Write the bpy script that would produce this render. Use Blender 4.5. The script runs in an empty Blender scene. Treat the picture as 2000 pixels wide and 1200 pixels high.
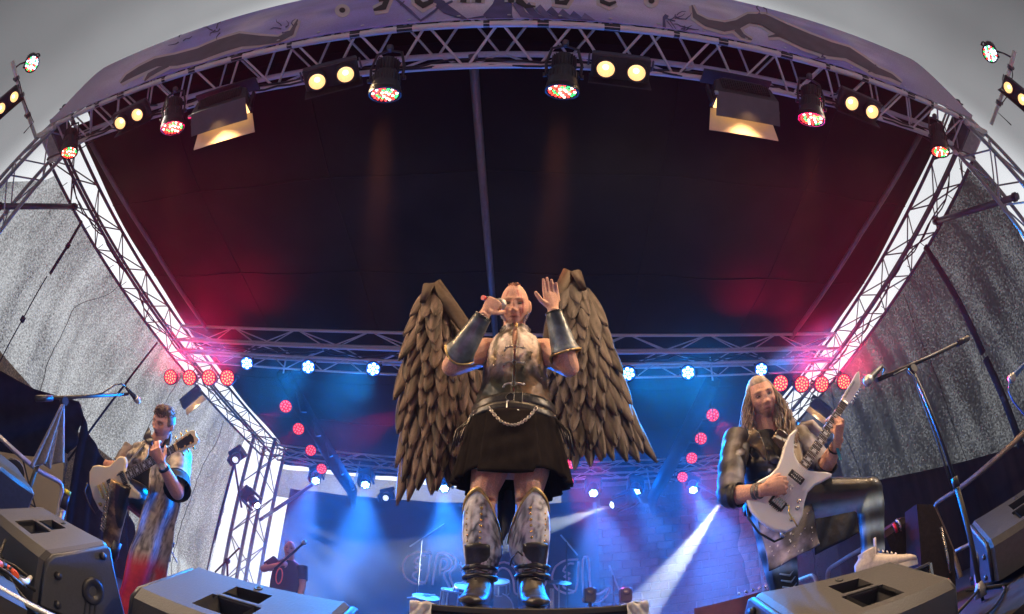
import bpy, bmesh, math, random
import numpy as np
from mathutils import Vector, Matrix, Quaternion, noise as mnoise
random.seed(7)
SC = bpy.context.scene
COL = SC.collection
V = Vector
rad = math.radians

# ---------------------------------------------------------------- camera (15 mm class fisheye held low in the pit)
LENS_PX = 948.0
PITCH, YAW, ROLL = rad(40.86), rad(1.66), rad(1.68)
def _cam_basis():
    cx, sx = math.cos(PITCH), math.sin(PITCH); c, s = math.cos(ROLL), math.sin(ROLL); cy, sy = math.cos(YAW), math.sin(YAW)
    A = np.array([[c, -s, 0], [s, c, 0], [0, 0, 1]]); B = np.array([[1, 0, 0], [0, -sx, cx], [0, cx, sx]]); D = np.array([[cy, -sy, 0], [sy, cy, 0], [0, 0, 1]])
    return D @ B @ A
CB = _cam_basis()
cam_d = bpy.data.cameras.new('camera')
cam = bpy.data.objects.new('camera', cam_d); COL.objects.link(cam)
m = Matrix.Identity(4)
for r in range(3):
    m[r][0] = CB[r][0]; m[r][1] = CB[r][1]; m[r][2] = -CB[r][2]
cam.matrix_world = m
cam_d.type = 'PANO'
cam_d.sensor_width = 36.0; cam_d.sensor_fit = 'HORIZONTAL'
for holder in (cam_d, getattr(cam_d, 'cycles', None)):
    try:
        holder.panorama_type = 'FISHEYE_EQUISOLID'; holder.fisheye_lens = LENS_PX / 2000 * 36; holder.fisheye_fov = rad(220)
    except Exception:
        pass
cam_d.clip_start = 0.05; cam_d.clip_end = 500
SC.camera = cam

# ---------------------------------------------------------------- sky, sun, exposure
W = bpy.data.worlds.new('World'); SC.world = W; W.use_nodes = True
nt = W.node_tree; nd = nt.nodes; lk = nt.links
for n in list(nd): nd.remove(n)
out = nd.new('ShaderNodeOutputWorld'); bg = nd.new('ShaderNodeBackground'); lk.new(bg.outputs[0], out.inputs[0])
sky = nd.new('ShaderNodeTexSky'); sky.sky_type = 'NISHITA'; sky.sun_disc = False
sky.sun_elevation = rad(34); sky.sun_rotation = rad(-25)
bw = nd.new('ShaderNodeHueSaturation'); bw.inputs['Saturation'].default_value = 0.25
lk.new(sky.outputs[0], bw.inputs['Color'])
tc = nd.new('ShaderNodeTexCoord'); sp = nd.new('ShaderNodeSeparateXYZ'); lk.new(tc.outputs['Generated'], sp.inputs[0])
my = nd.new('ShaderNodeMapRange'); my.inputs['From Min'].default_value = -.5; my.inputs['From Max'].default_value = .75; lk.new(sp.outputs['Y'], my.inputs['Value'])
mr = nd.new('ShaderNodeValToRGB'); lk.new(my.outputs[0], mr.inputs[0]); mr.color_ramp.interpolation = 'EASE'      # cloud cover thins towards the hidden sun behind the stage
for k_, (y_, v_) in enumerate(((-.5, .08), (-.22, .10), (-.02, .195), (.11, .33), (.20, 1.0), (.45, 1.15))):
    e_ = mr.color_ramp.elements[k_] if k_ < 2 else mr.color_ramp.elements.new((y_ + .5) / 1.25)
    e_.position = (y_ + .5) / 1.25; e_.color = (v_, v_, v_, 1)
ms = nd.new('ShaderNodeMath'); ms.operation = 'MULTIPLY'; ms.inputs[1].default_value = 10.6; lk.new(mr.outputs[0], ms.inputs[0]); mr = ms
ns = nd.new('ShaderNodeTexNoise'); ns.inputs['Scale'].default_value = 1.7; ns.inputs['Detail'].default_value = 5
lk.new(tc.outputs['Generated'], ns.inputs['Vector'])
nm = nd.new('ShaderNodeMapRange'); nm.inputs['From Min'].default_value = .3; nm.inputs['From Max'].default_value = .7
nm.inputs['To Min'].default_value = 0.78; nm.inputs['To Max'].default_value = 1.16
lk.new(ns.outputs['Fac'], nm.inputs['Value'])
mm = nd.new('ShaderNodeMath'); mm.operation = 'MULTIPLY'; lk.new(mr.outputs[0], mm.inputs[0]); lk.new(nm.outputs[0], mm.inputs[1])
cc = nd.new('ShaderNodeCombineColor')
for i, k in enumerate((0.965, 1.0, 1.03)):
    q = nd.new('ShaderNodeMath'); q.operation = 'MULTIPLY'; q.inputs[1].default_value = k
    lk.new(mm.outputs[0], q.inputs[0]); lk.new(q.outputs[0], cc.inputs[i])
mx = nd.new('ShaderNodeMix'); mx.data_type = 'RGBA'; mx.inputs['Factor'].default_value = 0.9
lk.new(bw.outputs[0], mx.inputs['A']); lk.new(cc.outputs[0], mx.inputs['B'])
lk.new(mx.outputs['Result'], bg.inputs['Color']); bg.inputs['Strength'].default_value = 0.1
sd = bpy.data.lights.new('sun', 'SUN'); sd.energy = 0.5; sd.angle = rad(14); sd.color = (1, .97, .92)
so = bpy.data.objects.new('sun', sd); COL.objects.link(so)
so.rotation_euler = (rad(-56), 0, rad(-25)); so.location = (0, 0, 30)
SC.view_settings.view_transform = 'Standard'; SC.view_settings.look = 'None'
SC.view_settings.exposure = 0; SC.view_settings.gamma = 1
SC.view_settings.use_curve_mapping = False
SC.cycles.use_denoising = True
try:
    SC.cycles.denoiser = 'OPENIMAGEDENOISE'
except Exception: pass
SC.cycles.use_light_tree = True; SC.cycles.volume_step_rate = 3; SC.cycles.volume_max_steps = 128
SC.cycles.max_bounces = 6; SC.cycles.volume_bounces = 0; SC.cycles.transparent_max_bounces = 16
SC.cycles.diffuse_bounces = 2; SC.cycles.glossy_bounces = 2
SC.cycles.sample_clamp_indirect = 4; SC.cycles.sample_clamp_direct = 40

# ---------------------------------------------------------------- helpers
def ray(px, py):
    u, v = px - 1000, 600 - py; r = math.hypot(u, v); th = 2 * math.asin(r / (2 * LENS_PX)); s = math.sin(th) / max(r, 1e-9)
    return V(CB @ np.array([u * s, v * s, math.cos(th)]))
def at(px, py, x=None, y=None, z=None, d=None):
    q = ray(px, py)
    k = x / q.x if x is not None else y / q.y if y is not None else z / q.z if z is not None else d
    return q * k

MATS = {}
def mat(name, col=(.5, .5, .5), rough=.5, metal=0, var=0.25, scale=8, bump=0, emit=None, strength=0, spec=.5, coat=0, stretch=None, sheen=0, detail=4):
    if name in MATS: return MATS[name]
    M = bpy.data.materials.new(name); M.use_nodes = True; MATS[name] = M
    n = M.node_tree.nodes; l = M.node_tree.links; b = n['Principled BSDF']
    b.inputs['Roughness'].default_value = rough; b.inputs['Metallic'].default_value = metal
    b.inputs['Specular IOR Level'].default_value = spec
    b.inputs['Coat Weight'].default_value = coat; b.inputs['Sheen Weight'].default_value = sheen
    b.inputs['Base Color'].default_value = (*col, 1)
    if var or bump:
        t = n.new('ShaderNodeTexCoord'); x = n.new('ShaderNodeTexNoise'); x.inputs['Scale'].default_value = scale; x.inputs['Detail'].default_value = detail
        if stretch:
            mp = n.new('ShaderNodeMapping'); mp.inputs['Scale'].default_value = stretch; l.new(t.outputs['Object'], mp.inputs[0]); l.new(mp.outputs[0], x.inputs['Vector'])
        else: l.new(t.outputs['Object'], x.inputs['Vector'])
        if var:
            r = n.new('ShaderNodeValToRGB'); r.color_ramp.elements[0].position = .3; r.color_ramp.elements[1].position = .7
            r.color_ramp.elements[0].color = (*[c * (1 - var) for c in col], 1); r.color_ramp.elements[1].color = (*[min(1, c * (1 + var)) for c in col], 1)
            l.new(x.outputs['Fac'], r.inputs[0]); l.new(r.outputs[0], b.inputs['Base Color'])
            g = n.new('ShaderNodeMapRange'); g.inputs['To Min'].default_value = max(.02, rough - .12); g.inputs['To Max'].default_value = min(1, rough + .12)
            l.new(x.outputs['Fac'], g.inputs[0]); l.new(g.outputs[0], b.inputs['Roughness'])
        if bump:
            bp = n.new('ShaderNodeBump'); bp.inputs['Strength'].default_value = min(1, bump); bp.inputs['Distance'].default_value = .01
            l.new(x.outputs['Fac'], bp.inputs['Height']); l.new(bp.outputs[0], b.inputs['Normal'])
    if emit:
        b.inputs['Emission Color'].default_value = (*emit, 1); b.inputs['Emission Strength'].default_value = strength
    return M
def vmat(name, rough=.5, metal=0, bump=0, scale=60, spec=.5, coat=0, var=.12):
    """material whose base colour is the mesh's colour attribute 'tint' times a little noise"""
    if name in MATS: return MATS[name]
    M = bpy.data.materials.new(name); M.use_nodes = True; MATS[name] = M
    n = M.node_tree.nodes; l = M.node_tree.links; b = n['Principled BSDF']
    b.inputs['Roughness'].default_value = rough; b.inputs['Metallic'].default_value = metal; b.inputs['Specular IOR Level'].default_value = spec; b.inputs['Coat Weight'].default_value = coat
    a = n.new('ShaderNodeAttribute'); a.attribute_name = 'tint'
    t = n.new('ShaderNodeTexCoord'); x = n.new('ShaderNodeTexNoise'); x.inputs['Scale'].default_value = scale; x.inputs['Detail'].default_value = 4
    l.new(t.outputs['Object'], x.inputs['Vector'])
    g = n.new('ShaderNodeMapRange'); g.inputs['From Min'].default_value = .3; g.inputs['From Max'].default_value = .7; g.inputs['To Min'].default_value = 1 - var; g.inputs['To Max'].default_value = 1 + var
    l.new(x.outputs['Fac'], g.inputs[0])
    h = n.new('ShaderNodeVectorMath'); h.operation = 'SCALE'; l.new(a.outputs['Color'], h.inputs[0]); l.new(g.outputs[0], h.inputs['Scale'])
    l.new(h.outputs[0], b.inputs['Base Color'])
    if bump:
        bp = n.new('ShaderNodeBump'); bp.inputs['Strength'].default_value = bump; bp.inputs['Distance'].default_value = .006
        l.new(x.outputs['Fac'], bp.inputs['Height']); l.new(bp.outputs[0], b.inputs['Normal'])
    return M

def frame(d, up=V((0, 0, 1))):
    """rotation whose Z axis is d"""
    z = V(d).normalized(); x = V(up).cross(z)
    if x.length < 1e-4: x = V((1, 0, 0)).cross(z)
    x.normalize(); y = z.cross(x)
    return Matrix((x, y, z)).transposed()

class MB:
    def __init__(s): s.v = []; s.f = []; s.smooth = []; s.t = []
    def add(s, vs, fs, smooth=False):
        o = len(s.v); s.v += [V(p) for p in vs]; s.f += [tuple(i + o for i in f) for f in fs]; s.smooth += [smooth] * len(fs); return s
    def box(s, c, size, R=None, taper=1.0, bev=0.0):
        hx, hy, hz = [q / 2 for q in size]; c = V(c)
        if bev > 0:
            b = min(bev, hx * .9, hy * .9, hz * .9); prof = []
            for (z, ins) in ((-hz, b), (-hz + b, 0), (hz - b, 0), (hz, b)):
                k = taper if z > 0 else 1
                X, Y = (hx - ins) * k, (hy - ins) * k
                prof.append([V(p) for p in ((-X + b, -Y, z), (X - b, -Y, z), (X, -Y + b, z), (X, Y - b, z), (X - b, Y, z), (-X + b, Y, z), (-X, Y - b, z), (-X, -Y + b, z))])
            vs = [p for r in prof for p in r]; fs = [tuple(range(7, -1, -1)), tuple(range(24, 32))]
            for k in range(3):
                for i in range(8): fs.append((k * 8 + i, k * 8 + (i + 1) % 8, k * 8 + 8 + (i + 1) % 8, k * 8 + 8 + i))
        else:
            vs = [V((x * (taper if z > 0 else 1), y * (taper if z > 0 else 1), z)) for z in (-hz, hz) for (x, y) in ((-hx, -hy), (hx, -hy), (hx, hy), (-hx, hy))]
            fs = [(3, 2, 1, 0), (4, 5, 6, 7), (0, 1, 5, 4), (1, 2, 6, 5), (2, 3, 7, 6), (3, 0, 4, 7)]
        return s.add([c + ((R @ p) if R else p) for p in vs], fs)
    def loft(s, rings, cap=True, smooth=True, closed=False):
        n = len(rings[0]); vs = [p for r in rings for p in r]; fs = []; K = len(rings)
        for k in range(K if closed else K - 1):
            a, b = k * n, ((k + 1) % K) * n
            for i in range(n): fs.append((a + i, a + (i + 1) % n, b + (i + 1) % n, b + i))
        s.add(vs, fs, smooth)
        if cap and not closed:
            o = len(s.v) - len(vs); s.f += [tuple(o + i for i in range(n - 1, -1, -1)), tuple(o + (K - 1) * n + i for i in range(n))]; s.smooth += [False, False]
        return s
    def tube(s, pts, r, seg=8, cap=True, flat=1.0, up=None):
        pts = [V(p) for p in pts]; K = len(pts); rr = r if isinstance(r, (list, tuple)) else [r] * K; rings = []; px = None
        for i, p in enumerate(pts):
            d = (pts[min(i + 1, K - 1)] - pts[max(i - 1, 0)])
            if d.length < 1e-9: d = V((0, 0, 1))
            d.normalize()
            if px is None:
                x = (V(up) if up is not None else (V((0, 0, 1)) if abs(d.z) < .9 else V((1, 0, 0)))); x = (x - d * x.dot(d)).normalized()
            else:
                x = px - d * px.dot(d); x = x.normalized() if x.length > 1e-6 else V((1, 0, 0))
            px = x; y = d.cross(x)
            e = rr[i]; a, b = (e if isinstance(e, (tuple, list)) else (e, e * flat))
            rings.append([p + x * (a * math.cos(t)) + y * (b * math.sin(t)) for t in [2 * math.pi * j / seg for j in range(seg)]])
        return s.loft(rings, cap)
    def lathe(s, prof, c, axis=(0, 0, 1), seg=20, cap=True, smooth=True):
        R = frame(axis); c = V(c)
        rings = [[c + R @ V((r * math.cos(t), r * math.sin(t), h)) for t in [2 * math.pi * j / seg for j in range(seg)]] for (r, h) in prof]
        return s.loft(rings, cap, smooth)
    def ball(s, c, r, seg=12, rings=8, R=None):
        c = V(c); rx, ry, rz = (r if isinstance(r, (tuple, list)) else (r, r, r)); L = []
        for k in range(rings + 1):
            a = math.pi * min(max(k / rings, .02), .98) - math.pi / 2
            L.append([c + ((R @ V((rx * math.cos(a) * math.cos(t), ry * math.cos(a) * math.sin(t), rz * math.sin(a)))) if R else V((rx * math.cos(a) * math.cos(t), ry * math.cos(a) * math.sin(t), rz * math.sin(a)))) for t in [2 * math.pi * j / seg for j in range(seg)]])
        return s.loft(L)
    def prism(s, poly, M4, depth, bev=0):
        """2-D outline (counter clockwise) in the XY plane of M4, extruded from z=-depth/2 to depth/2, optional rounded rim"""
        n = len(poly); rings = []
        def inset(k):
            c = [sum(p[0] for p in poly) / n, sum(p[1] for p in poly) / n]; o = []
            for i in range(n):
                a, b, d = poly[i - 1], poly[i], poly[(i + 1) % n]
                t = V((d[0] - a[0], d[1] - a[1])); t = t.normalized() if t.length > 1e-9 else V((1, 0)); o.append((b[0] - t.y * k, b[1] + t.x * k))
            return o
        levels = [(-depth / 2, 0), (depth / 2, 0)] if not bev else [(-depth / 2, bev), (-depth / 2 + bev * .35, bev * .25), (-depth / 2 + bev, 0), (depth / 2 - bev, 0), (depth / 2 - bev * .35, bev * .25), (depth / 2, bev)]
        for z, k in levels: rings.append([M4 @ V((p[0], p[1], z)) for p in (inset(k) if k else poly)])
        return s.loft(rings, True, bool(bev))
    def grid(s, fn, nu, nv, thick=0, smooth=True, closeu=False):
        """sheet of fn(u, v) -> point; thick gives it a second skin"""
        U = nu if closeu else nu + 1
        P = [[V(fn(i / nu, j / nv)) for i in range(U)] for j in range(nv + 1)]
        vs = [p for r in P for p in r]; fs = []
        for j in range(nv):
            for i in range(nu):
                i2 = (i + 1) % U if closeu else i + 1
                fs.append((j * U + i, j * U + i2, (j + 1) * U + i2, (j + 1) * U + i))
        if thick:
            N = []
            for j in range(nv + 1):
                for i in range(U):
                    if closeu: a, b = P[j][(i - 1) % U], P[j][(i + 1) % U]
                    else: a, b = P[j][max(i - 1, 0)], P[j][min(i + 1, nu)]
                    n = (b - a).cross(P[min(j + 1, nv)][i] - P[max(j - 1, 0)][i]); N.append(n.normalized() if n.length > 1e-12 else V((0, 0, 1)))
            m0 = len(vs); vs = vs + [p - n * thick for p, n in zip(vs, N)]; f2 = [tuple(m0 + i for i in reversed(f)) for f in fs]
            edge = []
            for i in range(nu):
                i2 = (i + 1) % U if closeu else i + 1
                edge.append((i2, i, m0 + i, m0 + i2)); k = nv * U; edge.append((k + i, k + i2, m0 + k + i2, m0 + k + i))
            if not closeu:
                for j in range(nv):
                    a, b = j * U, (j + 1) * U; edge.append((a, b, m0 + b, m0 + a)); edge.append((b + nu, a + nu, m0 + a + nu, m0 + b + nu))
            fs = fs + f2 + edge
        return s.add(vs, fs, smooth)
    def mesh(s, name, m=None):
        me = bpy.data.meshes.new(name); me.from_pydata([tuple(p) for p in s.v], [], s.f)
        me.polygons.foreach_set('use_smooth', s.smooth)
        if m: me.materials.append(m)
        me.validate(); return me
    def build(s, name, m, parent=None, local=False, tint=None):
        me = s.mesh(name, m)
        if tint: paint(me, tint)
        return link(name, me, parent, local)
def paint(me, fn):
    """colour attribute 'tint' from fn(x, y, z) on arrays of vertex positions"""
    n = len(me.vertices); co = np.empty(n * 3); me.vertices.foreach_get('co', co); co = co.reshape(n, 3)
    c = np.ones((n, 4)); c[:, :3] = fn(co)
    a = me.color_attributes.new('tint', 'FLOAT_COLOR', 'POINT'); a.data.foreach_set('color', c.ravel())
def link(name, me, parent=None, local=False):
    o = bpy.data.objects.new(name, me); COL.objects.link(o)
    if parent is not None:
        o.parent = parent
        if not local and parent.parent is None: o.matrix_parent_inverse = Matrix.Translation(-parent.location)
    return o
def thing(name, label, cat, loc=(0, 0, 0), group=None):
    o = bpy.data.objects.new(name, None); COL.objects.link(o); o.location = loc; o.empty_display_size = .1
    return tag(o, label, cat, group)
def tag(o, label, cat, group=None):
    o['label'] = label; o['category'] = cat
    if group: o['group'] = group
    return o
def struct(name, mb, m): o = mb.build(name, m); o['kind'] = 'structure'; return o
def copy_tree(o, label=None):
    def rec(a, par):
        c = a.copy(); COL.objects.link(c)
        if par is not None: c.parent = par
        for ch in list(a.children):
            if ch.type != 'LIGHT': rec(ch, c)
        return c
    r = rec(o, None)
    if label: r['label'] = label
    return r
def spot(parent, loc, target, col, energy, size, blend=.4, radius=.06):
    d = bpy.data.lights.new('beam', 'SPOT'); d.energy = energy; d.color = col; d.spot_size = rad(size); d.spot_blend = blend; d.shadow_soft_size = radius
    o = bpy.data.objects.new('beam', d); COL.objects.link(o); o.parent = parent
    o.matrix_parent_inverse = parent.matrix_basis.inverted()
    o.matrix_basis = Matrix.Translation(V(loc)) @ frame(V(loc) - V(target)).to_4x4()
    return o
def fbm(P, sc=1.0, oct=4, seed=0):
    """numpy value noise of points P (n x 3) in about 0..1"""
    o = np.zeros(len(P)); amp = .5
    for k in range(oct):
        Q = P * sc * 2 ** k + seed * 17.3 + k * 5.1; I = np.floor(Q); Fq = Q - I; Fq = Fq * Fq * (3 - 2 * Fq); r = 0
        for dx in (0, 1):
            for dy in (0, 1):
                for dz in (0, 1):
                    h = np.sin((I[:, 0] + dx) * 127.1 + (I[:, 1] + dy) * 311.7 + (I[:, 2] + dz) * 74.7) * 43758.5453
                    r = r + (h - np.floor(h)) * np.where(dx, Fq[:, 0], 1 - Fq[:, 0]) * np.where(dy, Fq[:, 1], 1 - Fq[:, 1]) * np.where(dz, Fq[:, 2], 1 - Fq[:, 2])
        o += amp * r; amp *= .5
    return o / (1 - .5 ** oct)
def lerp3(a, b, t): t = np.clip(t, 0, 1)[:, None]; return np.array(a)[None, :] * (1 - t) + np.array(b)[None, :] * t
def sm(a, b, x): t = np.clip((x - a) / (b - a), 0, 1); return t * t * (3 - 2 * t)

ALU = mat('truss_aluminium', (.72, .68, .63), .5, .1, .15, 20, .05)
DARKALU = mat('dark_aluminium', (.10, .10, .11), .5, .4, .2, 14)
BLACK = mat('black_powder_coat', (.022, .022, .025), .45, .1, .25, 25, .08)
BLACKPLASTIC = mat('black_plastic', (.03, .031, .035), .42, 0, .2, 40, .12)
CABLE = mat('cable_rubber', (.015, .015, .016), .5, 0, 0)
STEEL = mat('bright_steel', (.62, .62, .62), .28, .9, .1, 12)

UNIT_ROD = MB().tube([(0, 0, 0), (0, 0, 1)], 1, 6).mesh('rod')
RODS = {}
def rod(name, a, b, r, m, parent):
    k = m.name
    if k not in RODS:
        me = UNIT_ROD.copy(); me.name = 'rod'; me.materials.clear(); me.materials.append(m); RODS[k] = me
    o = bpy.data.objects.new(name, RODS[k]); COL.objects.link(o); o.parent = parent
    o.matrix_parent_inverse = Matrix.Translation(-parent.location)
    a, b = V(a), V(b)
    o.matrix_basis = Matrix.Translation(a) @ frame(b - a).to_4x4() @ Matrix.Diagonal((r, r, (b - a).length, 1))
    return o
def truss(label, p0, p1, w, h, bay=.4, r=.025, rb=.011, m=None, side=None, faces=(0, 1, 2, 3), cat='truss', name='lighting_truss', group='aluminium lighting trusses', chords=(0, 1, 2, 3)):
    """box truss; p0-p1 is its centre line, w along side, h along the other normal"""
    m = m or ALU; p0, p1 = V(p0), V(p1); d = (p1 - p0); L = d.length; d = d.normalized()
    sx = V(side) if side is not None else d.cross(V((0, 0, 1)))
    sx = (sx - d * sx.dot(d)).normalized(); sz = sx.cross(d).normalized()
    t = thing(name, label, cat, p0, group)
    co = [(-1, -1), (1, -1), (1, 1), (-1, 1)]
    off = [sx * (a * w / 2) + sz * (b * h / 2) for a, b in co]
    for k in chords: rod('chord', p0 + off[k], p1 + off[k], r, m, t)
    n = max(2, round(L / bay)); st = L / n
    for fk in faces:
        A, B = off[fk], off[(fk + 1) % 4]
        for i in range(n):
            a, b = (A, B) if (i + fk) % 2 == 0 else (B, A)
            rod('brace', p0 + d * (i * st + .02) + a, p0 + d * ((i + 1) * st - .02) + b, rb, m, t)
    for e in (0, L):
        for k in range(4):
            rod('end_brace', p0 + d * e + off[k], p0 + d * e + off[(k + 1) % 4], rb * 1.3, m, t)
    return t
# ================================================================ SETTING
CX = -0.33                                    # middle of the stage
XL, XR = -6.1, 5.42                           # centre lines of the two side trusses
FLOOR = -0.38
GRD = -1.6
GROUND = mat('trodden_ground', (.44, .42, .39), .9, 0, .35, .8, .4)
FLOORM = mat('black_stage_plywood', (.022, .020, .020), .75, 0, .4, 6, .1, spec=.15)
struct('ground', MB().grid(lambda u, v: (-120 + 240 * u, -120 + 240 * v, GRD), 24, 24), GROUND)
fl = MB(); fl.box((CX, 5.95, FLOOR - .06), (11.7, 9.7, .12)); struct('stage_floor', fl, FLOORM)

# --- roof: black inner tarpaulin with its pole and keder pipes
TARP = mat('black_tarpaulin', (.012, .011, .0125), .85, 0, .3, 1.5, .15, spec=.06)
GREYPIPE = mat('grey_painted_pipe', (.16, .14, .15), .45, .3, .15, 10)
STRAPX = mat('roof_seam_tape', (.014, .013, .0145), .85, 0, .2, 30, spec=.06)
rf = thing('stage_roof', 'black tarpaulin stage roof sagging between its grey pipes', 'stage roof', (CX, 5.8, 4.25))
def roof_pt(u, v):
    x = -5.92 + 11.18 * u; y = 1.32 + 9.1 * v
    return (x, y, 4.27 - .05 * math.sin(u * math.pi * 6) ** 2 + .02 * math.sin(v * 23 + u * 4))
MB().grid(roof_pt, 48, 30, .012).build('tarpaulin', TARP, rf)
for y_ in (2.75, 4.25, 7.0, 8.6): MB().tube([V(roof_pt(k / 40, (y_ - 1.32) / 9.1)) + V((0, 0, -.018)) for k in range(41)], .012, 5, flat=.35, up=(0, 1, 0)).build('seam', STRAPX, rf)
for u_ in (.17, .34, .66, .83): MB().tube([V(roof_pt(u_, k / 30)) + V((0, 0, -.018)) for k in range(31)], .010, 5, flat=.35, up=(1, 0, 0)).build('seam', STRAPX, rf)
def arch_z(x): return 5.75 - 1.25 * (abs(x - CX) / 6.0) ** 2
MB().grid(lambda u, v: (CX + (-5.7 + 11.4 * u), 1.2 + 9.2 * v, arch_z(CX + (-5.7 + 11.4 * u)) + .02), 24, 6, .012).build('unseen_outer_tarpaulin', TARP, rf)  # arched shell out of view, added to shut off sky light behind the truss
MB().tube([(-.44, 1.4, 4.08), (-.39, 4.0, 4.08), (-.37, 5.4, 4.08)], .042, 10).build('ridge_pipe', GREYPIPE, rf)
MB().tube([(-5.55, 1.45, 4.1), (-5.32, 3.4, 4.1), (-5.25, 5.4, 4.1)], .036, 8).build('side_pipe', GREYPIPE, rf)
MB().tube([(4.72, 1.5, 4.1), (4.45, 3.2, 4.1), (4.27, 5.4, 4.1)], .036, 8).build('side_pipe', GREYPIPE, rf)

# --- trusses
truss('front lighting truss of grey aluminium tubes under the printed banner', (XL + .25, 1.25, 4.05), (XR - .25, 1.25, 4.05), .38, .3, .30, .031, .0125, name='lighting_truss')
truss('left side roof truss, white sky showing along it', (XL, 1.45, 3.97), (XL, 10.0, 3.97), .42, .34, .42, .026, .0105, name='side_truss', m=mat('shaded_aluminium', (.11, .10, .11), .5, .2, .15, 20))  # darkened copy of the aluminium: backlit shade put into the colour
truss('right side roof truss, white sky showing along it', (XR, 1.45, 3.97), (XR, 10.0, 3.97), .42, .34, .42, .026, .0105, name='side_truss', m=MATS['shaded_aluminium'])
truss('middle cross truss carrying the red and blue lamps', (XL + .25, 5.5, 3.95), (XR - .25, 5.5, 3.95), .36, .3, .62, .024, .010, name='cross_truss')
truss('rear cross truss above the band backdrop', (XL + .2, 10.0, 3.93), (XR - .2, 10.0, 3.93), .32, .28, .58, .024, .010, name='cross_truss')
lt = thing('lamp_truss', 'thin ladder truss hung just below the middle cross truss', 'truss', (CX, 5.42, 3.58), 'aluminium lighting trusses')
rod('chord', (-5.7, 5.42, 3.68), (5.0, 5.42, 3.68), .022, ALU, lt); rod('chord', (-5.7, 5.42, 3.46), (5.0, 5.42, 3.46), .015, ALU, lt)
for i in range(34):
    x = -5.6 + i * .31; rod('brace', (x, 5.42, 3.46 if i % 2 else 3.68), (x + .31, 5.42, 3.68 if i % 2 else 3.46), .009, ALU, lt)
TOW = mat('tower_aluminium', (.40, .41, .43), .38, .6, .12, 18)
for sgn, x, lab in ((-1, -6.1, 'front left tower truss leaning out of the frame'), (1, 5.45, 'front right tower truss leaning out of the frame')):
    truss(lab, (x, 1.3, GRD), (x, 1.3, 4.2), .42, .42, .45, .030, .012, m=TOW, side=(1, 0, 0), name='tower_truss', group='corner towers')
truss('rear left tower truss standing in the bright gap', (-6.05, 9.85, GRD), (-6.05, 9.85, 4.1), .62, .62, .6, .045, .013, m=mat('tower_grey', (.35, .32, .29), .5, .4, .15, 12), side=(1, 0, 0), name='tower_truss', group='corner towers')
truss('rear right tower truss beside the brick wall', (5.6, 9.85, GRD), (5.6, 9.85, 4.1), .5, .5, .6, .03, .012, m=MATS['tower_grey'], side=(1, 0, 0), name='tower_truss', group='corner towers')
# sleeve blocks and gear at the two front corners
for x, s, lab in ((-6.05, 1, 'grey sleeve block joining tower and front truss, left corner'), (5.4, -1, 'grey sleeve block joining tower and front truss, right corner')):
    sb = thing('sleeve_block', lab, 'truss corner', (x, 1.28, 4.0), 'truss corner blocks')
    MB().box((x + s * .12, 1.32, 3.98), (.05, .42, .36), bev=.01).build('side_plate', DARKALU, sb)
    MB().box((x - s * .22, 1.28, 4.0), (.04, .46, .4), bev=.01).build('side_plate', ALU, sb)
    k = MB()
    for dz in (-.2, .2):
        for dy in (-.22, .22): MB().tube([(x - .26, 1.28 + dy, 4 + dz), (x + .26, 1.28 + dy, 4 + dz)], .034, 8).build('sleeve_tube', ALU, sb)
    for j in range(2):
        c = V((x - s * (.05 + .16 * j), 1.02, 4.32 + .1 * j)); w = MB(); w.lathe([(.06, -.015), (.06, .015)], c, (1, 0, 0), 10); w.tube([c + V((0, -.04, -.1)), c, c + V((0, .04, .1))], .014, 6)
        w.build('coupler', DARKALU, sb)
    cb = MB()
    for j in range(4):
        a = V((x + s * (.1 + .05 * j), 1.25 + .05 * j, 4.15)); cb.tube([a, a + V((s * .12, .06, -.22)), a + V((s * .22, .14, -.1 - .06 * j)), a + V((s * .5, .15, -.05))], .009, 5)
    cb.build('cable_loop', CABLE, sb)
# braces between towers and side trusses
for a, b, lab in (((-6.2, 1.3, 2.62), (-6.15, 2.34, 3.78), 'grey diagonal brace tube at the left tower'), ((5.55, 1.32, 2.85), (5.5, 2.62, 3.84), 'grey diagonal brace tube at the right tower')):
    t = thing('brace_tube', lab, 'brace', a, 'tower brace tubes'); MB().tube([a, b], .042, 10).build('tube', mat('brace_grey', (.13, .125, .14), .4, .4, .15, 10), t)
    for p in (a, b): MB().lathe([(.056, -.03), (.056, .03)], V(p) + (V(b) - V(a)) * (.04 if p == a else -.04), V(b) - V(a), 10).build('clamp', BLACK, t)
# tall keder rail edge along each side of the roof: straps
STRAP = mat('black_webbing', (.012, .012, .013), .8, 0, .2, 60)
def strap(pts, w, lab, name='lashing_strap'):
    t = thing(name, lab, 'strap', pts[0], 'lashing straps on the side walls'); MB().tube(pts, w, 6, flat=.35, up=(0, 1, 0)).build('webbing', STRAP, t)
    mid = V(pts[len(pts) // 2]); MB().box(mid, (.05, .07, .09), bev=.01).build('ratchet', mat('ratchet_steel', (.06, .06, .065), .4, .6, .1, 20), t)
    return t
strap([(-6.22, 2.60, 3.78), (-6.16, 2.63, 3.3), (-6.16, 2.645, 2.78)], .026, 'twisted black strap hanging from the left side truss')
strap([(-6.2, 2.64, 2.74), (-6.16, 2.64, 2.0), (-6.16, 2.62, 1.3)], .010, 'thin cord continuing down the left mesh wall')
strap([(-6.18, 5.25, 3.66), (-6.12, 4.9, 2.55), (-6.1, 4.5, 1.35), (-6.05, 4.3, .9)], .022, 'black strap running diagonally behind the left microphone')
strap([(5.56, 3.03, 3.8), (5.52, 3.0, 2.75), (5.52, 3.03, 1.97)], .05, 'wide black strap from truss to ring on the right wall')
strap([(5.52, 3.03, 1.90), (5.5, 3.0, 1.3), (5.46, 2.97, .66)], .055, 'wide black strap below the ring on the right wall')
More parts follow.
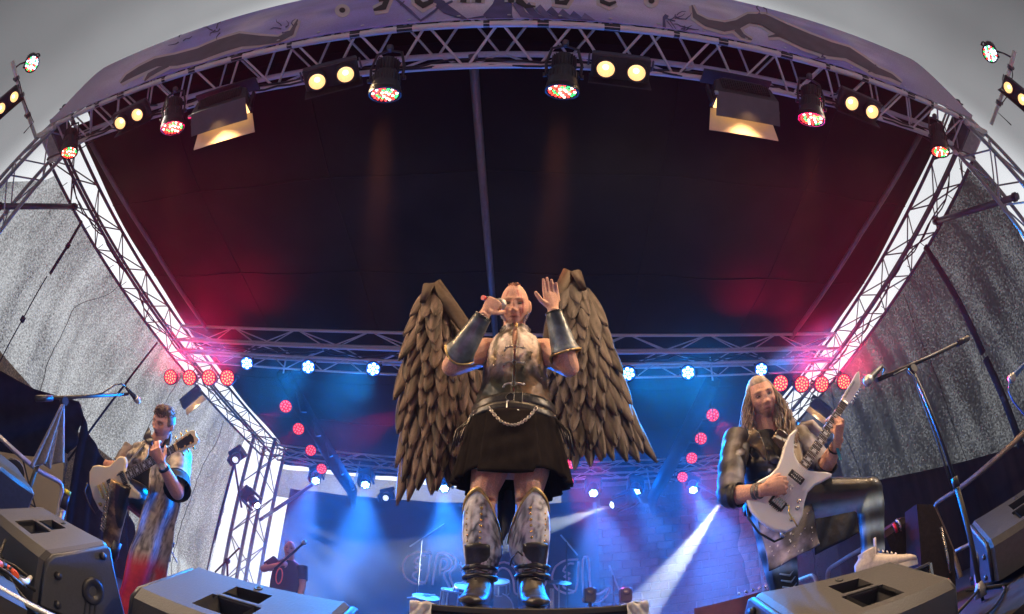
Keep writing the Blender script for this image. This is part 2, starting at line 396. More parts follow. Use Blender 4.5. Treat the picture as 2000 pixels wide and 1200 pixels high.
strap([(5.58, 6.0, 3.75), (5.52, 5.85, 3.5), (5.5, 5.7, 3.3)], .03, 'short black strap high on the right mesh wall')

# --- mesh scrim side walls (sky shows through the weave)
def scrim_mat(name, through, amp, fold, col, sc=38, fsc=(.35, 3.2, .7)):
    M = bpy.data.materials.new(name); M.use_nodes = True; n = M.node_tree.nodes; l = M.node_tree.links
    for q in list(n): n.remove(q)
    o = n.new('ShaderNodeOutputMaterial'); mixs = n.new('ShaderNodeMixShader'); l.new(mixs.outputs[0], o.inputs[0])
    tr = n.new('ShaderNodeBsdfTransparent'); tl = n.new('ShaderNodeBsdfTranslucent'); df = n.new('ShaderNodeBsdfDiffuse'); m2 = n.new('ShaderNodeMixShader'); m2.inputs[0].default_value = .45
    tl.inputs[0].default_value = (*col, 1); df.inputs[0].default_value = (*col, 1)
    l.new(df.outputs[0], m2.inputs[1]); l.new(tl.outputs[0], m2.inputs[2]); l.new(m2.outputs[0], mixs.inputs[1]); l.new(tr.outputs[0], mixs.inputs[2])
    t = n.new('ShaderNodeTexCoord'); a = n.new('ShaderNodeTexNoise'); a.inputs['Scale'].default_value = sc; a.inputs['Detail'].default_value = 3; a.inputs['Roughness'].default_value = .7
    mp = n.new('ShaderNodeMapping'); mp.inputs['Scale'].default_value = fsc; mp.inputs['Rotation'].default_value = (rad(24), 0, 0); b = n.new('ShaderNodeTexNoise'); b.inputs['Scale'].default_value = 1.1; b.inputs['Detail'].default_value = 5
    l.new(t.outputs['Object'], a.inputs['Vector']); l.new(t.outputs['Object'], mp.inputs[0]); l.new(mp.outputs[0], b.inputs['Vector'])
    def ma(op, x, y):
        q = n.new('ShaderNodeMath'); q.operation = op
        for i, w in enumerate((x, y)):
            if isinstance(w, (int, float)): q.inputs[i].default_value = w
            else: l.new(w, q.inputs[i])
        return q.outputs[0]
    f = ma('ADD', ma('MULTIPLY', ma('SUBTRACT', a.outputs['Fac'], .5), amp), ma('MULTIPLY', ma('SUBTRACT', b.outputs['Fac'], .5), fold))
    f = ma('ADD', f, through); q = n.new('ShaderNodeClamp'); q.inputs['Min'].default_value = .01; q.inputs['Max'].default_value = .95; l.new(f, q.inputs[0]); l.new(q.outputs[0], mixs.inputs[0])
    MATS[name] = M; return M
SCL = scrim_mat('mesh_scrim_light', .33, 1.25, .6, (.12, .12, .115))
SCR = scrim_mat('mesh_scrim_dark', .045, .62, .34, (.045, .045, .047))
SCB = scrim_mat('mesh_scrim_rear', .28, .5, .3, (.10, .10, .10), 55, (1.2, .3, 1.2))
def wav(y, z): return .09 * math.sin(y * 2.1 + z * .8) + .05 * math.sin(y * 5.3 - z * 1.7) + .02 * math.sin(y * 12.3 + z * 4.1) + .012 * math.sin(z * 19 + y * 7)
def left_scrim(u, v):
    y0 = 1.75 - .6 * sm1(v * 3); y = y0 + (9.2 - y0) * u; z = 3.84 - v * (5.3 - 2.35 * sm1((5.0 - y) / .5))
    return (-6.36 - .25 * math.sin(math.pi * min(1, v * 1.1)) + wav(y, z) * min(1, v * 8), y, z)
def sm1(t): t = min(1, max(0, t)); return t * t * (3 - 2 * t)
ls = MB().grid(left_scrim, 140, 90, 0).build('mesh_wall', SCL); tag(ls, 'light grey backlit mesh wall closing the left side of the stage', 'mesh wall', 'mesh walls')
def right_scrim(u, v):
    z = 3.84 - v * 5.3; y0 = 1.5 + .32 * sm1(v * 2.2); y = y0 + (9.55 - y0) * u
    return (5.66 + .15 * math.sin(math.pi * min(1, v * 1.1)) + wav(y, z) * min(1, v * 8), y, z)
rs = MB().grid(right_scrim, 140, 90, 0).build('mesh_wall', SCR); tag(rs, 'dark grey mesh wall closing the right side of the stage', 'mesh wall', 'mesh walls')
br = MB().grid(lambda u, v: (-6.3 + 11.45 * u, 11.15 + .03 * math.sin(u * 60), 3.92 + .05 * math.sin(u * 9) - .8 * v), 60, 4, 0).build('mesh_strip', SCB); tag(br, 'pale grey mesh strip under the rear truss', 'mesh strip')

for wall, fn in ((ls, left_scrim), (rs, right_scrim)):
    off = V((.012, 0, 0)) if wall is ls else V((-.012, 0, 0))
    for u in (.30, .62, .86):
        wob = lambda v: u + .004 * math.sin(v * 17)
        MB().tube([V(fn(wob(k / 30), .02 + .93 * k / 30)) + off for k in range(31)], .009, 5, flat=.4).build('seam', STRAP, wall)
    MB().tube([V(fn(k / 40, .004)) + off for k in range(41)], .014, 5).build('hem_rope', STRAP, wall)
    for k in range(18): p = V(fn(.03 + .055 * k, .0)); MB().tube([p + off, p + V((.10 if wall is ls else -.10, 0, .06 + .03 * (k % 2)))], .006, 4).build('lacing', STRAP, wall)
# dark drape along the foot of the right wall, black curtain on the left
DRAPE = mat('dark_brown_drape', (.026, .017, .014), .95, 0, .3, 3, .2, stretch=(1, 3, .4), spec=.03)
def rdrape(u, v):
    y = 1.6 + 5.7 * u; top = .55 + .33 * max(0, y - 2.6) * (1 if y < 6 else 1) ; top = min(top, 2.5); z = top - v * (top + 1.55)
    return (5.5 + .05 * math.sin(y * 9) * (.3 + v), y, z)
d = MB().grid(rdrape, 60, 14, .006).build('wall_drape', DRAPE); tag(d, 'dark brown drape along the foot of the right mesh wall', 'drape')
CURT = mat('black_molton_curtain', (.012, .011, .012), .95, 0, .35, 5, .2, spec=.04)
cu = thing('side_curtain', 'black curtain gathered into a swag over the tent opening', 'curtain', (-5.95, 4, 1.2))
TOPC = [(2.0, .95), (2.62, 1.2), (3.19, 1.36), (4.04, 1.72), (4.4, 1.46), (4.93, 1.24), (5.74, .75), (6.3, .3)]
def interp(t, pts):
    for a, b in zip(pts, pts[1:]):
        if t <= b[0]: k = (t - a[0]) / (b[0] - a[0]); return a[1] + (b[1] - a[1]) * k
    return pts[-1][1]
LOWC = [(2.0, .0), (3.09, .36), (3.6, .62), (4.19, .98)]
MB().grid(lambda u, v: (-5.95 + .07 * math.sin((2 + 2.2 * u) * 5 + v * 9) * (.3 + v), 2 + 2.25 * u, interp(2 + 2.25 * u, TOPC) * (1 - v) + interp(min(2 + 2.25 * u, 4.19), LOWC) * v), 40, 14, .01).build('swag', CURT, cu)
MB().grid(lambda u, v: (-5.93 + .08 * math.sin(u * 34 + v * 2) * (.35 + .4 * v), 4.2 + (1.75 + .6 * v) * u + .55 * v, interp(4.2 + 1.75 * u, TOPC) * (1 - v) - 1.55 * v), 60, 16, .01).build('hanging_panel', CURT, cu)

# beige tent beyond the opening (thin sheet, daylight glows through it)
tent_m = mat('beige_pvc', (.70, .54, .38), .6, 0, .12, 1.5); n_ = tent_m.node_tree.nodes; l_ = tent_m.node_tree.links
tr_ = n_.new('ShaderNodeBsdfTranslucent'); tr_.inputs[0].default_value = (.74, .58, .42, 1); mx_ = n_.new('ShaderNodeMixShader'); mx_.inputs[0].default_value = .65
l_.new(n_['Principled BSDF'].outputs[0], mx_.inputs[1]); l_.new(tr_.outputs[0], mx_.inputs[2]); l_.new(mx_.outputs[0], n_['Material Output'].inputs['Surface'])
tn = thing('beige_tent', 'beige tent wall with brown edge rails beyond the left opening', 'tent', (-8.2, 4.6, GRD))
MB().grid(lambda u, v: (-8.3 + .1 * math.sin(u * 7), 1.5 + 6.5 * u, 1.9 - 2.1 * v), 20, 6, .01).build('wall_panel', tent_m, tn)
MB().grid(lambda u, v: (-8.0 + .15 * math.sin(u * 9 + v * 3), 1.5 + 6.5 * u, -.18 - 1.4 * v), 20, 6, .01).build('skirt_panel', mat('beige_skirt', (.40, .30, .20), .8, 0, .3, 2, .3), tn)
MB().tube([(-8.15, 1.5, -.16), (-8.15, 8, -.16)], .03, 8).build('edge_rail', mat('brown_rail', (.10, .07, .045), .5, .2), tn)
MB().tube([(-8.15, 1.5, .02), (-8.15, 8, .0)], .018, 8).build('edge_rail', MATS['brown_rail'], tn)
MB().tube([(-8.1, 4.2, 1.2), (-8.1, 5.4, -.1)], .02, 8).build('brace_rail', MATS['brown_rail'], tn)

# --- rear: backdrop with the band name, gauze, brick wall
VAL = MB().grid(lambda u, v: (-5.8 + 11 * u, 10.32 + .03 * math.sin(u * 90), 4.26 - .50 * v), 80, 3, .008).build('valance', CURT); tag(VAL, 'black valance hanging above the rear truss', 'valance')
BK = mat('navy_backdrop_cloth', (.018, .020, .036), .9, 0, .4, 1.2, .1)
bd = thing('band_backdrop', 'dark cloth backdrop lettered ERANDEL in pink outline', 'backdrop', (-2, 11.0, FLOOR))
MB().grid(lambda u, v: (-5.8 + 7.6 * u, 11.0 + .03 * math.sin(u * 40 + v), 3.36 + .14 * u - (3.74 + .14 * u) * v), 60, 12, .006).build('cloth', BK, bd)
PINK = mat('pink_print', (.98, .52, .50), .8, 0, .1, 3)
LET = {  # letter outlines as polylines, 0..1 wide, 0..1 high
 'E': [[(.98, 1), (.5, 1.0), (.14, .82), (0, .5), (.14, .17), (.5, 0), (.9, .05), (.98, .95)], [(.82, .88), (.62, .9), (.38, .66), (.72, .6), (.4, .5), (.72, .46), (.42, .34), (.42, .2), (.66, .1), (.88, .06)]],
 'R': [[(.02, .02), (.1, 1), (.5, .98), (.82, .78), (.72, .55), (.42, .42), (.7, .05), (1.25, -.5), (1.3, -.42), (.95, -.02), (.68, .42), (.98, .6), (.98, .88), (.55, 1.04), (.1, 1)], [(.3, .3), (.3, .85), (.52, .84), (.62, .72), (.52, .56), (.3, .48)]],
 'A': [[(0, .95), (.12, .7), (.25, .88), (.5, .98), (.75, .9), (.9, .75)], [(.05, .7), (.2, .5), (.55, .62), (.85, .5), (.95, .1)], [(-.15, .08), (.35, .38), (.2, .15), (.62, .24), (.4, .05), (.95, -.02)]],
 'N': [[(0, 0), (.04, .95), (.2, .97), (.2, .85), (.5, .98), (.85, .8), (1, .4), (1.02, -.05), (.85, 0), (.82, .4), (.66, .72), (.42, .8), (.22, .62), (.2, .02), (0, 0)]],
 'D': [[(0, 0), (0, 1), (.5, .95), (.95, .6), (.9, .25), (.5, .02), (0, 0)], [(.18, .16), (.18, .84), (.5, .78), (.75, .56), (.7, .32), (.48, .17), (.18, .16)]],
 'L': [[(.02, .05), (.02, 1.05), (.34, 1.05), (.34, .16), (.75, .12), (1.25, .3), (1.1, .06), (.7, -.08), (.02, -.05), (.02, .05)]],
}
x0 = -2.62
for k, (ch, w, h, dz) in enumerate((('E', .66, .80, 0), ('R', .52, .80, .0), ('A', .60, .72, -.06), ('N', .68, .78, -.08), ('D', .58, .76, -.06), ('E', .62, .82, -.1), ('L', .50, 1.0, -.26))):
    q = MB()
    for pl in LET[ch]:
        P = [(x0 + px * w, 10.955, 1.34 + dz + py * h) for px, py in pl]
        sm_ = []
        for a, b in zip(P, P[1:]):
            for j in range(3): sm_.append(V(a).lerp(V(b), j / 3))
        sm_.append(V(P[-1])); S2 = [sm_[0]] + [(sm_[i - 1] + sm_[i] * 2 + sm_[i + 1]) / 4 for i in range(1, len(sm_) - 1)] + [sm_[-1]]
        q.tube(S2, .028, 5, flat=.3, up=(0, 0, 1))
    q.build('letter', PINK, bd); x0 += w + .06
GZ = scrim_mat('black_gauze', .20, .25, .15, (.035, .03, .03), 60)
gz = MB().grid(lambda u, v: (1.75 + (3.75 + .08 * math.sin(v * 13) + .04 * math.sin(v * 31)) * u, 11.3 + .03 * math.sin(u * 30), 3.4 - 3.78 * v), 30, 24, 0).build('gauze_drape', GZ); tag(gz, 'thin black gauze hanging in front of the brick wall', 'gauze')
bwl = thing('brick_wall', 'brown block wall of a building behind the stage', 'building', (5, 12.2, GRD))
MB().box((5.6, 12.42, 1.8), (9.0, .3, 6.8)).build('mortar', mat('mortar', (.32, .27, .24), .95, 0, .2, 12, .2), bwl)
BRK = [mat('block_brown_%d' % i, c, .9, 0, .25, 9, .3) for i, c in enumerate(((.30, .115, .075), (.26, .10, .07), (.34, .14, .09)))]
bm = [MB().box((0, 0, 0), (.455, .1, .205), bev=.008).mesh('brick', m) for m in BRK]
for r in range(20):
    for c in range(14):
        x = 2.1 + c * .475 + (.237 if r % 2 else 0); z = -.35 + r * .222
        if x > 7.6: continue
        b = bpy.data.objects.new('brick', bm[(r * 7 + c * 3 + r * c) % 3]); COL.objects.link(b); b.parent = bwl; b.matrix_parent_inverse = Matrix.Translation(-bwl.location)
        b.location = (x, 12.24 + random.uniform(-.004, .004), z)

# trees / bushes outside behind the left gap
LEAF = [mat('leaf_green_%d' % i, c, .6, 0, .3, 5) for i, c in enumerate(((.07, .11, .035), (.10, .14, .05), (.05, .085, .03)))]
def bush(c, r, n, lab, seed):
    rnd = random.Random(seed); t = thing('bush', lab, 'bush', (c[0], c[1], GRD), 'bushes behind the stage')
    mbs = [MB(), MB(), MB()]
    for i in range(n):
        d = V((rnd.gauss(0, 1), rnd.gauss(0, 1), rnd.gauss(0, .8))); d = d.normalized() * r * rnd.random() ** .4 * (1 + .25 * math.sin(d.x * 5) * math.sin(d.z * 4))
        p = V(c) + d; a = V((rnd.uniform(-1, 1), rnd.uniform(-1, 1), rnd.uniform(-1, 1))).normalized() * .07; b = a.cross(V((rnd.uniform(-1, 1), .3, rnd.uniform(-1, 1)))).normalized() * .035
        mbs[rnd.randrange(3)].add([p - a, p + b, p + a, p - b], [(0, 1, 2, 3)])
    f = MB(); 
    for i in range(5): f.tube([(c[0], c[1], GRD), V(c) + V((rnd.uniform(-.5, .5) * r, rnd.uniform(-.5, .5) * r, rnd.uniform(-.2, .4) * r))], [.03, .01], 5)
    f.build('stem', mat('bark', (.07, .05, .035), .9), t)
    for i, q in enumerate(mbs): o = q.build('foliage', LEAF[i], t); o['kind'] = 'stuff'
bush((-9.3, 14.0, -.7), 1.1, 900, 'green bush seen through the foot of the rear left tower', 3)
bush((-11.5, 12.5, -.8), 1.0, 800, 'olive bush behind the lower left mesh wall', 5)
bush((-13.8, 11.0, -.75), 1.1, 800, 'dry bush left of the other two behind the mesh', 8)
YG = mat('dry_grass_bank', (.34, .27, .14), .95, 0, .35, 3, .3)
bk = MB().grid(lambda u, v: (-16 + 8 * u, 9 + 7 * v + 2 * u, GRD + .02 + 1.15 * math.sin(math.pi * v) ** 2 * (.75 + .25 * math.sin(u * 8))), 20, 10).build('dry_grass', YG); bk['kind'] = 'stuff'

# --- printed fascia banner
BNX0, BNX1 = -6.12, 5.46
def vball(): pass
def banner_pt(u, v):
    x = BNX0 + (BNX1 - BNX0) * u; z1 = arch_z(x) - .12; zt = z1 - (z1 - 3.985) * sm1((abs(x - CX) - 5.05) / .78); z = 3.97 + (zt - 3.97) * v
    y = 1.03 - (1.03 - .165 * z1) * v * (zt - 3.97) / (z1 - 3.97) + .02 * math.sin(u * 50) * v * (1 - v) - .05 * math.sin(math.pi * v)
    return V((x, y, z))
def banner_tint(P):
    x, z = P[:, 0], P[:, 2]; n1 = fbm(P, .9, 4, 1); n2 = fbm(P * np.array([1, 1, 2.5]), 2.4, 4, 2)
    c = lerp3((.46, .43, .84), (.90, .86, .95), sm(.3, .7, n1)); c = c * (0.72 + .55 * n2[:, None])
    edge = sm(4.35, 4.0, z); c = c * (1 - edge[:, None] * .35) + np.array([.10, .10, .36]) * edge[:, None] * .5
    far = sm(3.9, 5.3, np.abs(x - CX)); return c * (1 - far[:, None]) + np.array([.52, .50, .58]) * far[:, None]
bv = vmat('banner_vinyl', .55, 0, 0, 80); n_ = bv.node_tree.nodes; l_ = bv.node_tree.links       # thin vinyl: some sky glows through
tr_ = n_.new('ShaderNodeBsdfTranslucent'); mx_ = n_.new('ShaderNodeMixShader'); mx_.inputs[0].default_value = .15
l_.new(n_['Principled BSDF'].inputs['Base Color'].links[0].from_socket, tr_.inputs[0])
l_.new(n_['Principled BSDF'].outputs[0], mx_.inputs[1]); l_.new(tr_.outputs[0], mx_.inputs[2]); l_.new(mx_.outputs[0], n_['Material Output'].inputs['Surface'])
bn = thing('fascia_banner', 'lilac printed banner with black blackletter lettering over the stage front', 'banner', (CX, 1.0, 3.97))
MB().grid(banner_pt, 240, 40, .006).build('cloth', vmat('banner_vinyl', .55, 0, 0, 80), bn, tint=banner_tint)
INK = mat('banner_ink', (.035, .028, .030), .6, 0, .2, 8); HALO = mat('banner_glow_print', (.66, .60, .58), .6, 0, .08, 5); BLUEINK = mat('banner_blue_ink', (.10, .09, .22), .6, 0, .3, 6); GREYINK = mat('banner_grey_ink', (.15, .135, .15), .6, 0, .2, 5)
def on_banner(px, py, lift):
    """point of the banner on which this motif sits"""
    q = ray(px, py); u0 = .5
    lo = None
    x = q.x / q.z * 4.5; v = .4
    for it in range(24):
        u = min(1, max(0, (x - BNX0) / (BNX1 - BNX0))); p = banner_pt(u, v); k = q.z and p.z / q.z
        x = q.x * k
        e = q.y * k - p.y            # too far back -> move down
        v = min(1, max(0, v - e * 1.0))
    p = banner_pt(min(1, max(0, (x - BNX0) / (BNX1 - BNX0))), v); return p + V((0, -lift, -lift * .2))
def motif(name, poly, m, lift, parent=None):
    P = [on_banner(a, b, lift) for a, b in poly]; q = MB(); n = len(P)
    back = [p + V((0, .002, 0)) for p in P]
    q.add(P + back, [tuple(range(n)), tuple(range(2 * n - 1, n - 1, -1))] + [(i, (i + 1) % n, n + (i + 1) % n, n + i) for i in range(n)])
    return q.build(name, m, parent or bn)
def ribbon(name, spine, m, lift):
    """spine: (px, py, half width px)"""
    L, Rr = [], []
    for i, (a, b, w) in enumerate(spine):
        t = V((spine[min(i + 1, len(spine) - 1)][0] - spine[max(i - 1, 0)][0], spine[min(i + 1, len(spine) - 1)][1] - spine[max(i - 1, 0)][1])).normalized()
        L.append(on_banner(a + t.y * w, b - t.x * w, lift)); Rr.append(on_banner(a - t.y * w, b + t.x * w, lift))
    q = MB(); n = len(L); vs = L + Rr; fs = [(i, i + 1, n + i + 1, n + i) for i in range(n - 1)]
    q.add(vs + [p + V((0, .002, 0)) for p in vs], fs + [tuple(2 * n + j for j in reversed(f)) for f in fs]); return q.build(name, m, bn)

# banner print (flat lettering, tribal scrolls and the mill scene)
def scroll(spine):
    ribbon('scroll_glow', [(a, b, w + 5) for a, b, w in spine], HALO, .006); ribbon('scroll', spine, GREYINK, .012)
scroll([(236, 164, 1), (250, 152, 5), (275, 138, 7), (305, 124, 8), (345, 119, 11), (390, 108, 12), (430, 92, 13), (470, 80, 13), (510, 81, 9), (545, 80, 6), (570, 66, 5), (582, 40, 1)])
scroll([(283, 160, 1), (292, 148, 4), (312, 137, 4), (330, 130, 2)])
scroll([(570, 72, 1), (572, 60, 3), (581, 48, 1)])
scroll([(440, 85, 3), (465, 92, 3), (488, 86, 2), (494, 76, 1)])
scroll([(1351, 12, 1), (1357, 33, 5), (1380, 47, 7), (1415, 55, 9), (1440, 50, 9), (1462, 38, 9), (1490, 40, 11), (1530, 62, 14), (1575, 82, 15), (1620, 98, 14), (1655, 105, 11), (1685, 123, 9), (1712, 140, 7), (1740, 150, 4), (1760, 163, 1)])
scroll([(1438, 58, 6), (1450, 72, 4), (1468, 80, 1)]); scroll([(1500, 74, 1), (1522, 70, 4), (1545, 78, 4)]); scroll([(1695, 142, 1), (1706, 138, 4), (1708, 128, 3)])
def letter(strokes):
    for s_ in strokes: ribbon('letter_glow', [(a, b, w + 7) for a, b, w in s_], HALO, .006)
    for s_ in strokes: ribbon('letter', s_, INK, .013)
letter([[(762, -46, 2), (742, -42, 6), (734, -25, 6), (746, -12, 7), (756, 2, 6), (750, 16, 6), (730, 22, 2)], [(740, 3, 3), (757, 0, 3)]])
letter([[(815, -48, 5), (813, -15, 6), (816, 5, 6), (826, 13, 6), (842, 6, 5), (843, -15, 6), (846, -50, 5)]])
letter([[(902, -50, 5), (907, -20, 5), (905, 7, 6)], [(903, -50, 4), (922, -25, 6), (938, -3, 5)], [(938, -50, 5), (936, -20, 6), (934, 7, 6)]])
letter([[(1000, -50, 5), (1000, -20, 5), (998, 6, 6)], [(1000, -48, 4), (1022, -45, 6), (1028, -30, 6), (1010, -14, 5), (1014, 5, 7), (1028, 15, 4), (1046, 15, 1)]])
letter([[(1085, -50, 5), (1087, -15, 5), (1088, 7, 5), (1104, 8, 5), (1113, -8, 6), (1112, -30, 6), (1098, -46, 5), (1085, -48, 3)]])
letter([[(1198, -48, 4), (1178, -46, 5), (1176, -20, 6), (1176, 6, 5), (1190, 11, 4), (1203, 6, 2)], [(1178, -20, 4), (1196, -22, 4)]])
for p in ((669, 22), (1272, 4)):
    motif('dot_glow', [(p[0] + 15 * math.cos(t), p[1] + 13 * math.sin(t)) for t in [j * .524 for j in range(12)]], HALO, .006); motif('dot', [(p[0] + 6 * math.cos(t), p[1] + 5 * math.sin(t)) for t in [j * .524 for j in range(12)]], INK, .013)
for s_ in ([(772, -2, 2), (800, 22, 3), (822, 43, 3), (850, 22, 2), (868, 4, 2)], [(838, -8, 9), (872, 20, 9), (908, 50, 8)], [(884, 4, 2), (866, 12, 2)], [(790, 4, 1), (782, 12, 1)], [(912, 46, 2), (945, 34, 2), (960, 18, 2)]): ribbon('mill_sail', s_, BLUEINK, .009)
motif('mill_tower', [(950, 45), (944, 30), (962, 10), (975, -20), (1000, -20), (1000, 30), (1002, 47)], BLUEINK, .008)
for k in range(7): ribbon('mill_roof_plank', [(1006 + 22 * k, 6 + 4.5 * k, 7), (1022 + 23 * k, 30 + 3 * k, 7), (1040 + 24 * k, 52, 7)], (BLUEINK, MATS['banner_blue_ink'])[k % 2] if k % 2 else mat('banner_violet_ink', (.17, .15, .30), .6, 0, .3, 6), .0085)
motif('gallows_post', [(1292, 70), (1294, 35), (1299, 29), (1306, 33), (1303, 38), (1299, 40), (1298, 72)], BLUEINK, .009); ribbon('gallows_rope', [(1302, 42, .8), (1312, 72, .8)], BLUEINK, .009); ribbon('gallows_rope', [(1308, 42, .8), (1318, 73, .8)], BLUEINK, .009)
rnd = random.Random(4)
for (bx, by, k0) in ((1330, 35, 4), (1338, 60, 5), (560, 60, 4), (1480, 22, 3), (345, 78, 3), (1600, 120, 3), (1560, 20, 3), (420, 60, 3)):
    for k in range(k0 + 2):
        a = rnd.uniform(0, 6.28); x, y = bx + rnd.uniform(-14, 14), by + rnd.uniform(-9, 9); S = [(x, y, 1.2)]
        for j in range(3): a += rnd.uniform(-.8, .8); x += 8 * math.cos(a); y += 5 * math.sin(a); S.append((x, y, .9 - .25 * j))
        ribbon('twig', S, BLUEINK, .008)
EYE = mat('eyelet_steel', (.75, .75, .78), .3, .8, 0)
for i in range(26):
    p = banner_pt(.05 + i * .036, .035) + V((0, -.012, 0)); MB().lathe([(.016, -.003), (.016, .003)], p, (0, 1, 0), 8).build('eyelet', EYE, bn)
for i in range(20):
    x = XL + .75 + i * .55; c = V((x + random.uniform(-.12, .12), 1.06, 3.905)); t = thing('tape_band', 'black tape bands wrapped round the front truss chord', 'tape', c, 'tape on the front truss')
    MB().lathe([(.035, -.025 - .02 * (i % 3)), (.035, .025 + .02 * (i % 3))], c, (1, 0, 0), 10).build('wrap', BLACKPLASTIC, t)

SMOKE = .019
# ================================================================ LAMPS
LENSGLASS = mat('lens_glass', (.05, .05, .055), .1, 0, 0, spec=.8)
def glow(name, col, st): return mat(name, col, .3, 0, 0, emit=col, strength=st)
E_RED = glow('led_red', (1, .03, .02), 5.5); E_GRN = glow('led_green', (.05, 1, .18), 2.2); E_WHT = glow('led_white', (1, .62, .42), 6.5)
E_BLUE = glow('led_blue_white', (.42, .75, 1), 5); E_YEL = glow('led_hot_red', (1, .26, .09), 3.2); E_RED14 = glow('led_red_ring', (1, .13, .10), 3)
E_WARM = glow('cob_warm', (1, .62, .26), 1.05); E_COLD = glow('led_cold', (.55, .75, 1), 3); E_BEAM = glow('beam_lens', (.85, .95, 1), 30); E_BLUEF = glow('wash_blue', (.25, .55, 1), 22)
E_CORE = glow('cob_core', (1, .84, .52), 2.6)
def hexpts(n):
    """n lens positions inside a unit disc"""
    if n == 7: return [(0, 0)] + [(.62 * math.cos(k * math.pi / 3), .62 * math.sin(k * math.pi / 3)) for k in range(6)]
    if n == 14: return [(.3 * math.cos(k * math.pi / 2 + .4), .3 * math.sin(k * math.pi / 2 + .4)) for k in range(4)] + [(.76 * math.cos(k * math.pi / 5), .76 * math.sin(k * math.pi / 5)) for k in range(10)]
    if n == 19: return [(0, 0)] + [(.4 * math.cos(k * math.pi / 3), .4 * math.sin(k * math.pi / 3)) for k in range(6)] + [(.78 * math.cos(k * math.pi / 6 + .26), .78 * math.sin(k * math.pi / 6 + .26)) for k in range(12)]
    o = []
    for ring, c in ((0, 1), (.28, 6), (.56, 12), (.83, 18)):
        o += [(ring * math.cos(2 * math.pi * k / c), ring * math.sin(2 * math.pi * k / c)) for k in range(c)]
    return o
def led_mb(pts, R, r, z=-.006):
    q = MB()
    for x, y in pts: q.lathe([(r, z + .004), (r * .8, z - .003), (r * .3, z - .006)], (x * R, y * R, 0), (0, 0, 1), 8)
    return q
def par_proto(name, R, L, groups, fins=True, fat=.72, lens=None):
    """LED par: front at z=0, body behind it (+z), beam along -z"""
    t = thing(name, name, 'stage lamp')
    MB().lathe([(R * .98, .0), (R * 1.08, .0), (R * 1.08, L * .14), (R * .95, L * .3), (R * .95, L * .5), (R * fat, L * .62), (R * fat, L * .95), (R * fat * .8, L), (.001, L)], (0, 0, 0), seg=24, cap=False).build('housing', BLACKPLASTIC, t, True)
    MB().lathe([(R * 1.12, -.012), (R * 1.14, .02), (R * 1.06, .02), (R * .99, -.012), (R * 1.12, -.012)], (0, 0, 0), seg=24, cap=False).build('front_ring', BLACK, t, True)
    if fins:
        f = MB()
        for k in range(22):
            a = 2 * math.pi * k / 22; c = V((math.cos(a), math.sin(a), 0)); f.box(c * R * (fat + .06) + V((0, 0, L * .79)), (R * .14, R * .05, L * .30), Matrix.Rotation(a, 3, 'Z')); f.box(c * R * .97 + V((0, 0, L * .40)), (R * .10, R * .06, L * .2), Matrix.Rotation(a, 3, 'Z'))
        f.build('heat_fin', BLACKPLASTIC, t, True)
    MB().lathe([(R * .99, .006), (.001, .006)], (0, 0, 0), seg=24, cap=False).build('lens', lens or LENSGLASS, t, True)
    for pts, r, m in groups: led_mb(pts, R, r).build('led_cluster', m, t, True)
    y = MB(); y.tube([(-R * 1.12, 0, L * .42), (-R * 1.2, .0, L * .75), (-R * .9, .02, L * 1.25), (0, .02, L * 1.35), (R * .9, .02, L * 1.25), (R * 1.2, 0, L * .75), (R * 1.12, 0, L * .42)], .012, 6)
    y.build('yoke', BLACK, t, True)
    c = MB(); c.box((0, .02, L * 1.42), (.05, .06, .06), bev=.01); c.build('clamp', DARKALU, t, True)
    for s in (-1, 1): MB().lathe([(R * .16, 0), (R * .16, .03)], (s * R * 1.10, 0, L * .42), (s, 0, 0), 8).build('yoke_knob', BLACK, t, True)
    return t
used = set()
def place(proto, label, loc, target, cat, group, roll=0, up=(0, 1, 0)):
    if proto.name in used: t = copy_tree(proto)
    else: t = proto; used.add(proto.name)
    t['label'] = label; t['category'] = cat; t['group'] = group
    t.matrix_basis = Matrix.Translation(V(loc)) @ (frame(V(loc) - V(target), up) @ Matrix.Rotation(roll, 3, 'Z')).to_4x4()
    return t
P37 = hexpts(37); rr = random.Random(2); idx = list(range(37)); rr.shuffle(idx)
FP = par_proto('led_par', .115, .33, [([P37[i] for i in idx[:17]], .0115, E_RED), ([P37[i] for i in idx[17:26]], .0115, E_GRN), ([P37[i] for i in idx[26:]], .0125, E_WHT)])
GFP = 'large LED pars hanging from the front truss'
def warm(parent, loc, tgt, e, size, col=(1, .42, .22), r=.05): return spot(parent, loc, tgt, col, e, size, .5, r)
for px, py, z, tgt, lab, e in (
    (752, 184, 3.42, (-.9, 4.0, .0), 'large black LED par glowing red and green, left of the roof pipe', 420), (1098, 178, 3.42, (-.1, 4.2, .0), 'large black LED par glowing red and green, right of the roof pipe', 420),
    (337, 249, 3.42, (-2.0, 4.2, -.2), 'large black LED par between the far left blinder and the left floodlight', 300), (1585, 232, 3.42, (1.5, 4.4, -.2), 'large black LED par between the right floodlight and the far right blinder', 300),
    (135, 298, 3.45, (-3.6, 3.6, .2), 'black LED par lit red at the left corner of the roof', 140), (1836, 296, 3.45, (3.4, 3.8, .2), 'black LED par lit red at the right corner of the roof', 140)):
    p = at(px, py, z=z); t = place(FP, lab, p, tgt, 'stage lamp', GFP); spot(t, p + (V(tgt) - p).normalized() * .06, tgt, (1, .25, .10), e * 8.0, 15, .5, .08)
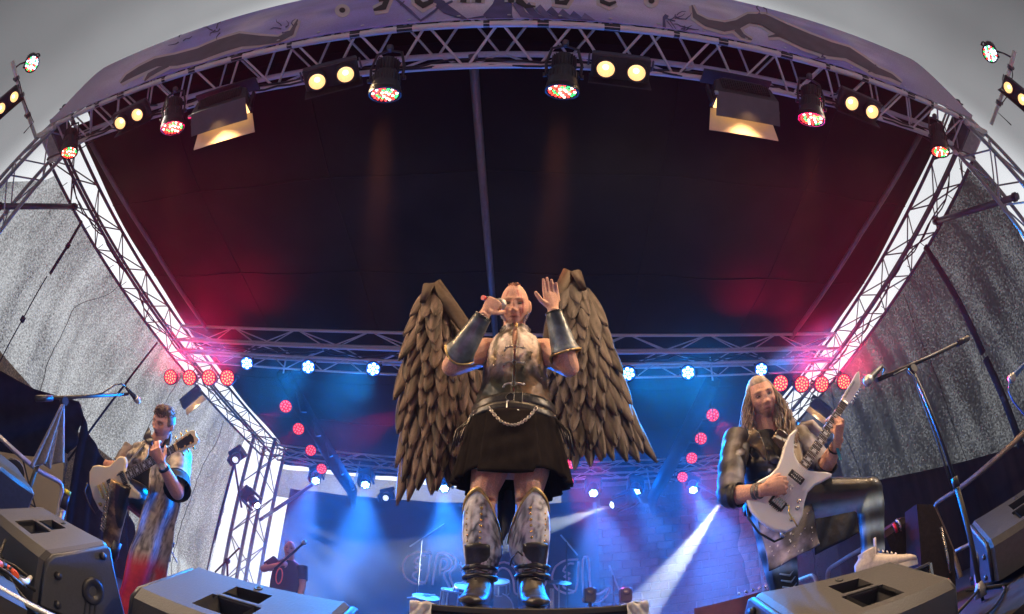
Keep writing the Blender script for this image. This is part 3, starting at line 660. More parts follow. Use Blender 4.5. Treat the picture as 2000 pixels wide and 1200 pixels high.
# two-lamp blinders
def blinder_proto():
    t = thing('blinder_lamp', 'b', 'blinder')
    MB().box((0, 0, .10), (.62, .28, .13), bev=.015).build('housing', BLACKPLASTIC, t, True)
    MB().box((0, .0, .20), (.40, .18, .09), bev=.015).build('power_unit', BLACK, t, True)
    f = MB(); [f.box((-.16 + .035 * k, .0, .25), (.012, .15, .03)) for k in range(10)]; f.build('vent_slot', BLACK, t, True)
    for s in (-1, 1):
        MB().lathe([(.118, .04), (.118, -.06), (.104, -.07), (.092, -.05), (.08, .0)], (s * .16, .0, 0), seg=22, cap=False).build('lamp_bezel', BLACK, t, True)
        MB().lathe([(.092, -.05), (.05, .015), (.03, .02)], (s * .16, .0, 0), seg=20, cap=False).build('reflector', E_WARM, t, True)
        MB().lathe([(.034, .018), (.028, .004), (.001, .0)], (s * .16, .0, 0), seg=14, cap=False).build('cob_chip', E_CORE, t, True)
        MB().tube([(s * .335, -.12, .08), (s * .34, 0, .12), (s * .34, .1, .34)], .012, 6).build('side_bracket', STEEL if False else DARKALU, t, True)
    MB().box((0, .16, .06), (.66, .012, .30)).build('top_shade', BLACK, t, True)
    return t
BL = blinder_proto()
# outside pars on poles
EFP = par_proto('led_par', .115, .30, [([P37[i] for i in idx[:9]], .014, E_RED), ([P37[i] for i in idx[9:17]], .014, E_GRN), ([P37[i] for i in idx[17:]], .018, E_COLD)])
for s, px, py, poly, tgt, lab in ((-1, 62, 125, [(24, 120), (60, 240)], (-2.5, 1.4, 1.2), 'white lit LED par on the pole above the left corner'), (1, 1934, 105, [(1982, 100), (1946, 215)], (2.5, 1.4, 1.2), 'white lit LED par on the pole above the right corner')):
    X = -6.4 if s < 0 else 5.8
    p = at(px, py, x=X + s * -.1); t = place(EFP, lab, p, tgt, 'stage lamp', 'LED pars on the corner poles'); spot(t, p + (V(tgt) - p).normalized() * .06, (.2 * s, 2.1, 1.0), (1, .93, .86), 480, 36, .6, .1)
    pb = at(14 if s < 0 else 1984, 200 if s < 0 else 182, x=X); t = place(BL, 'two-lamp blinder strapped to the pole above the %s corner' % ('left' if s < 0 else 'right'), pb, (-s * 1.0, 2.2, .9), 'blinder', 'blinders on the corner poles'); t.scale = (.76, .76, .76); warm(t, pb + (V((-s * 1.0, 2.2, .9)) - pb).normalized() * .12, (-s * .6, 2.2, .8), 420, 46, (1, .66, .36), .12)
    a, b = at(*poly[0], x=X), at(*poly[1], x=X); pt = thing('lamp_pole', 'grey pole carrying lamps above the %s corner' % ('left' if s < 0 else 'right'), 'pole', b, 'corner lamp poles')
    MB().tube([b + (b - a) * .25, a], .034, 8).build('tube', ALU, pt)
    MB().tube([a + (b - a) * .12, (a + p) / 2 + V((0, 0, -.05)), p + (p - V(tgt)).normalized() * .2], .014, 6).build('lamp_bracket', BLACK, pt)
    for k in (.12, .45, .72): c = b.lerp(a, k); MB().lathe([(.05, -.03), (.05, .03)], c, a - b, 8).build('coupler', DARKALU, pt); MB().box(c + V((s * .05, -.02, 0)), (.07, .05, .05), bev=.008).build('clamp', BLACK, pt)
    c = MB(); c.tube([a.lerp(b, .2), a.lerp(b, .35) + V((.08, 0, -.02)), a.lerp(b, .6) + V((.1, .02, -.05)), b + V((.05, .02, .02)), b + V((.12, .03, -.25))], .009, 5); c.build('lamp_cable', CABLE, pt)
GBL = 'two-lamp blinders on the front truss'
for px, py, z, tgt, rl, lab, e in ((647, 150, 3.62, (-.5, 1.35, .6), .0, 'two-lamp warm blinder left of the centre left par', 150), (1213, 136, 3.62, (.35, 1.3, .6), .0, 'two-lamp warm blinder right of the centre right par', 260),
    (253, 230, 3.66, (-2.9, 1.3, .4), .0, 'two-lamp warm blinder farthest left on the front truss', 330), (1682, 208, 3.66, (2.2, 1.1, .4), .0, 'two-lamp warm blinder farthest right on the front truss', 260)):
    p = at(px, py, z=z); t = place(BL, lab, p, tgt, 'blinder', GBL, 0); t.scale = (.76, .76, .76); warm(t, p + (V(tgt) - p).normalized() * .12, V(tgt) + V((0, 1.2, 0)), e, 100, (1, .66, .36), .12)
# flood lights with barn doors
def flood_proto():
    t = thing('flood_lamp', 'f', 'floodlight')
    MB().prism([(-.30, -.0), (.30, 0), (.27, .16), (.18, .21), (-.18, .21), (-.27, .16)], Matrix(((1, 0, 0, 0), (0, 0, -1, 0), (0, 1, 0, 0), (0, 0, 0, 1))), .20, .02).build('housing', BLACKPLASTIC, t, True)
    f = MB(); [f.box((-.22 + .022 * k, -.105, .11), (.008, .02, .12)) for k in range(21)]; f.build('heat_fin', BLACK, t, True)
    MB().box((0, 0, -.004), (.54, .17, .012)).build('light_panel', glow('flood_warm', (1, .58, .22), 2.6), t, True)
    d = MB(); d.add([(-.29, -.10, 0), (.29, -.10, 0), (.30, .02, -.17), (-.30, .02, -.17)], [(0, 1, 2, 3)]); d.add([(-.29, -.106, 0), (.29, -.106, 0), (.30, .014, -.17), (-.30, .014, -.17)], [(3, 2, 1, 0)]); d.build('barn_door', mat('barn_door_metal', (.09, .085, .085), .5, .2, .15, 8), t, True)
    d = MB(); d.add([(-.29, .10, 0), (.29, .10, 0), (.33, .15, -.215), (-.33, .15, -.215)], [(3, 2, 1, 0)]); d.add([(-.29, .106, 0), (.29, .106, 0), (.33, .156, -.215), (-.33, .156, -.215)], [(0, 1, 2, 3)]); d.build('barn_door', mat('barn_door_lit', (.60, .50, .38), .5, .1, .1, 8), t, True)  # pale warm colour stands in for lamp light on the far door
    for s in (-1, 1): MB().box((s * .315, 0, .06), (.02, .05, .22), bev=.004).build('bracket_arm', BLACK, t, True)
    MB().box((0, 0, .30), (.66, .16, .02), bev=.004).build('mount_plate', BLACK, t, True)
    MB().box((-.30, -.10, -.02), (.03, .02, .03)).build('hinge_clip', STEEL, t, True)
    return t
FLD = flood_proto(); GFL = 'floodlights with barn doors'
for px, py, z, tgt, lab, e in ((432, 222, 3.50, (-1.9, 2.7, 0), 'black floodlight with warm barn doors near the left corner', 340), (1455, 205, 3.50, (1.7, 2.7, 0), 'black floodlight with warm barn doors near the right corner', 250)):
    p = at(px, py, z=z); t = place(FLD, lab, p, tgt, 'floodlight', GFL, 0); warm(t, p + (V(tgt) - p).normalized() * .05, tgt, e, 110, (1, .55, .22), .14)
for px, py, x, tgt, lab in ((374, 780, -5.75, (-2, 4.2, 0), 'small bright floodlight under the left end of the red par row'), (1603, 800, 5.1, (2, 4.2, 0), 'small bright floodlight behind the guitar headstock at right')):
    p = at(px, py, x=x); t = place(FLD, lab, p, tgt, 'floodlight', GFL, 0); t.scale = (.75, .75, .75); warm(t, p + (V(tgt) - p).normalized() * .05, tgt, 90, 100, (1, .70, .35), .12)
# blue 7-lens bees on the lamp truss
B7 = par_proto('blue_led_lamp', .098, .22, [(hexpts(7), .026, E_BLUE)], False, lens=glow('lens_blue', (.0, .2, 1), .5))
GB7 = 'blue seven-lens lamps under the middle truss'
for i, (px, py, tx) in enumerate(((482, 710, -6.5), (602, 717, -5.2), (729, 721, -3.9), (1227, 730, 3.6), (1344, 728, 4.6), (1487, 722, 6.2))):
    p = at(px, py, y=5.35); tgt = (V((-4.6, 2.4, 2.2)), V((-2.5, 2.6, .7)), V((-1.7, 1.6, -.1)), V((1.6, 1.6, .3)), V((1.2, 2.2, .9)), V((4.2, 2.4, 2.2)))[i]
    lab = ('leftmost blue seven-lens lamp next to the left red pars', 'blue seven-lens lamp second of the left three', 'blue seven-lens lamp nearest the left wing', 'blue seven-lens lamp nearest the right wing', 'blue seven-lens lamp middle of the right three', 'blue seven-lens lamp above the long-haired guitarist\'s head')[i]
    t = place(B7, lab, p, p + (V((0, 0, 0)) - p) * .5 + V((0, 0, -.2)), 'stage lamp', GB7); spot(t, p + V((0, -.05, -.03)), tgt, (.0, .28, 1), 8000 if i in (0, 5) else 4500, 34, .8, .09)
    MB().tube([(0, 0, .25), (0, .0, .32)], .02, 6)
# red 19-lens pars, four on each side
R19 = par_proto('red_led_par', .118, .26, [(hexpts(19), .0155, E_YEL)], False, lens=glow('lens_red', (1, .0, .05), 1.5))
for i, (px, py) in enumerate(((333, 737), (370, 738), (408, 738), (444, 738), (1525, 749), (1566, 751), (1605, 751), (1648, 746))):
    p = at(px, py, y=5.5); left = i < 4
    lab = '%s of four red pars hung at the middle truss %s end' % (('first from the left', 'second from the left', 'third from the left', 'rightmost')[i % 4], 'left' if left else 'right')
    t = place(R19, lab, p, p + V((-.15 * (1 if left else -1) * 0 - p.x * .15, -2, -1.1)), 'stage lamp', 'red pars at the ends of the middle truss')
    if i % 2: spot(t, p + V((0, -.06, -.03)), p + V((-p.x * .12, -1.2, -.33)), (1, .0, .08), 12000, 40, 1, .1)
    else: spot(t, p + V((0, -.06, .06)), V((p.x * .82, 4.75, 4.15)), (1, .0, .08), 520, 42, 1, .1)
# red 14-lens pars along the two longitudinal beams and behind the singer
R14 = par_proto('red_led_ring_lamp', .105, .2, [(hexpts(14), .0135, E_RED14)], False, lens=glow('lens_dark_red', (.9, .0, .03), .6))
cnt = {}
for px, py, y, side in ((558, 794, 6.5, 'left'), (583, 838, 7.2, 'left'), (607, 880, 8.0, 'left'), (628, 916, 8.8, 'left'), (1392, 811, 6.5, 'right'), (1369, 857, 7.25, 'right'), (1351, 895, 7.95, 'right'), (1333, 932, 8.75, 'right'),
    (1124, 868, 7.3, 'centre'), (1118, 905, 7.95, 'centre'), (1110, 941, 8.7, 'centre'), (797, 800, 6.4, 'wing')):
    p = at(px, py, y=y); k = cnt[side] = cnt.get(side, -1) + 1
    lab = {'left': ('top', 'second', 'third', 'bottom')[k] + ' red ring lamp of the left slanting row', 'right': ('top', 'second', 'third', 'bottom')[k] + ' red ring lamp of the right slanting row',
           'centre': ('red ring lamp tucked against the tip feathers of the right wing', 'red ring lamp right of the skirt, upper one', 'red ring lamp right of the skirt, lower one')[k % 3], 'wing': 'red ring lamp peeping out at the edge of the left wing'}[side]
    dx = {'left': .25, 'right': -.25, 'centre': .3, 'wing': -.6}[side]
    t = place(R14, lab, p, p + V((-p.x * .3, -2, -1)), 'stage lamp', 'red ring lamps along the slanting beams'); spot(t, p + V((0, -.05, -.03)), p + V((dx, -1.25, -1.35)), (1, .0, .05), 1400, 26, .6, .07)
BARK = mat('black_drape_wrap', (.012, .012, .014), .9, 0, .3, 12, .3, spec=.05)
for x, lab in ((-3.62, 'black wrapped slanting beam with red lamps at left'), (2.80, 'black wrapped slanting beam with red lamps at right')):
    bt = thing('lamp_beam', lab, 'beam', (x, 7.5, 3.3), 'slanting lamp beams')
    k = MB(); k.tube([(x, 5.7, 3.55), (x, 6.6, 3.46), (x, 7.6, 3.36), (x, 8.6, 3.24), (x, 9.7, 3.12), (x + .05, 9.85, 2.75)], [.12, .14, .13, .15, .13, .05], 8); k.build('wrapped_tube', BARK, bt)
    rod('suspension', (x, 5.7, 3.55), (x, 5.6, 3.9), .015, ALU, bt); rod('suspension', (x, 9.75, 3.12), (x, 9.9, 3.9), .015, ALU, bt)
    cb = MB()
    for j in range(5): y = 6.1 + j * .75; cb.tube([(x + .1, y, 3.45 - .1 * j * .6), (x + .16, y + .2, 3.22 - .1 * j * .6), (x + .1, y + .5, 3.38 - .1 * j * .6)], .012, 5)
    cb.build('cable_loop', CABLE, bt)
# moving heads
def head_proto(lens, R=.10):
    t = thing('moving_head', 'm', 'moving head')
    MB().box((0, 0, .44), (.34, .28, .12), bev=.02).build('base', BLACKPLASTIC, t, True)
    for s in (-1, 1): MB().box((s * .165, 0, .22), (.05, .16, .40), bev=.015).build('arm', BLACKPLASTIC, t, True)
    MB().lathe([(R * .9, -.06), (R * 1.12, -.06), (R * 1.15, .02), (R * 1.2, .14), (R, .26), (.001, .27)], (0, 0, 0), seg=18, cap=False).build('head', BLACK, t, True)
    if lens is E_BLUEF:
        led_mb(hexpts(7), R, .030, -.062).build('led_cluster', E_BLUEF, t, True); MB().lathe([(R * .95, -.056), (.001, -.056)], (0, 0, 0), seg=18, cap=False).build('lens', LENSGLASS, t, True)
    else: MB().lathe([(R * .72, -.058), (R * .4, -.075), (.001, -.08)], (0, 0, 0), seg=18, cap=False).build('lens', lens, t, True)
    MB().lathe([(.03, .5), (.03, .62)], (0, 0, 0), seg=8).build('clamp', DARKALU, t, True)
    return t
MW = head_proto(E_BLUEF); MBm = head_proto(E_BEAM, .085); MOFF = head_proto(glow('idle_lens', (.8, .85, .95), 1.2), .085)
for px, py, lab, tx in ((617, 937, 'blue wash moving head beside the left slanting beam', -4.2), (714, 945, 'blue wash moving head left of the left wing tip', -2.6), (868, 952, 'blue wash moving head half hidden by the left wing and skirt', -.9), (1159, 961, 'blue wash moving head right of the skirt', 1.6), (1242, 960, 'blue wash moving head second right of the skirt', 2.8), (1354, 955, 'blue wash moving head below the right slanting beam', 4.0)):
    p = at(px, py, y=9.6); t = place(MW, lab, p, p + V((-p.x * .25, -2.2, -2.6)), 'moving head', 'blue wash heads under the rear truss'); spot(t, p + V((0, -.12, -.12)), V((tx, 8.2, 0)), (.025, .22, 1), 18000, 48, .7, .08); spot(t, p + V((0, -.14, .0)), V((p.x * .8, 5.6, 1.2)), (.0, .16, 1), 3000, 80, 1, .1)
def beamhead(proto, px, py, y, lab, tgts, e, size, col=(.80, .92, 1)):
    p = at(px, py, y=y); t = place(proto, lab, p, tgts[0], 'moving head', 'white beam moving heads')
    for g in tgts:
        dv = (V(g) - p).normalized()
        if e: spot(t, p + dv * .12, g, col, e, size, .25, .02)
beamhead(MBm, 1413, 972, 8.6, 'moving head throwing a bright white beam by the guitarist\'s elbow', [at(1285, 1150, y=7.2)], 60000, 10)
beamhead(MBm, 1200, 985, 9.4, 'moving head throwing a white beam towards the singer\'s shin', [at(1000, 1050, y=9.0)], 26000, 14)
beamhead(MBm, 500, 985, 8.8, 'moving head on the left tower with split pattern beams', [at(700, 1170, y=8.0), at(770, 1150, y=8.3), at(790, 1100, y=8.5), at(640, 1190, y=7.8)], 10000, 5.5)
beamhead(MOFF, 460, 897, 7.7, 'black moving head on top of the thin lamp stand at left', [(-3, 4, 0)], 0, 20)
beamhead(MOFF, 754, 972, 9.5, 'idle moving head below the left wing tip', [(-1.8, 4, 0)], 0, 20)
t = thing('lamp_stand', 'thin black lamp stand in front of the left tower', 'lamp stand', at(405, 1112, y=7.6)); a = at(458, 905, y=7.7); b = at(403, 1130, y=7.5)
rod('pole', b, a, .030, BLACK, t); rod('strut', a, at(472, 992, y=8.1), .022, BLACK, t); rod('foot', b, b + V((.4, .1, -.2)), .015, BLACK, t); rod('foot', b, b + V((-.35, .15, -.2)), .015, BLACK, t)
for a, b, y, lab in (((507, 1016), (612, 946), 9.2, 'grey outrigger tube on the rear left tower'), ((1445, 990), (1362, 945), 9.2, 'grey outrigger tube at the rear right')):
    p, q = at(*a, y=y), at(*b, y=y); t = thing('outrigger_tube', lab, 'brace', p, 'rear outrigger tubes'); rod('tube', p, q, .04, MATS['brace_grey'], t)

rnd = random.Random(31)
for lab, pts in (('black cable bundle sagging along the front truss', [(-5.6 + .42 * k, 1.40, 3.97 - .07 * abs(math.sin(k * 1.3)) - .02 * (k % 3)) for k in range(26)]), ('black multicore cable looped along the left side truss', [(-5.95 - .08 * math.sin(k), 1.8 + .38 * k, 3.86 - .10 * abs(math.sin(k * 1.1))) for k in range(20)]),
    ('black multicore cable looped along the right side truss', [(5.32 + .08 * math.sin(k), 1.8 + .38 * k, 3.86 - .10 * abs(math.sin(k * 1.4))) for k in range(20)]), ('black cable hanging in swags from the middle cross truss', [(-5.4 + .36 * k, 5.36, 3.80 - .10 * abs(math.sin(k * .9))) for k in range(29)])):
    t = thing('truss_cable', lab, 'cable', pts[0], 'cables on the trusses')
    for w in range(2):
        P = []
        for a, b in zip(pts, pts[1:]):
            for j in range(3): P.append(V(a).lerp(V(b), j / 3) + V((0, .03 * w + rnd.uniform(-.012, .012), -.03 * w * math.sin(j) + rnd.uniform(-.01, .01))))
        MB().tube(P, .011, 5).build('cord', CABLE, t)
# ================================================================ SMOKE lit by the lamps
def volmat(name, dens, aniso=.05):
    SM = bpy.data.materials.new(name); SM.use_nodes = True; n = SM.node_tree.nodes
    for q in list(n): n.remove(q)
    o = n.new('ShaderNodeOutputMaterial'); pv = n.new('ShaderNodeVolumePrincipled'); SM.node_tree.links.new(pv.outputs[0], o.inputs['Volume'])
    pv.inputs['Color'].default_value = (.96, .96, .97, 1); pv.inputs['Density'].default_value = dens; pv.inputs['Anisotropy'].default_value = aniso
    return SM, n, SM.node_tree.links, pv
HZ, n, l, pv = volmat('thin_haze', .0008)
hz = MB().box((CX, 6.2, 1.3), (34, 26, 8.4)).build('haze', HZ); hz['kind'] = 'stuff'
# fog machine smoke hanging under the roof, thickest around the rear lamps
SM, n, l, pv = volmat('stage_smoke', 0)
tcn = n.new('ShaderNodeTexCoord'); sx = n.new('ShaderNodeSeparateXYZ'); l.new(tcn.outputs['Object'], sx.inputs[0])
nz = n.new('ShaderNodeTexNoise'); nz.inputs['Scale'].default_value = .55; nz.inputs['Detail'].default_value = 3; nz.inputs['Distortion'].default_value = .6; l.new(tcn.outputs['Object'], nz.inputs['Vector'])
def mrange(src, a, b, c, d):
    q = n.new('ShaderNodeMapRange'); q.interpolation_type = 'SMOOTHSTEP'
    for k, v_ in zip(('From Min', 'From Max', 'To Min', 'To Max'), (a, b, c, d)): q.inputs[k].default_value = v_
    l.new(src, q.inputs['Value']); return q.outputs[0]
def amax(a, b): return mul(a, b, 'MAXIMUM')
def mul(a, b, op='MULTIPLY'):
    q = n.new('ShaderNodeMath'); q.operation = op
    for i, w_ in enumerate((a, b)):
        if isinstance(w_, (int, float)): q.inputs[i].default_value = w_
        else: l.new(w_, q.inputs[i])
    return q.outputs[0]
dn = mul(mrange(nz.outputs['Fac'], .33, .68, .25, 1.5), amax(mrange(sx.outputs['Y'], 3.0, 6.3, .03, 1), mrange(sx.outputs['Z'], 2.1, 3.3, 0, .2)))
dn = mul(dn, mul(mrange(sx.outputs['X'], -5.82, -5.3, 0, 1), mrange(sx.outputs['X'], 4.65, 5.16, 1, 0)))
dn = mul(dn, mul(mrange(sx.outputs['Y'], 9.3, 10.3, 1, .1), mul(mrange(sx.outputs['Z'], 3.9, 4.2, 1, 0), mrange(sx.outputs['Y'], 1.58, 1.9, 0, 1))))
def halo_puff(c, r, k):                                               # denser smoke added to give the red and blue lamps a halo
    q = n.new('ShaderNodeVectorMath'); q.operation = 'DISTANCE'; l.new(tcn.outputs['Object'], q.inputs[0]); q.inputs[1].default_value = c
    return mul(mrange(q.outputs['Value'], 0, r, k, 0), mrange(nz.outputs['Fac'], .30, .62, .3, 1.2))
for c_, r_, k_ in (((-4.8, 5.1, 3.1), 1.2, 5.0), ((4.1, 5.1, 3.1), 1.2, 5.0), ((-2.8, 4.9, 3.1), 1.3, 2.5), ((2.2, 4.9, 3.0), 1.5, 2.5)):
    ad = n.new('ShaderNodeMath'); ad.operation = 'ADD'; l.new(dn, ad.inputs[0]); l.new(halo_puff(c_, r_, k_), ad.inputs[1]); dn = ad.outputs[0]
l.new(mul(dn, SMOKE), pv.inputs['Density'])
sk = MB().box((CX, 6.25, 1.92), (11.0, 9.34, 4.56)).build('stage_smoke', SM); sk['kind'] = 'stuff'
# ================================================================ THINGS ON THE STAGE
MATTE = mat('matte_black_board', (.020, .020, .021), .7, 0, .2, 20, .1)
pd = thing('podium', 'low black podium under the winged singer, white tape on its corners', 'podium', (.04, 2.05, FLOOR))
MB().box((.04, 2.08, (.13 + FLOOR) / 2), (.78, .74, .13 - FLOOR - .03), bev=.004).build('carcass', MATTE, pd)
MB().box((.04, 2.08, .126), (.80, .76, .028), bev=.005).build('top_board', MATTE, pd)
TAPE = mat('white_cloth_tape', (.62, .60, .58), .8, 0, .25, 30, .5)
for s in (-1, 1):
    def tp(u, v, s=s):
        x = .04 + s * (.405 - .075 * u); zz = .1445 + .002 * math.sin(u * 9) - v * .075 - .002 * math.sin(u * 14 + v * 5)
        return (x, 1.694 - .005 * math.sin(u * 11 + v * 7) - .002, zz)
    MB().grid(tp, 12, 6, .002).build('tape_wrap', TAPE, pd)
    MB().grid(lambda u, v, s=s: (.04 + s * (.405 - .075 * u), 1.694 + .3 * v, .1445 + .003 * math.sin(u * 12 + v * 9)), 8, 6, .002).build('tape_wrap', TAPE, pd)

WEDGE = mat('grey_plastic_wedge', (.048, .046, .047), .55, 0, .12, 120, .12)
WBLUE = mat('wedge_end_plastic', (.045, .047, .055), .42, 0, .12, 120, .1)
def wedge_proto():
    """a two-way plastic speaker lying on its side as a floor monitor; length along x, back towards -y"""
    t = thing('floor_monitor', 'w', 'floor monitor')
    L = .33
    prof = [(-.30, .0), (-.30, .20), (-.27, .245), (.02, .405), (.045, .40), (.26, .02), (.25, .0)]
    def ring(x, k=1.0): return [V((x, p[0] * k - .0, .2 + (p[1] - .2) * k)) for p in prof]
    # sloped back with two recesses cut in as a grid of panels: build body without the sloped face then add the face with real pockets
    b = MB(); R = [ring(-L, .93), ring(-L + .02), ring(L - .02), ring(L, .93)]; n = len(prof); vs = [p for r in R for p in r]; fs = [tuple(range(n)), tuple(range(4 * n - 1, 3 * n - 1, -1))]
    for k in range(3):
        for i in range(n):
            if k == 1 and i == 2: continue
            fs.append((k * n + (i + 1) % n, k * n + i, (k + 1) * n + i, (k + 1) * n + (i + 1) % n))
    b.add(vs, fs)
    A, B = V((0, -.27, .245)), V((0, .02, .405)); dv = B - A; nn = V((0, -dv.z, dv.y)).normalized()
    P = lambda x, s, dep=0: V((x, A.y + dv.y * s, A.z + dv.z * s)) - nn * dep
    xs = [-L + .02, -.10, -.075, .075, .10, L - .02]; ss = [0, .10, .46, .58, .80, 1.0]
    pockets = {(2, 1): .10, (1, 1): .02, (3, 1): .02, (2, 2): .02, (1, 3): 0, (2, 3): .07, (3, 3): 0}
    for i in range(5):
        for j in range(5):
            dep = pockets.get((i, j), 0); c = [(xs[i], ss[j]), (xs[i + 1], ss[j]), (xs[i + 1], ss[j + 1]), (xs[i], ss[j + 1])]
            b.add([P(*q, dep) for q in c], [(0, 1, 2, 3)])
            if dep > 0:
                for a in range(4):
                    q, r = c[a], c[(a + 1) % 4]; b.add([P(*q), P(*r), P(*r, dep), P(*q, dep)], [(0, 1, 2, 3)])
    b.build('cabinet', WEDGE, t, True)
    h = MB(); h.box(P(0, .5, .012), (.20, .03, .026), Matrix.Rotation(math.atan2(dv.z, dv.y), 3, 'X'), bev=.008); h.build('handle', WEDGE, t, True)
    MB().lathe([(.016, -.002), (.016, .004), (.009, .004), (.007, .0)], P(0, .89), nn, 12).build('rigging_screw', BLACK, t, True)
    # the two end cheeks, chamfered, one carries the pole socket and feet
    for s in (-1, 1):
        poly = [(p[0] * .94, .2 + (p[1] - .2) * .94) for p in prof]
        M4 = Matrix(((0, 0, 1, s * (L + .012)), (1, 0, 0, 0), (0, 1, 0, 0), (0, 0, 0, 1)))
        poly = [(p[0], p[1]) for p in (poly if True else poly)]
        MB().prism(poly[::-1], M4, .026, .01).build('end_panel', WBLUE, t, True)
        for (y, z) in ((-.22, .17), (-.0, .34), (.16, .06), (-.2, .05)): MB().lathe([(.018, 0), (.015, .018), (.001, .018)], (s * (L + .024), y, z), (s, 0, 0), 10).build('rubber_foot', BLACK, t, True)
        MB().lathe([(.062, 0), (.062, .008), (.05, .012), (.026, .008), (.02, -.02), (.001, -.03)], (s * (L + .025), -.02, .17), (s, 0, 0), 20, cap=False).build('pole_socket', BLACK, t, True)
        k = MB()
        for j in range(3): k.box((s * (L + .027), -.02 - .07 * (j - 1) * .4, .07), (.006, .008, .12))
        k.build('rib', BLACK, t, True)
    g = MB()
    gp = lambda x, s: V((x, .045 + (.26 - .045) * s, .40 + (.02 - .40) * s)) + V((0, .006, .004))
    g.grid(lambda u, v: gp(-L + .03 + (2 * L - .06) * u, .04 + .92 * v), 12, 8, .004); g.build('grille', BLACK, t, True)
    lb = MB(); lb.box(V((0, .155, .22)) + V((0, .01, .005)), (.05, .004, .012), Matrix.Rotation(-1.05, 3, 'X')); 
    return t
WP = wedge_proto(); GW = 'floor monitors along the stage front'
def wedge(loc, yaw, roll, sc, lab):
    t = copy_tree(WP) if 'w' in used else WP; used.add('w'); t['label'] = lab; t['category'] = 'floor monitor'; t['group'] = GW
    t.matrix_basis = Matrix.Translation(V(loc)) @ Matrix.Rotation(yaw, 4, 'Z') @ Matrix.Rotation(roll, 4, 'Y') @ Matrix.Scale(sc, 4); return t
wedge((-1.98, 1.50, FLOOR), rad(-4), 0, 1.0, 'grey floor monitor at left, its end panel lit blue')
wedge((-1.02, 1.84, FLOOR), rad(-3), rad(-1), 1.20, 'grey floor monitor left of the podium')
wedge((1.16, 1.60, FLOOR + .02), rad(3), rad(3.0), 1.10, 'grey floor monitor in front of the long-haired guitarist')
wd_ = wedge((2.9, 1.74, FLOOR + .05), rad(-38), rad(0), 1.05, 'dark floor monitor cut off by the right edge')
for c in wd_.children: c.material_slots[0].link = 'OBJECT'; c.material_slots[0].material = BLACKPLASTIC

# microphone stands
MICB = mat('mic_body', (.03, .03, .035), .4, .3, .1, 20); MICG = mat('mic_grille', (.55, .53, .50), .4, .8, .2, 200, .4)
STAND = mat('stand_black', (.02, .019, .020), .5, .1, .1, 20)
def mic(parent_label, a, b, m=MICB, group='microphones', r=.019):
    a, b = V(a), V(b); d = (b - a).normalized(); t = thing('microphone', parent_label, 'microphone', a, group)
    MB().tube([a, a + d * .03, b - d * .06, b - d * .045], [r * .6, r * .72, r * 1.05, r * 1.25], 10).build('handle', m, t)
    MB().tube([b - d * .047, b - d * .03, b - d * .01, b + d * .008], [r * 1.3, r * 1.5, r * 1.4, r * .6], 12).build('grille', MICG, t); return t
def boom_stand(lab, base, joint, a, b, legs, rb=.012):
    t = thing('mic_stand', lab, 'mic stand', base, 'boom microphone stands'); base, joint, a, b = V(base), V(joint), V(a), V(b)
    MB().tube([base, base.lerp(joint, .48)], .016, 8).build('lower_tube', STAND, t); MB().tube([base.lerp(joint, .46), joint], .011, 8).build('upper_tube', STAND, t)
    MB().lathe([(.022, -.03), (.022, .03)], base.lerp(joint, .48), joint - base, 10).build('clutch', BLACK, t)
    MB().lathe([(.03, -.02), (.03, .02)], joint, (b - a).cross(V((0, 0, 1))), 10).build('boom_joint', BLACK, t)
    MB().tube([a, b], rb, 8).build('boom', STAND, t); e = a if (a - joint).length > (b - joint).length * 0 and False else a
    MB().tube([a, a.lerp(b, .16)], rb * 1.7, 8).build('counterweight', BLACK, t)
    MB().lathe([(.04, 0), (.035, .05), (.018, .09), (.001, .1)], base + V((0, 0, -.02)), (0, 0, 1), 12).build('leg_hub', mat('hub_grey', (.25, .24, .26), .4, .4, .1, 20), t)
    for g in legs: MB().tube([base + V((0, 0, .03)), V(g)], .011, 6).build('leg', STAND, t)
    return t
bj = at(125, 783, x=-2.75); ba = at(70, 779, x=-2.75); bb = at(250, 770, x=-2.75); b0 = V((bj.x, bj.y - .03, -.2))
boom_stand('boom microphone stand at left with a towel hung on it', at(40, 1012, x=-2.75), bj, ba, bb, [at(40, 1012, x=-2.75) + V(q) for q in ((.3, -.1, -.2), (-.25, -.2, -.2), (-.05, .3, -.2))])
m1 = at(246, 757, x=-2.75); m2 = at(271, 785, x=-2.72)
mic('microphone on the left boom, its cable curling back', m1, m2, mat('mic_body_blue_lit', (.03, .04, .06), .3, .4, .1, 20))  # blue lamp light tinted into the body colour
t = thing('mic_cable', 'thin black cable looping from the left microphone', 'cable', m1); MB().tube([m1, at(238, 750, x=-2.75), at(225, 752, x=-2.75), at(200, 768, x=-2.75), at(172, 774, x=-2.75), at(130, 781, x=-2.75)], .006, 5).build('cord', CABLE, t)
tw = thing('towel', 'grey towel folded over the left microphone stand', 'towel', bj)
def towel(u, v, s):
    p = at(122 - 8 * u * v + (-52 if s else -14) * v * .8 + (u - .5) * (6 + 46 * v), 790 + 118 * v * (1 + (.06 * math.sin(u * 6))), x=-2.72 + s * .05); return p + V((.03 * math.sin(u * 11 + s) * v, 0, 0))
TWM = mat('grey_towel', (.12, .115, .14), .95, 0, .25, 60, .5, sheen=.3)
for s in (0, 1): MB().grid(lambda u, v, s=s: towel(u, v, s), 16, 16, .008).build('fold', TWM, tw)
rj = at(1782, 722, y=1.7); rbase = at(1915, 1160, y=1.7)
boom_stand('boom microphone stand at right with a long black boom', rbase, rj, at(1890, 661, y=1.72), at(1712, 743, y=1.68), [at(1868, 1200, y=1.6), at(2010, 1135, y=1.6), at(1925, 1195, y=1.75)], .013)
mic('microphone on the right boom with a pale grille', at(1722, 716, y=1.68), at(1692, 747, y=1.64))
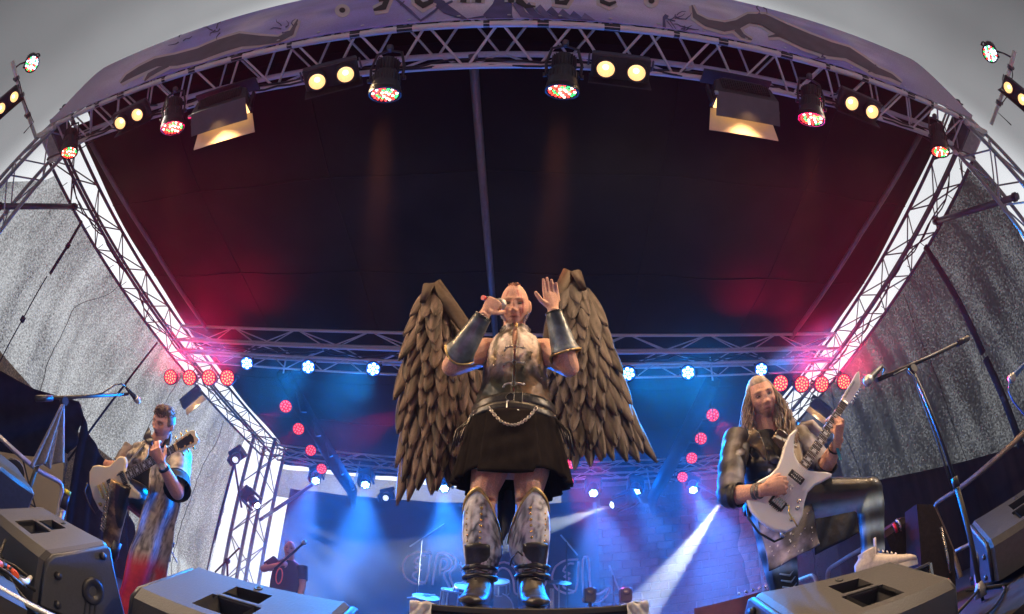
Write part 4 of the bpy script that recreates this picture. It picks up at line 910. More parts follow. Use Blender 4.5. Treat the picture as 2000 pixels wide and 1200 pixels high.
t = thing('mic_cable', 'thin cable wound along the right boom', 'cable', rj); MB().tube([at(1722, 716, y=1.68), at(1728, 722, y=1.7), at(1722, 734, y=1.7), at(1745, 733, y=1.68), at(1770, 720, y=1.68), at(1784, 735, y=1.68), at(1800, 780, y=1.68), at(1830, 860, y=1.68), at(1860, 960, y=1.68)], .006, 5).build('cord', CABLE, t)
mic('blue-lit microphone at the right edge of the frame', at(2012, 700, y=1.3), at(1973, 742, y=1.35), mat('mic_body_blue_light', (.02, .10, .35), .35, .3, .1, 20))  # body coloured blue to carry the blue lamp light
t = thing('mic_cable', 'blue-lit cable dangling at the right edge', 'cable', at(1985, 735, y=1.35)); MB().tube([at(1972, 742, y=1.35), at(1970, 765, y=1.35), at(1980, 785, y=1.35), at(2005, 815, y=1.35), at(2030, 870, y=1.35)], .006, 5).build('cord', mat('cable_blue_light', (.02, .08, .28), .5), t)  # cord colour painted blue in place of blue light on it
# small stand and boom seen against the bright gap at left
t = thing('small_stand', 'small microphone stand against the foot of the left tower', 'mic stand', at(443, 1120, y=6.5)); rod('tube', at(445, 1150, y=6.5), at(444, 1098, y=6.5), .018, STAND, t); rod('boom', at(420, 1118, y=6.5), at(468, 1070, y=6.5), .014, STAND, t); MB().ball(at(444, 1096, y=6.5), .05).build('joint', BLACK, t)
t = thing('camera_tripod', 'small camera on a tripod behind the left guitarist', 'tripod', at(332, 1100, y=5.5)); c0 = at(333, 1074, y=5.5)
MB().box(at(334, 1063, y=5.5), (.09, .08, .08), bev=.01).build('camera_body', BLACK, t)
for e in ((318, 1092), (332, 1098), (346, 1100)): rod('leg', c0, at(*e, y=5.5), .009, STAND, t)

# railings of bent tube
RAIL = mat('rail_steel', (.55, .55, .58), .35, .6, .15, 10); RAILD = mat('rail_painted', (.22, .17, .13), .45, .3, .2, 10)
def rail(lab, pts, m, r=.021, group='stage guard rails'):
    S = [V(pts[0])]
    for i in range(1, len(pts) - 1):
        a, b, c = V(pts[i - 1]), V(pts[i]), V(pts[i + 1]); k = min(.12, (a - b).length * .4, (c - b).length * .4); p = b + (a - b).normalized() * k; q = b + (c - b).normalized() * k
        for j in range(5): w = j / 4; S.append(p * (1 - w) ** 2 + b * 2 * w * (1 - w) + q * w * w)
    S.append(V(pts[-1])); t = thing('guard_rail', lab, 'railing', pts[0], group); MB().tube(S, r, 8).build('tube', m, t); return t
rail('silver bent guard rail beside the left tent opening', [at(-40, 815, x=-5.2), at(72, 918, x=-5.2), at(124, 945, x=-5.2), at(112, 1010, x=-5.2), at(98, 1045, x=-5.2)], RAIL, .032)
t = thing('sleeve_post', 'silver post with a yellow and black top by the left guard rail', 'post', at(112, 1040, x=-5.1)); a, b = at(112, 1040, x=-5.1), at(133, 958, x=-5.1)
MB().tube([a, a.lerp(b, .55)], .045, 10).build('post', RAIL, t); MB().tube([a.lerp(b, .55), a.lerp(b, .9)], .05, 10).build('black_sleeve', BLACK, t); MB().tube([a.lerp(b, .9), b], .05, 10).build('yellow_cap', mat('yellow_band', (.75, .75, .05), .5), t)
rail('upper brown guard rail along the right drape', [at(1882, 1150, x=4.6), at(1868, 1100, x=4.6), at(1822, 988, x=4.6), at(1880, 950, x=4.6), at(2040, 805, x=4.6)], RAILD, .034)
rail('lower brown guard rail behind the right microphone stand', [at(1870, 1160, x=4.7), at(1848, 1086, x=4.7), at(1900, 1060, x=4.7), at(2030, 972, x=4.7)], RAIL, .026)
rail('brown guard rail behind the guitarist\'s raised leg', [at(1616, 1165, x=4.9), at(1616, 1113, x=4.9), at(1660, 1085, x=4.9), at(1790, 1010, x=4.9)], RAILD, .036)
rail('short bent rail end behind the right guitarist', [at(1540, 1140, x=4.8), at(1590, 1122, x=4.8), at(1602, 1160, x=4.8)], mat('rail_brass', (.45, .32, .18), .4, .4, .15, 10), .034)
# cases and bags on the right
GIG = mat('black_nylon_bag', (.016, .013, .013), .85, 0, .25, 30, .25, spec=.06)
g = thing('gig_bag', 'tall black gig bag standing beside the right guard rail', 'bag', (3.0, 2.6, FLOOR))
gx = [at(1790, 985, y=2.65), at(1822, 985, y=2.65), at(1862, 1075, y=2.5), at(1868, 1190, y=2.4), at(1800, 1200, y=2.5), at(1795, 1090, y=2.6)]
q = MB(); q.loft([[p for p in gx], [p + V((.05, .2, 0)) for p in gx]], True, False); q.build('bag_body', GIG, g)
MB().tube([at(1838, 1030, y=2.5), at(1850, 1085, y=2.48), at(1855, 1120, y=2.45)], .012, 6).build('zip_cord', STEEL, g); MB().tube([at(1851, 1130, y=2.42), at(1853, 1150, y=2.42)], .010, 6).build('red_tag', mat('red_tag', (.7, .02, .03), .5), g)
MB().tube([at(1800, 1180, y=2.45), at(1812, 1182, y=2.44), at(1822, 1172, y=2.44)], .009, 5).build('handle', BLACK, g)
g = thing('amp_case', 'black case with red edge and small white emblem behind the white shoe', 'case', (2.9, 2.95, FLOOR))
ca = at(1752, 1018, y=3.0); M4 = Matrix.Translation(V((ca.x + .08, 3.1, .10)))
MB().box((ca.x + .05, 3.05, .02), (.34, .30, .84), Matrix.Rotation(-.28, 3, 'Y'), bev=.05).build('case_body', GIG, g)
MB().tube([at(1745, 1022, y=2.86), at(1752, 1040, y=2.86)], .012, 6).build('red_edge', MATS['red_tag'], g); MB().tube([at(1750, 1015, y=2.9), at(1757, 1022, y=2.88), at(1760, 1038, y=2.88)], .010, 6).build('handle', STEEL, g)
e = MB(); EMB = mat('white_emblem', (.8, .8, .8), .5)
c0 = at(1739, 1088, y=2.84)
for pl in ([(-.02, .02), (-.012, .0), (0, .008), (.012, 0), (.02, .02), (.016, -.008), (.006, -.014), (-.006, -.014), (-.016, -.008)], [(-.012, -.02), (.012, -.02), (.012, -.026), (-.012, -.026)]):
    n = len(pl); e.add([c0 + V((a, -.002, b)) for a, b in pl] + [c0 + V((a, .002, b)) for a, b in pl], [tuple(range(n)), tuple(range(2 * n - 1, n - 1, -1))])
e.build('emblem', EMB, g)
rk = thing('foot_riser', 'small black flight case under the guitarist\'s raised white shoe', 'flight case', (1.78, 1.95, FLOOR))
MB().box((1.76, 2.02, -.20), (.42, .40, .34), bev=.008).build('box', MATTE, rk); MB().box((1.76, 2.02, -.02), (.44, .42, .02), bev=.004).build('lid', DARKALU, rk)
for sx in (-1, 1): MB().box((1.76 + sx * .215, 1.815, -.19), (.02, .02, .34)).build('edge_rail', STEEL, rk)
kb = thing('keyboard_case', 'dark reddish flat case with studded rim behind the right floor monitor', 'case', (1.95, 3.4, -.1))
ka, kb_ = at(1437, 1172, y=3.2), at(1545, 1140, y=3.6); dk = (kb_ - ka); 
q = MB(); R3 = frame(dk, (0, 0, 1)); q.box((ka + kb_) / 2 + V((0, .3, -.06)), (.5, .16, dk.length), frame(dk)); q.build('case_body', mat('red_brown_case', (.10, .03, .03), .5, 0, .3, 8), kb)
for k in range(9): MB().ball(ka.lerp(kb_, (k + .5) / 9) + V((0, 0, .04)), .014, 8, 5).build('stud', STEEL, kb)
bt = thing('water_bottle', 'small plastic bottle with a teal cap by the right floor monitor', 'bottle', at(1910, 1130, y=2.0)); p = at(1911, 1122, y=2.0)
MB().lathe([(.032, -.12), (.034, -.02), (.03, .01), (.014, .035), (.014, .045)], p, (0, 0, 1), 12).build('bottle_body', mat('clear_plastic', (.35, .40, .45), .15, 0, 0), bt); MB().lathe([(.017, .04), (.017, .065), (.001, .066)], p, (0, 0, 1), 10).build('cap', mat('teal_cap', (.02, .45, .45), .4, 0, 0), bt); MB().lathe([(.035, -.08), (.035, -.04)], p, (0, 0, 1), 12, cap=False).build('paper_band', mat('pink_band', (.6, .08, .25), .5, 0, .3, 60), bt)
# left side: speaker, dark head-high gear, cables
sp_ = thing('side_speaker', 'black ribbed speaker box cut off by the left edge', 'speaker', (-2.55, 1.15, FLOOR))
c = at(6, 975, x=-2.75); MB().box(c + V((-.12, 0, -.05)), (.36, .34, .52), Matrix.Rotation(.25, 3, 'Y'), bev=.02).build('cabinet', BLACKPLASTIC, sp_)
for k in range(9): MB().box(c + V((.07 - .01 * k, -.0, .12 - .045 * k)), (.02, .32, .012), Matrix.Rotation(.25, 3, 'Y')).build('rib', DARKALU, sp_)
t = thing('round_drum_case', 'small round black case behind the left speaker', 'case', at(28, 925, x=-3.4)); MB().lathe([(.09, -.06), (.1, 0), (.09, .06)], at(27, 922, x=-3.4), (1, -.4, 0), 14).build('shell', BLACKPLASTIC, t)
fc = thing('stage_edge_case', 'low dark flight case with a bright rim at the bottom left corner', 'flight case', (-1.75, 1.0, -.5)); a, b = at(-40, 1125, z=-.30), at(120, 1212, z=-.30)
d = (b - a); q = MB(); q.box((a + b) / 2 + V((-.12, -.10, -.1)), (.34, .2, d.length), frame(d)); q.build('box', MATTE, fc); rod('rim', a, b, .012, STEEL, fc)
oc = thing('orange_cable', 'orange and black banded cable lying by the left floor monitor', 'cable', at(10, 1105, z=-.27))
P = [at(px, py, z=-.28) for px, py in ((-10, 1098), (2, 1103), (12, 1108), (20, 1113), (26, 1118), (31, 1124))]
for k in range(5): rod('band', P[k], P[k + 1], .016, mat('orange_rubber', (.75, .09, .02), .5) if k % 2 == 0 else CABLE, oc)
q = MB(); rnd = random.Random(9)
for k in range(7):
    s0 = at(rnd.uniform(5, 40), rnd.uniform(1090, 1130), z=-.3); q.tube([s0 + V((.10 * math.cos(a + k), .08 * math.sin(a * 1.3 + k), .02 * math.sin(a * 2))) for a in [j * .5 for j in range(10)]], .008, 5)
q.build('coil', CABLE, oc)
MB().tube([at(40, 1134, z=-.28), at(52, 1137, z=-.28), at(60, 1128, z=-.28)], .010, 6).build('white_plug', mat('white_rubber', (.7, .7, .7), .5), oc)

# drum kit far back behind the singer's boots
CHROME = mat('chrome', (.42, .42, .45), .3, .9, 0); SHELL = mat('dark_drum_shell', (.05, .05, .09), .25, .2, .1, 8, coat=.6); HEADM = mat('drum_head', (.10, .10, .10), .6, 0, .1, 9); BRONZE = mat('bronze_cymbal', (.045, .032, .02), .7, 0, .1, 40, spec=.15)
dk_ = thing('drum_kit', 'drum kit with chrome stands half hidden behind the singer\'s boots', 'drum kit', (-.3, 8.4, FLOOR))
def drum(c, r, h, ax, nm='tom'):
    o = MB().lathe([(r, -h / 2), (r, h / 2)], c, ax, 20, cap=False).build(nm, SHELL, dk_); ax = V(ax).normalized()
    for s in (-1, 1):
        MB().lathe([(r * 1.03, -.02), (r * 1.05, 0), (r * 1.03, .02), (r * .97, .01)], V(c) + ax * (s * h / 2), ax, 20, cap=False).build('hoop', CHROME, o); MB().lathe([(r * .98, 0), (.001, .004)], V(c) + ax * (s * h / 2), ax * s, 20, cap=False).build('drum_head', HEADM, o)
    R = frame(ax)
    for k in range(8): a = k * math.pi / 4; p = V(c) + R @ V((r * 1.03 * math.cos(a), r * 1.03 * math.sin(a), 0)); rod('lug', p - ax * h * .42, p + ax * h * .42, .014, CHROME, dk_)
KY = 8.5
def kp(px, py): return at(px, py, y=KY)
c = kp(968, 1186); drum(c + V((0, .1, -.05)), .30, .42, (0, -1, .05), 'bass_drum'); drum(kp(905, 1158), .17, .22, (.2, -.5, 1)); drum(kp(975, 1148), .17, .22, (0, -.55, 1)); drum(kp(1035, 1158), .18, .26, (-.2, -.4, 1)); drum(kp(885, 1172), .22, .34, (.1, -.2, 1), 'floor_tom')
for (x, y, r, dz) in ((832, 1166, .24, .12), (1092, 1138, .22, .1)):
    p = kp(x, y); MB().lathe([(r, 0), (r * .5, .015), (r * .22, .025), (r * .18, .05), (.001, .055)], p, (dz, -.35, 1), 22, cap=False).build('cymbal', BRONZE, dk_); rod('stand_tube', V((p.x, p.y + .05, FLOOR)), p + V((0, .05, 0)), .016, CHROME, dk_)
for x in (893, 900, 1047, 1076, 1080): p = kp(x, 1150); rod('rack_tube', V((p.x, p.y - .1, FLOOR)), p, .022, CHROME, dk_)
rod('boom_tube', kp(795, 1168), kp(850, 1162), .014, CHROME, dk_)
for a, b, lab, y in (((800, 1068), (868, 1024), 'slim boom stand left of the band letters', 8.9), ((1095, 1045), (1128, 1085), 'slim boom stand right of the singer\'s shin', 8.9), ((1190, 1105), (1212, 1160), 'slim stand at the foot of the white beam', 8.5)):
    p, q_ = at(*a, y=y), at(*b, y=y); t = thing('slim_stand', lab, 'mic stand', (p.x, p.y, FLOOR), 'slim stands by the drum kit'); rod('boom', p, q_, .016, CHROME, t); mid = p.lerp(q_, .35); rod('tube', V((mid.x, mid.y, FLOOR)), mid, .018, STAND, t)
for px, lab in ((1222, 'black lamp on the floor right of the podium'), (1152, 'small black amp behind the podium')):
    t = thing('floor_lamp_head', lab, 'floor lamp', at(px, 1170, y=6)); p = at(px, 1163, y=6); MB().box(p, (.14, .14, .2), bev=.02).build('housing', BLACKPLASTIC, t); rod('stem', p, p + V((0, 0, -.5)), .02, STAND, t); MB().lathe([(.05, 0), (.045, .015), (.001, .01)], p + V((0, -.07, .04)), (0, -1, .2), 12).build('lens', LENSGLASS, t)

for lab, P in (('black speaker cable trailing from the left floor monitor', [(-2.0, 1.18, -.22), (-1.9, 1.10, -.30), (-1.62, 1.08, -.36), (-1.35, 1.2, -.365), (-1.2, 1.5, -.368)]), ('black speaker cable trailing from the floor monitor left of the podium', [(-1.05, 1.45, -.2), (-.95, 1.38, -.33), (-.7, 1.42, -.365), (-.5, 1.7, -.368)]), ('black speaker cable trailing from the right floor monitor', [(1.2, 1.25, -.2), (1.5, 1.2, -.33), (1.9, 1.35, -.365), (2.4, 1.6, -.368), (3.0, 2.4, -.368)])):
    t = thing('speaker_cable', lab, 'cable', P[0], 'speaker cables'); Q = []
    for a, b in zip(P, P[1:]):
        for j in range(4): Q.append(V(a).lerp(V(b), j / 4))
    Q.append(V(P[-1])); MB().tube([Q[0]] + [(Q[i - 1] + Q[i] * 2 + Q[i + 1]) / 4 for i in range(1, len(Q) - 1)] + [Q[-1]], .008, 6).build('cord', CABLE, t)
# ================================================================ PEOPLE
SKIN = vmat('skin', .58, 0, .35, 190, .3, 0, .20)
def remesh(mb, voxel, smooth=1):
    me = mb.mesh('tmp'); o = bpy.data.objects.new('tmp', me); COL.objects.link(o)
    r = o.modifiers.new('r', 'REMESH'); r.mode = 'VOXEL'; r.voxel_size = voxel; r.use_smooth_shade = True
    s_ = o.modifiers.new('s', 'SMOOTH'); s_.factor = .5; s_.iterations = smooth
    dg = bpy.context.evaluated_depsgraph_get(); dg.update()
    out_ = bpy.data.meshes.new_from_object(o.evaluated_get(dg)); bpy.data.objects.remove(o); bpy.data.meshes.remove(me)
    out_.polygons.foreach_set('use_smooth', [True] * len(out_.polygons)); return out_
def body_mesh(mb, voxel, parent, tint, m=SKIN, name='body'):
    me = remesh(mb, voxel); me.name = name; me.materials.clear(); me.materials.append(m); paint(me, tint); return link(name, me, parent)
def basis(fwd, up=(0, 0, 1)):
    f = V(fwd).normalized(); x = f.cross(V(up)).normalized(); u = x.cross(f); return Matrix((x, f, u)).transposed()
def G(x, c, s): return math.exp(-((x - c) / s) ** 2)
def head_pt(dx, dy, dz, mouth=0.0, jaw=1.0):
    x, y, z = dx * .0765, dy * .096, dz * .118
    if z < -.015:
        k = sm1((-.015 - z) / .105); x *= 1 - (.30 if dy > -.2 else .45) * k * (1 / jaw)
        if dy < 0: y *= 1 - .35 * k
    if dy > 0:
        y = y * (1 - .06 * G(z, .06, .04)); y = min(y, .094)
        f = sm1(dy * 1.6)
        y += f * (.010 * G(abs(x), .028, .020) * G(z, .032, .009) - .018 * G(abs(x), .032, .014) * G(z, .008, .011) + .006 * G(abs(x), .048, .016) * G(z, -.022, .016) - .005 * G(abs(x), .034, .007) * G(z, -.047, .018) - .006 * G(abs(x), .056, .012) * G(z, -.06, .02))
        y += f * G(x, 0, .011 + .004 * G(z, -.030, .01)) * (.012 * G(z, .004, .020) + .025 * G(z, -.027, .012)) + f * .008 * G(abs(x), .015, .007) * G(z, -.034, .008)
        y += f * G(x, 0, .024) * (.006 * G(z, -.057, .0055) + .007 * G(z, -.071, .006) - .008 * G(z, -.0640, .0035 + mouth * .3) - mouth * G(z, -.064, .006)) + f * .010 * G(x, 0, .022) * G(z, -.098, .014) - f * .004 * G(abs(x), .030, .012) * G(z, -.055, .02)
    return V((x, y, z))
def head(mb, c, R, sc=1.0, mouth=0.0, jaw=1.0, ears=True):
    c = V(c); L = []
    for k in range(57):
        a = -math.pi / 2 + math.pi * min(max(k / 56, .006), .994)
        L.append([c + R @ (head_pt(math.cos(a) * math.sin(t), math.cos(a) * math.cos(t), math.sin(a), mouth, jaw) * sc) for t in [2 * math.pi * j / 64 for j in range(64)]])
    mb.loft([r[::-1] for r in L])
    if ears:
        for s in (-1, 1): mb.ball(c + R @ (V((s * .079, -.012, -.006)) * sc), (.012 * sc, .020 * sc, .034 * sc), 10, 8, R @ Matrix.Rotation(s * .35, 3, 'Z'))
def face_tint(P, base, c, R, sc, stub=(.30, .20, .16), stubk=.5, brow=(.12, .07, .05), lips=(.42, .16, .13), eyes=True):
    """paints lips, brows, stubble, eyelids and socket shade around head centre c"""
    Q = (P - np.array(c)) @ np.array(R) / sc; x, y, z = Q[:, 0], Q[:, 1], Q[:, 2]; near = (np.abs(x) < .1) & (np.abs(z) < .16) & (np.abs(y) < .14); fr = near & (y > .03)
    g = lambda v, c0, s: np.exp(-((v - c0) / s) ** 2)
    def blend(col, w): nonlocal base; base = base * (1 - w[:, None]) + np.array(col)[None] * w[:, None]
    blend((.62, .26, .18), fr * .35 * (g(z, -.028, .016) * g(x, 0, .016) + g(np.abs(x), .046, .018) * g(z, -.022, .02)))
    st = fr * stubk * np.clip(sm(-.045, -.062, z) * (1 - g(x, 0, .017) * g(z, -.064, .009)), 0, 1) ; blend(stub, st)
    blend(lips, fr * .85 * np.clip(g(x, 0, .025) * (g(z, -.058, .005) + g(z, -.070, .006)), 0, 1)); blend((.07, .025, .02), fr * .8 * g(x, 0, .024) * g(z, -.064, .0036))
    blend(brow, fr * .9 * np.clip(1.2 * g(np.abs(x), .032, .018) * g(z, .032 - .15 * np.abs(np.abs(x) - .028), .0055), 0, 1))
    if eyes: blend((.34, .17, .13), fr * .55 * np.clip(g(np.abs(x), .031, .018) * g(z, .012, .011), 0, 1)); blend((.05, .035, .03), fr * .95 * np.clip(1.2 * g(np.abs(x), .031, .0145) * g(z, .009, .0068), 0, 1))  # dark eyes, with socket shade painted into the skin round them
    return base
def hand(mb, wrist, d, n, t, curls, s=1.0, axis=None, thumb=(.55, .75, .35), tc=.35, gap=.0215):
    w, d, n, t = V(wrist), V(d).normalized(), V(n), V(t); t = (t - d * t.dot(d)).normalized(); n2 = d.cross(t); n = n2 if n2.dot(n) > 0 else -n2
    ax = (V(axis).normalized() if axis is not None else t); k0 = w + d * .088 * s
    mb.tube([w - d * .03 * s, w + d * .01 * s, w + d * .05 * s, k0 + d * .008 * s], [(.027 * s, .020 * s), (.031 * s, .019 * s), (.041 * s, .0165 * s), (.040 * s, .012 * s)], 12, up=t)
    for i in range(4):
        p = k0 + ax * ((.032 - gap * i) * s) - d * (.004 * abs(i - 1) * s); a = 0; c = curls[i] if isinstance(curls[i], (list, tuple)) else (curls[i], curls[i] * 1.1, curls[i] * .7); pts = [p - d * .03 * s, p]
        for j, L in enumerate((.046, .028, .023)):
            a += c[j]; q = d * math.cos(a) + n * math.sin(a); p = p + q * (L * s * (1, 1.08, 1.0, .80)[i]); pts.append(p)
        mb.tube(pts, [.0105 * s, .0105 * s, .0098 * s, .0088 * s, .0072 * s], 8)
    b = w + d * .022 * s + t * .022 * s; u = (d * thumb[0] + t * thumb[1] + n * thumb[2]).normalized(); p1 = b + u * .045 * s; u2 = (u + (d * .6 + n * tc - t * .3) * .6).normalized(); p2 = p1 + u2 * .034 * s; u3 = (u2 + n * tc * .4).normalized()
    mb.tube([b - u * .02 * s, b, p1, p2, p2 + u3 * .022 * s], [.016 * s, .0165 * s, .0125 * s, .0115 * s, .008 * s], 8)
def limb(mb, pts, radii, seg=12): mb.tube(pts, radii, seg)
def eyes(parent, c, R, sc, look=(0, 1, -.1), open_=.7):
    W = mat('eye_white', (.30, .26, .24), .2, 0, 0); I = mat('eye_iris', (.03, .035, .04), .1, 0, 0)
    for s in (-1, 1):
        e = V(c) + R @ (V((s * .031, .0755, .010)) * sc); o = MB().ball(e, (.0115 * sc, .011 * sc, .0075 * sc * open_), 10, 8, R).build('eye', W, parent); MB().ball(e + R @ (V((s * .0 + look[0] * .003, .0095, look[2] * .01)) * sc), (.005 * sc, .0025 * sc, .005 * sc * open_), 8, 6, R).build('iris', I, o)
def ringl(c, right, fwd, a, b, n=24, p=2.0):
    c, right, fwd = V(c), V(right), V(fwd); o = []
    for j in range(n):
        t = 2 * math.pi * j / n; cs, sn = math.cos(t), math.sin(t); o.append(c + right * (a * math.copysign(abs(cs) ** (2 / p), cs)) + fwd * (b * math.copysign(abs(sn) ** (2 / p), sn)))
    return o

# ---------------------------------------------------------------- the winged singer
SY = 2.05
S_ = lambda px, py, y=SY: at(px, py, y=y)
sg = thing('person', 'bald singer wearing brown feather wings, painted leather vest and black kilt, microphone raised', 'person', (.0, 2.02, .14), 'musicians on stage')
hc = S_(1005, 598, 1.99); HR = basis((-.02, -.80, -.58)); HS = 1.02
b = MB(); head(b, hc, HR, HS, .004, 1.05)
neck = V((hc.x, 2.075, 1.60)); b.tube([hc + HR @ V((0, -.03, -.05)), hc.lerp(neck, .6) + V((0, .02, 0)), neck + V((0, .02, -.06))], [.056, .060, .075], 14)
RX, FW = V((1, 0, 0)), V((0, 1, 0))
tors = [(.80, .14, .11), (.92, .175, .125), (1.04, .178, .13), (1.14, .165, .125), (1.26, .145, .120), (1.38, .142, .116), (1.47, .145, .100), (1.53, .115, .08), (1.57, .075, .06)]
b.loft([ringl((-.035, SY, z), RX, FW, a, c) for z, a, c in tors])
shL, shR = V((-.188, 2.06, 1.475)), V((.122, 2.06, 1.475))
elL, elR = S_(882, 716, 1.95), S_(1112, 718, 1.95)
wrL, wrR = S_(948, 612, 1.80), S_(1080, 604, 1.82)
for sh, el, wr in ((shL, elL, wrL), (shR, elR, wrR)):
    b.tube([sh.lerp(V((-.035, 2.06, 1.46)), .45), sh, sh.lerp(el, .35), sh.lerp(el, .75), el], [.074, .073, .066, .057, .050], 14)
    b.ball(el, .0495, 14, 10); b.ball(sh, .072, 14, 10); b.tube([el, el.lerp(wr, .25), el.lerp(wr, .7), wr], [.050, .050, .038, .028], 12)
hand(b, wrL, (.50, -.15, .80), (-.05, 1, .1), (.85, .1, -.45), [(1.45, 1.5, .9)] * 4, .95, thumb=(.55, .5, .55), tc=.3)
hand(b, wrR, (-.10, -.12, .95), (-.1, -1, -.1), (-1, -.1, .0), [(.12, .16, .1), (.08, .12, .1), (.06, .14, .1), (.08, .18, .12)], .98, thumb=(.62, .75, .15), tc=.1, gap=.0225)
kneeL, kneeR = S_(945, 978, 1.97), S_(1033, 978, 1.97)
ankL, ankR = V((-.145, 2.02, .26)), V((.085, 2.02, .26))
ankL = S_(938, 1110, 2.02); ankR = S_(1040, 1108, 2.02)
for k_, a_, hx in ((kneeL, ankL, -.125), (kneeR, ankR, .055)):
    hp = V((hx, 2.06, .92)); b.tube([hp, hp.lerp(k_, .5), k_ + V((0, 0, .05)), k_], [.092, .080, .062, .058], 14); b.tube([k_, k_.lerp(a_, .3) + V((0, .02, 0)), k_.lerp(a_, .75), a_], [.058, .060, .044, .04], 12)
SKC = np.array([.60, .33, .23])
def sg_tint(P):
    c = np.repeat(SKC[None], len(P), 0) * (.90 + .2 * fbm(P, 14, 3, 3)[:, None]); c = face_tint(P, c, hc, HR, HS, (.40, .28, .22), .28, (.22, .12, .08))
    Q = (P - np.array(hc)) @ np.array(HR) / HS
    for i, (x0, z0, dx, dz) in enumerate(((-.018, .075, -.006, -.03), (-.036, .05, -.012, -.06), (-.047, .01, .002, -.05), (-.03, -.02, -.004, -.04), (.03, .07, .01, -.025))):   # red stage scratches
        t = np.clip(((Q[:, 0] - x0) * dx + (Q[:, 2] - z0) * dz) / (dx * dx + dz * dz), 0, 1); dd = np.hypot(Q[:, 0] - x0 - t * dx, Q[:, 2] - z0 - t * dz); w = np.exp(-(dd / .0035) ** 2) * (Q[:, 1] > 0) * .75; c = c * (1 - w[:, None]) + np.array([.40, .04, .03]) * w[:, None]
    return c
body_mesh(b, .0045, sg, sg_tint); eyes(sg, hc, HR, HS, (0, 1, -.4), .45)
HAIRB = mat('reddish_hair', (.40, .18, .09), .6, 0, .3, 60)
q = MB(); rnd = random.Random(3)
for i in range(46):
    x, y = rnd.gauss(0, .014), rnd.uniform(-.05, .055); p = hc + HR @ (V((x, y, .115 - 8 * (x * x) - 3.0 * y * y)) * HS); e = p + HR @ V((x * .4 + rnd.gauss(0, .005), .004 + rnd.gauss(0, .006),   .004 + rnd.random() * .010)); q.tube([p - HR @ V((0, 0, .006)), p.lerp(e, .6), e], [.0022, .0018, .0006], 4)
q.build('hair', HAIRB, sg)
q = MB()
for i in range(260):                                              # grey side whiskers
    s = rnd.choice((-1, 1)); z = rnd.uniform(-.085, -.03); k = sm1((-.015 - z) / .105); x = s * (.0765 * math.cos(math.asin(min(1, abs(z) / .118))) * (1 - .3 * k) * .96 + .001); y = rnd.uniform(.0, .04); p = hc + HR @ (V((x, y, z)) * HS); e = p + HR @ V((s * .012 * rnd.random(), .0, -.012 + rnd.gauss(0, .003))); q.tube([p, e], [.0016, .0005], 4)
q.build('whiskers', mat('grey_whiskers', (.45, .38, .33), .7, 0, .2, 60), sg)

# vest: painted leather, open down the front
LEATHER = vmat('painted_leather', .5, 0, .4, 55, .4, .05, .2)
vr = [(1.12, .184, .142), (1.17, .178, .141), (1.25, .162, .136), (1.34, .157, .134), (1.42, .158, .128), (1.48, .152, .114), (1.53, .125, .095), (1.56, .092, .075), (1.585, .078, .066), (1.605, .082, .070)]
def vest_pt(u, v):
    """u 0..1 round from the front slit, back round to the other side of the slit"""
    k = v * (len(vr) - 1); i = min(int(k), len(vr) - 2); f = k - i; z, a, c = [vr[i][j] * (1 - f) + vr[i + 1][j] * f for j in range(3)]
    gap = .02 + .13 * max(0, (z - 1.30) / .3) ** 1.5 + .05 * max(0, 1.2 - z)
    t = -math.pi / 2 + gap + (2 * math.pi - 2 * gap) * u
    bump = .005 * math.sin(z * 60 + 3 * math.sin(t * 3)) * (1 if z < 1.22 else .2) + .002 * math.sin(t * 13 + z * 30)
    if abs(math.cos(t)) > .80 and 1.38 < z < 1.53: a = a - .004
    return V(((a + bump) * math.cos(t), SY + (c + bump) * math.sin(t), z))
def vest_tint(P):
    z = P[:, 2]; n = fbm(P, 9, 4, 5); n2 = fbm(P * np.array([1, 1, .5]), 26, 3, 8); hi = sm(1.30, 1.44, z + (fbm(P * np.array([1, 1, .35]), 13, 3, 31) - .5) * .36)
    c = lerp3((.04, .04, .026), (.30, .165, .07), sm(.34, .58, n)); c = c * (.6 + .8 * n2[:, None])
    f = lerp3((.035, .026, .022), (.56, .48, .44), sm(.36, .60, fbm(P * np.array([1.3, 1, .45]), 27, 4, 12))); c = c * (1 - hi[:, None]) + f * hi[:, None]
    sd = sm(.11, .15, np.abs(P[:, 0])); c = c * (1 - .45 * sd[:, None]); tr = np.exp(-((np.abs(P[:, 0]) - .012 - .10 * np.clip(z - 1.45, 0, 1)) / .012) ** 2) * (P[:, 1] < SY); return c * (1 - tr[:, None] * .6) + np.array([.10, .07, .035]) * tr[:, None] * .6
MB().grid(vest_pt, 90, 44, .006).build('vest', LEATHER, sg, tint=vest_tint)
SILV = mat('worn_silver', (.55, .50, .45), .3, .9, .15, 60); GOLD = mat('gold_trim', (.42, .29, .11), .38, .6, .2, 50, .2)
for z in (1.385, 1.295, 1.175):
    y = SY - .142; cl = MB()
    for s in (-1, 1): cl.tube([(s * .052, y + .010, z + .012 * s), (s * .040, y - .006, z), (s * .022, y - .012, z + .004), (s * .008, y - .014, z)], [.003, .006, .005, .004], 6); cl.ball((s * .046, y, z + .008 * s), .0065, 8, 5)
    cl.lathe([(.012, -.002), (.014, 0), (.012, .002), (.009, 0), (.012, -.002)], (0, y - .014, z), (0, 1, 0), 12, cap=False); cl.build('clasp', SILV, sg)
q = MB()
for x, z in ((-.085, 1.37), (.085, 1.375), (-.10, 1.30), (.12, 1.31), (-.06, 1.35), (.13, 1.24)): q.ball((x, SY - .138 * math.sqrt(max(.1, 1 - (x / .19) ** 2)) - .002, z), .005, 8, 5)
q.build('stud', SILV, sg)
MB().tube([(.005, SY - .075, 1.60), (.007, SY - .115, 1.555), (.004, SY - .125, 1.53)], [.002, .009, .003], 8).build('pendant', GOLD, sg)
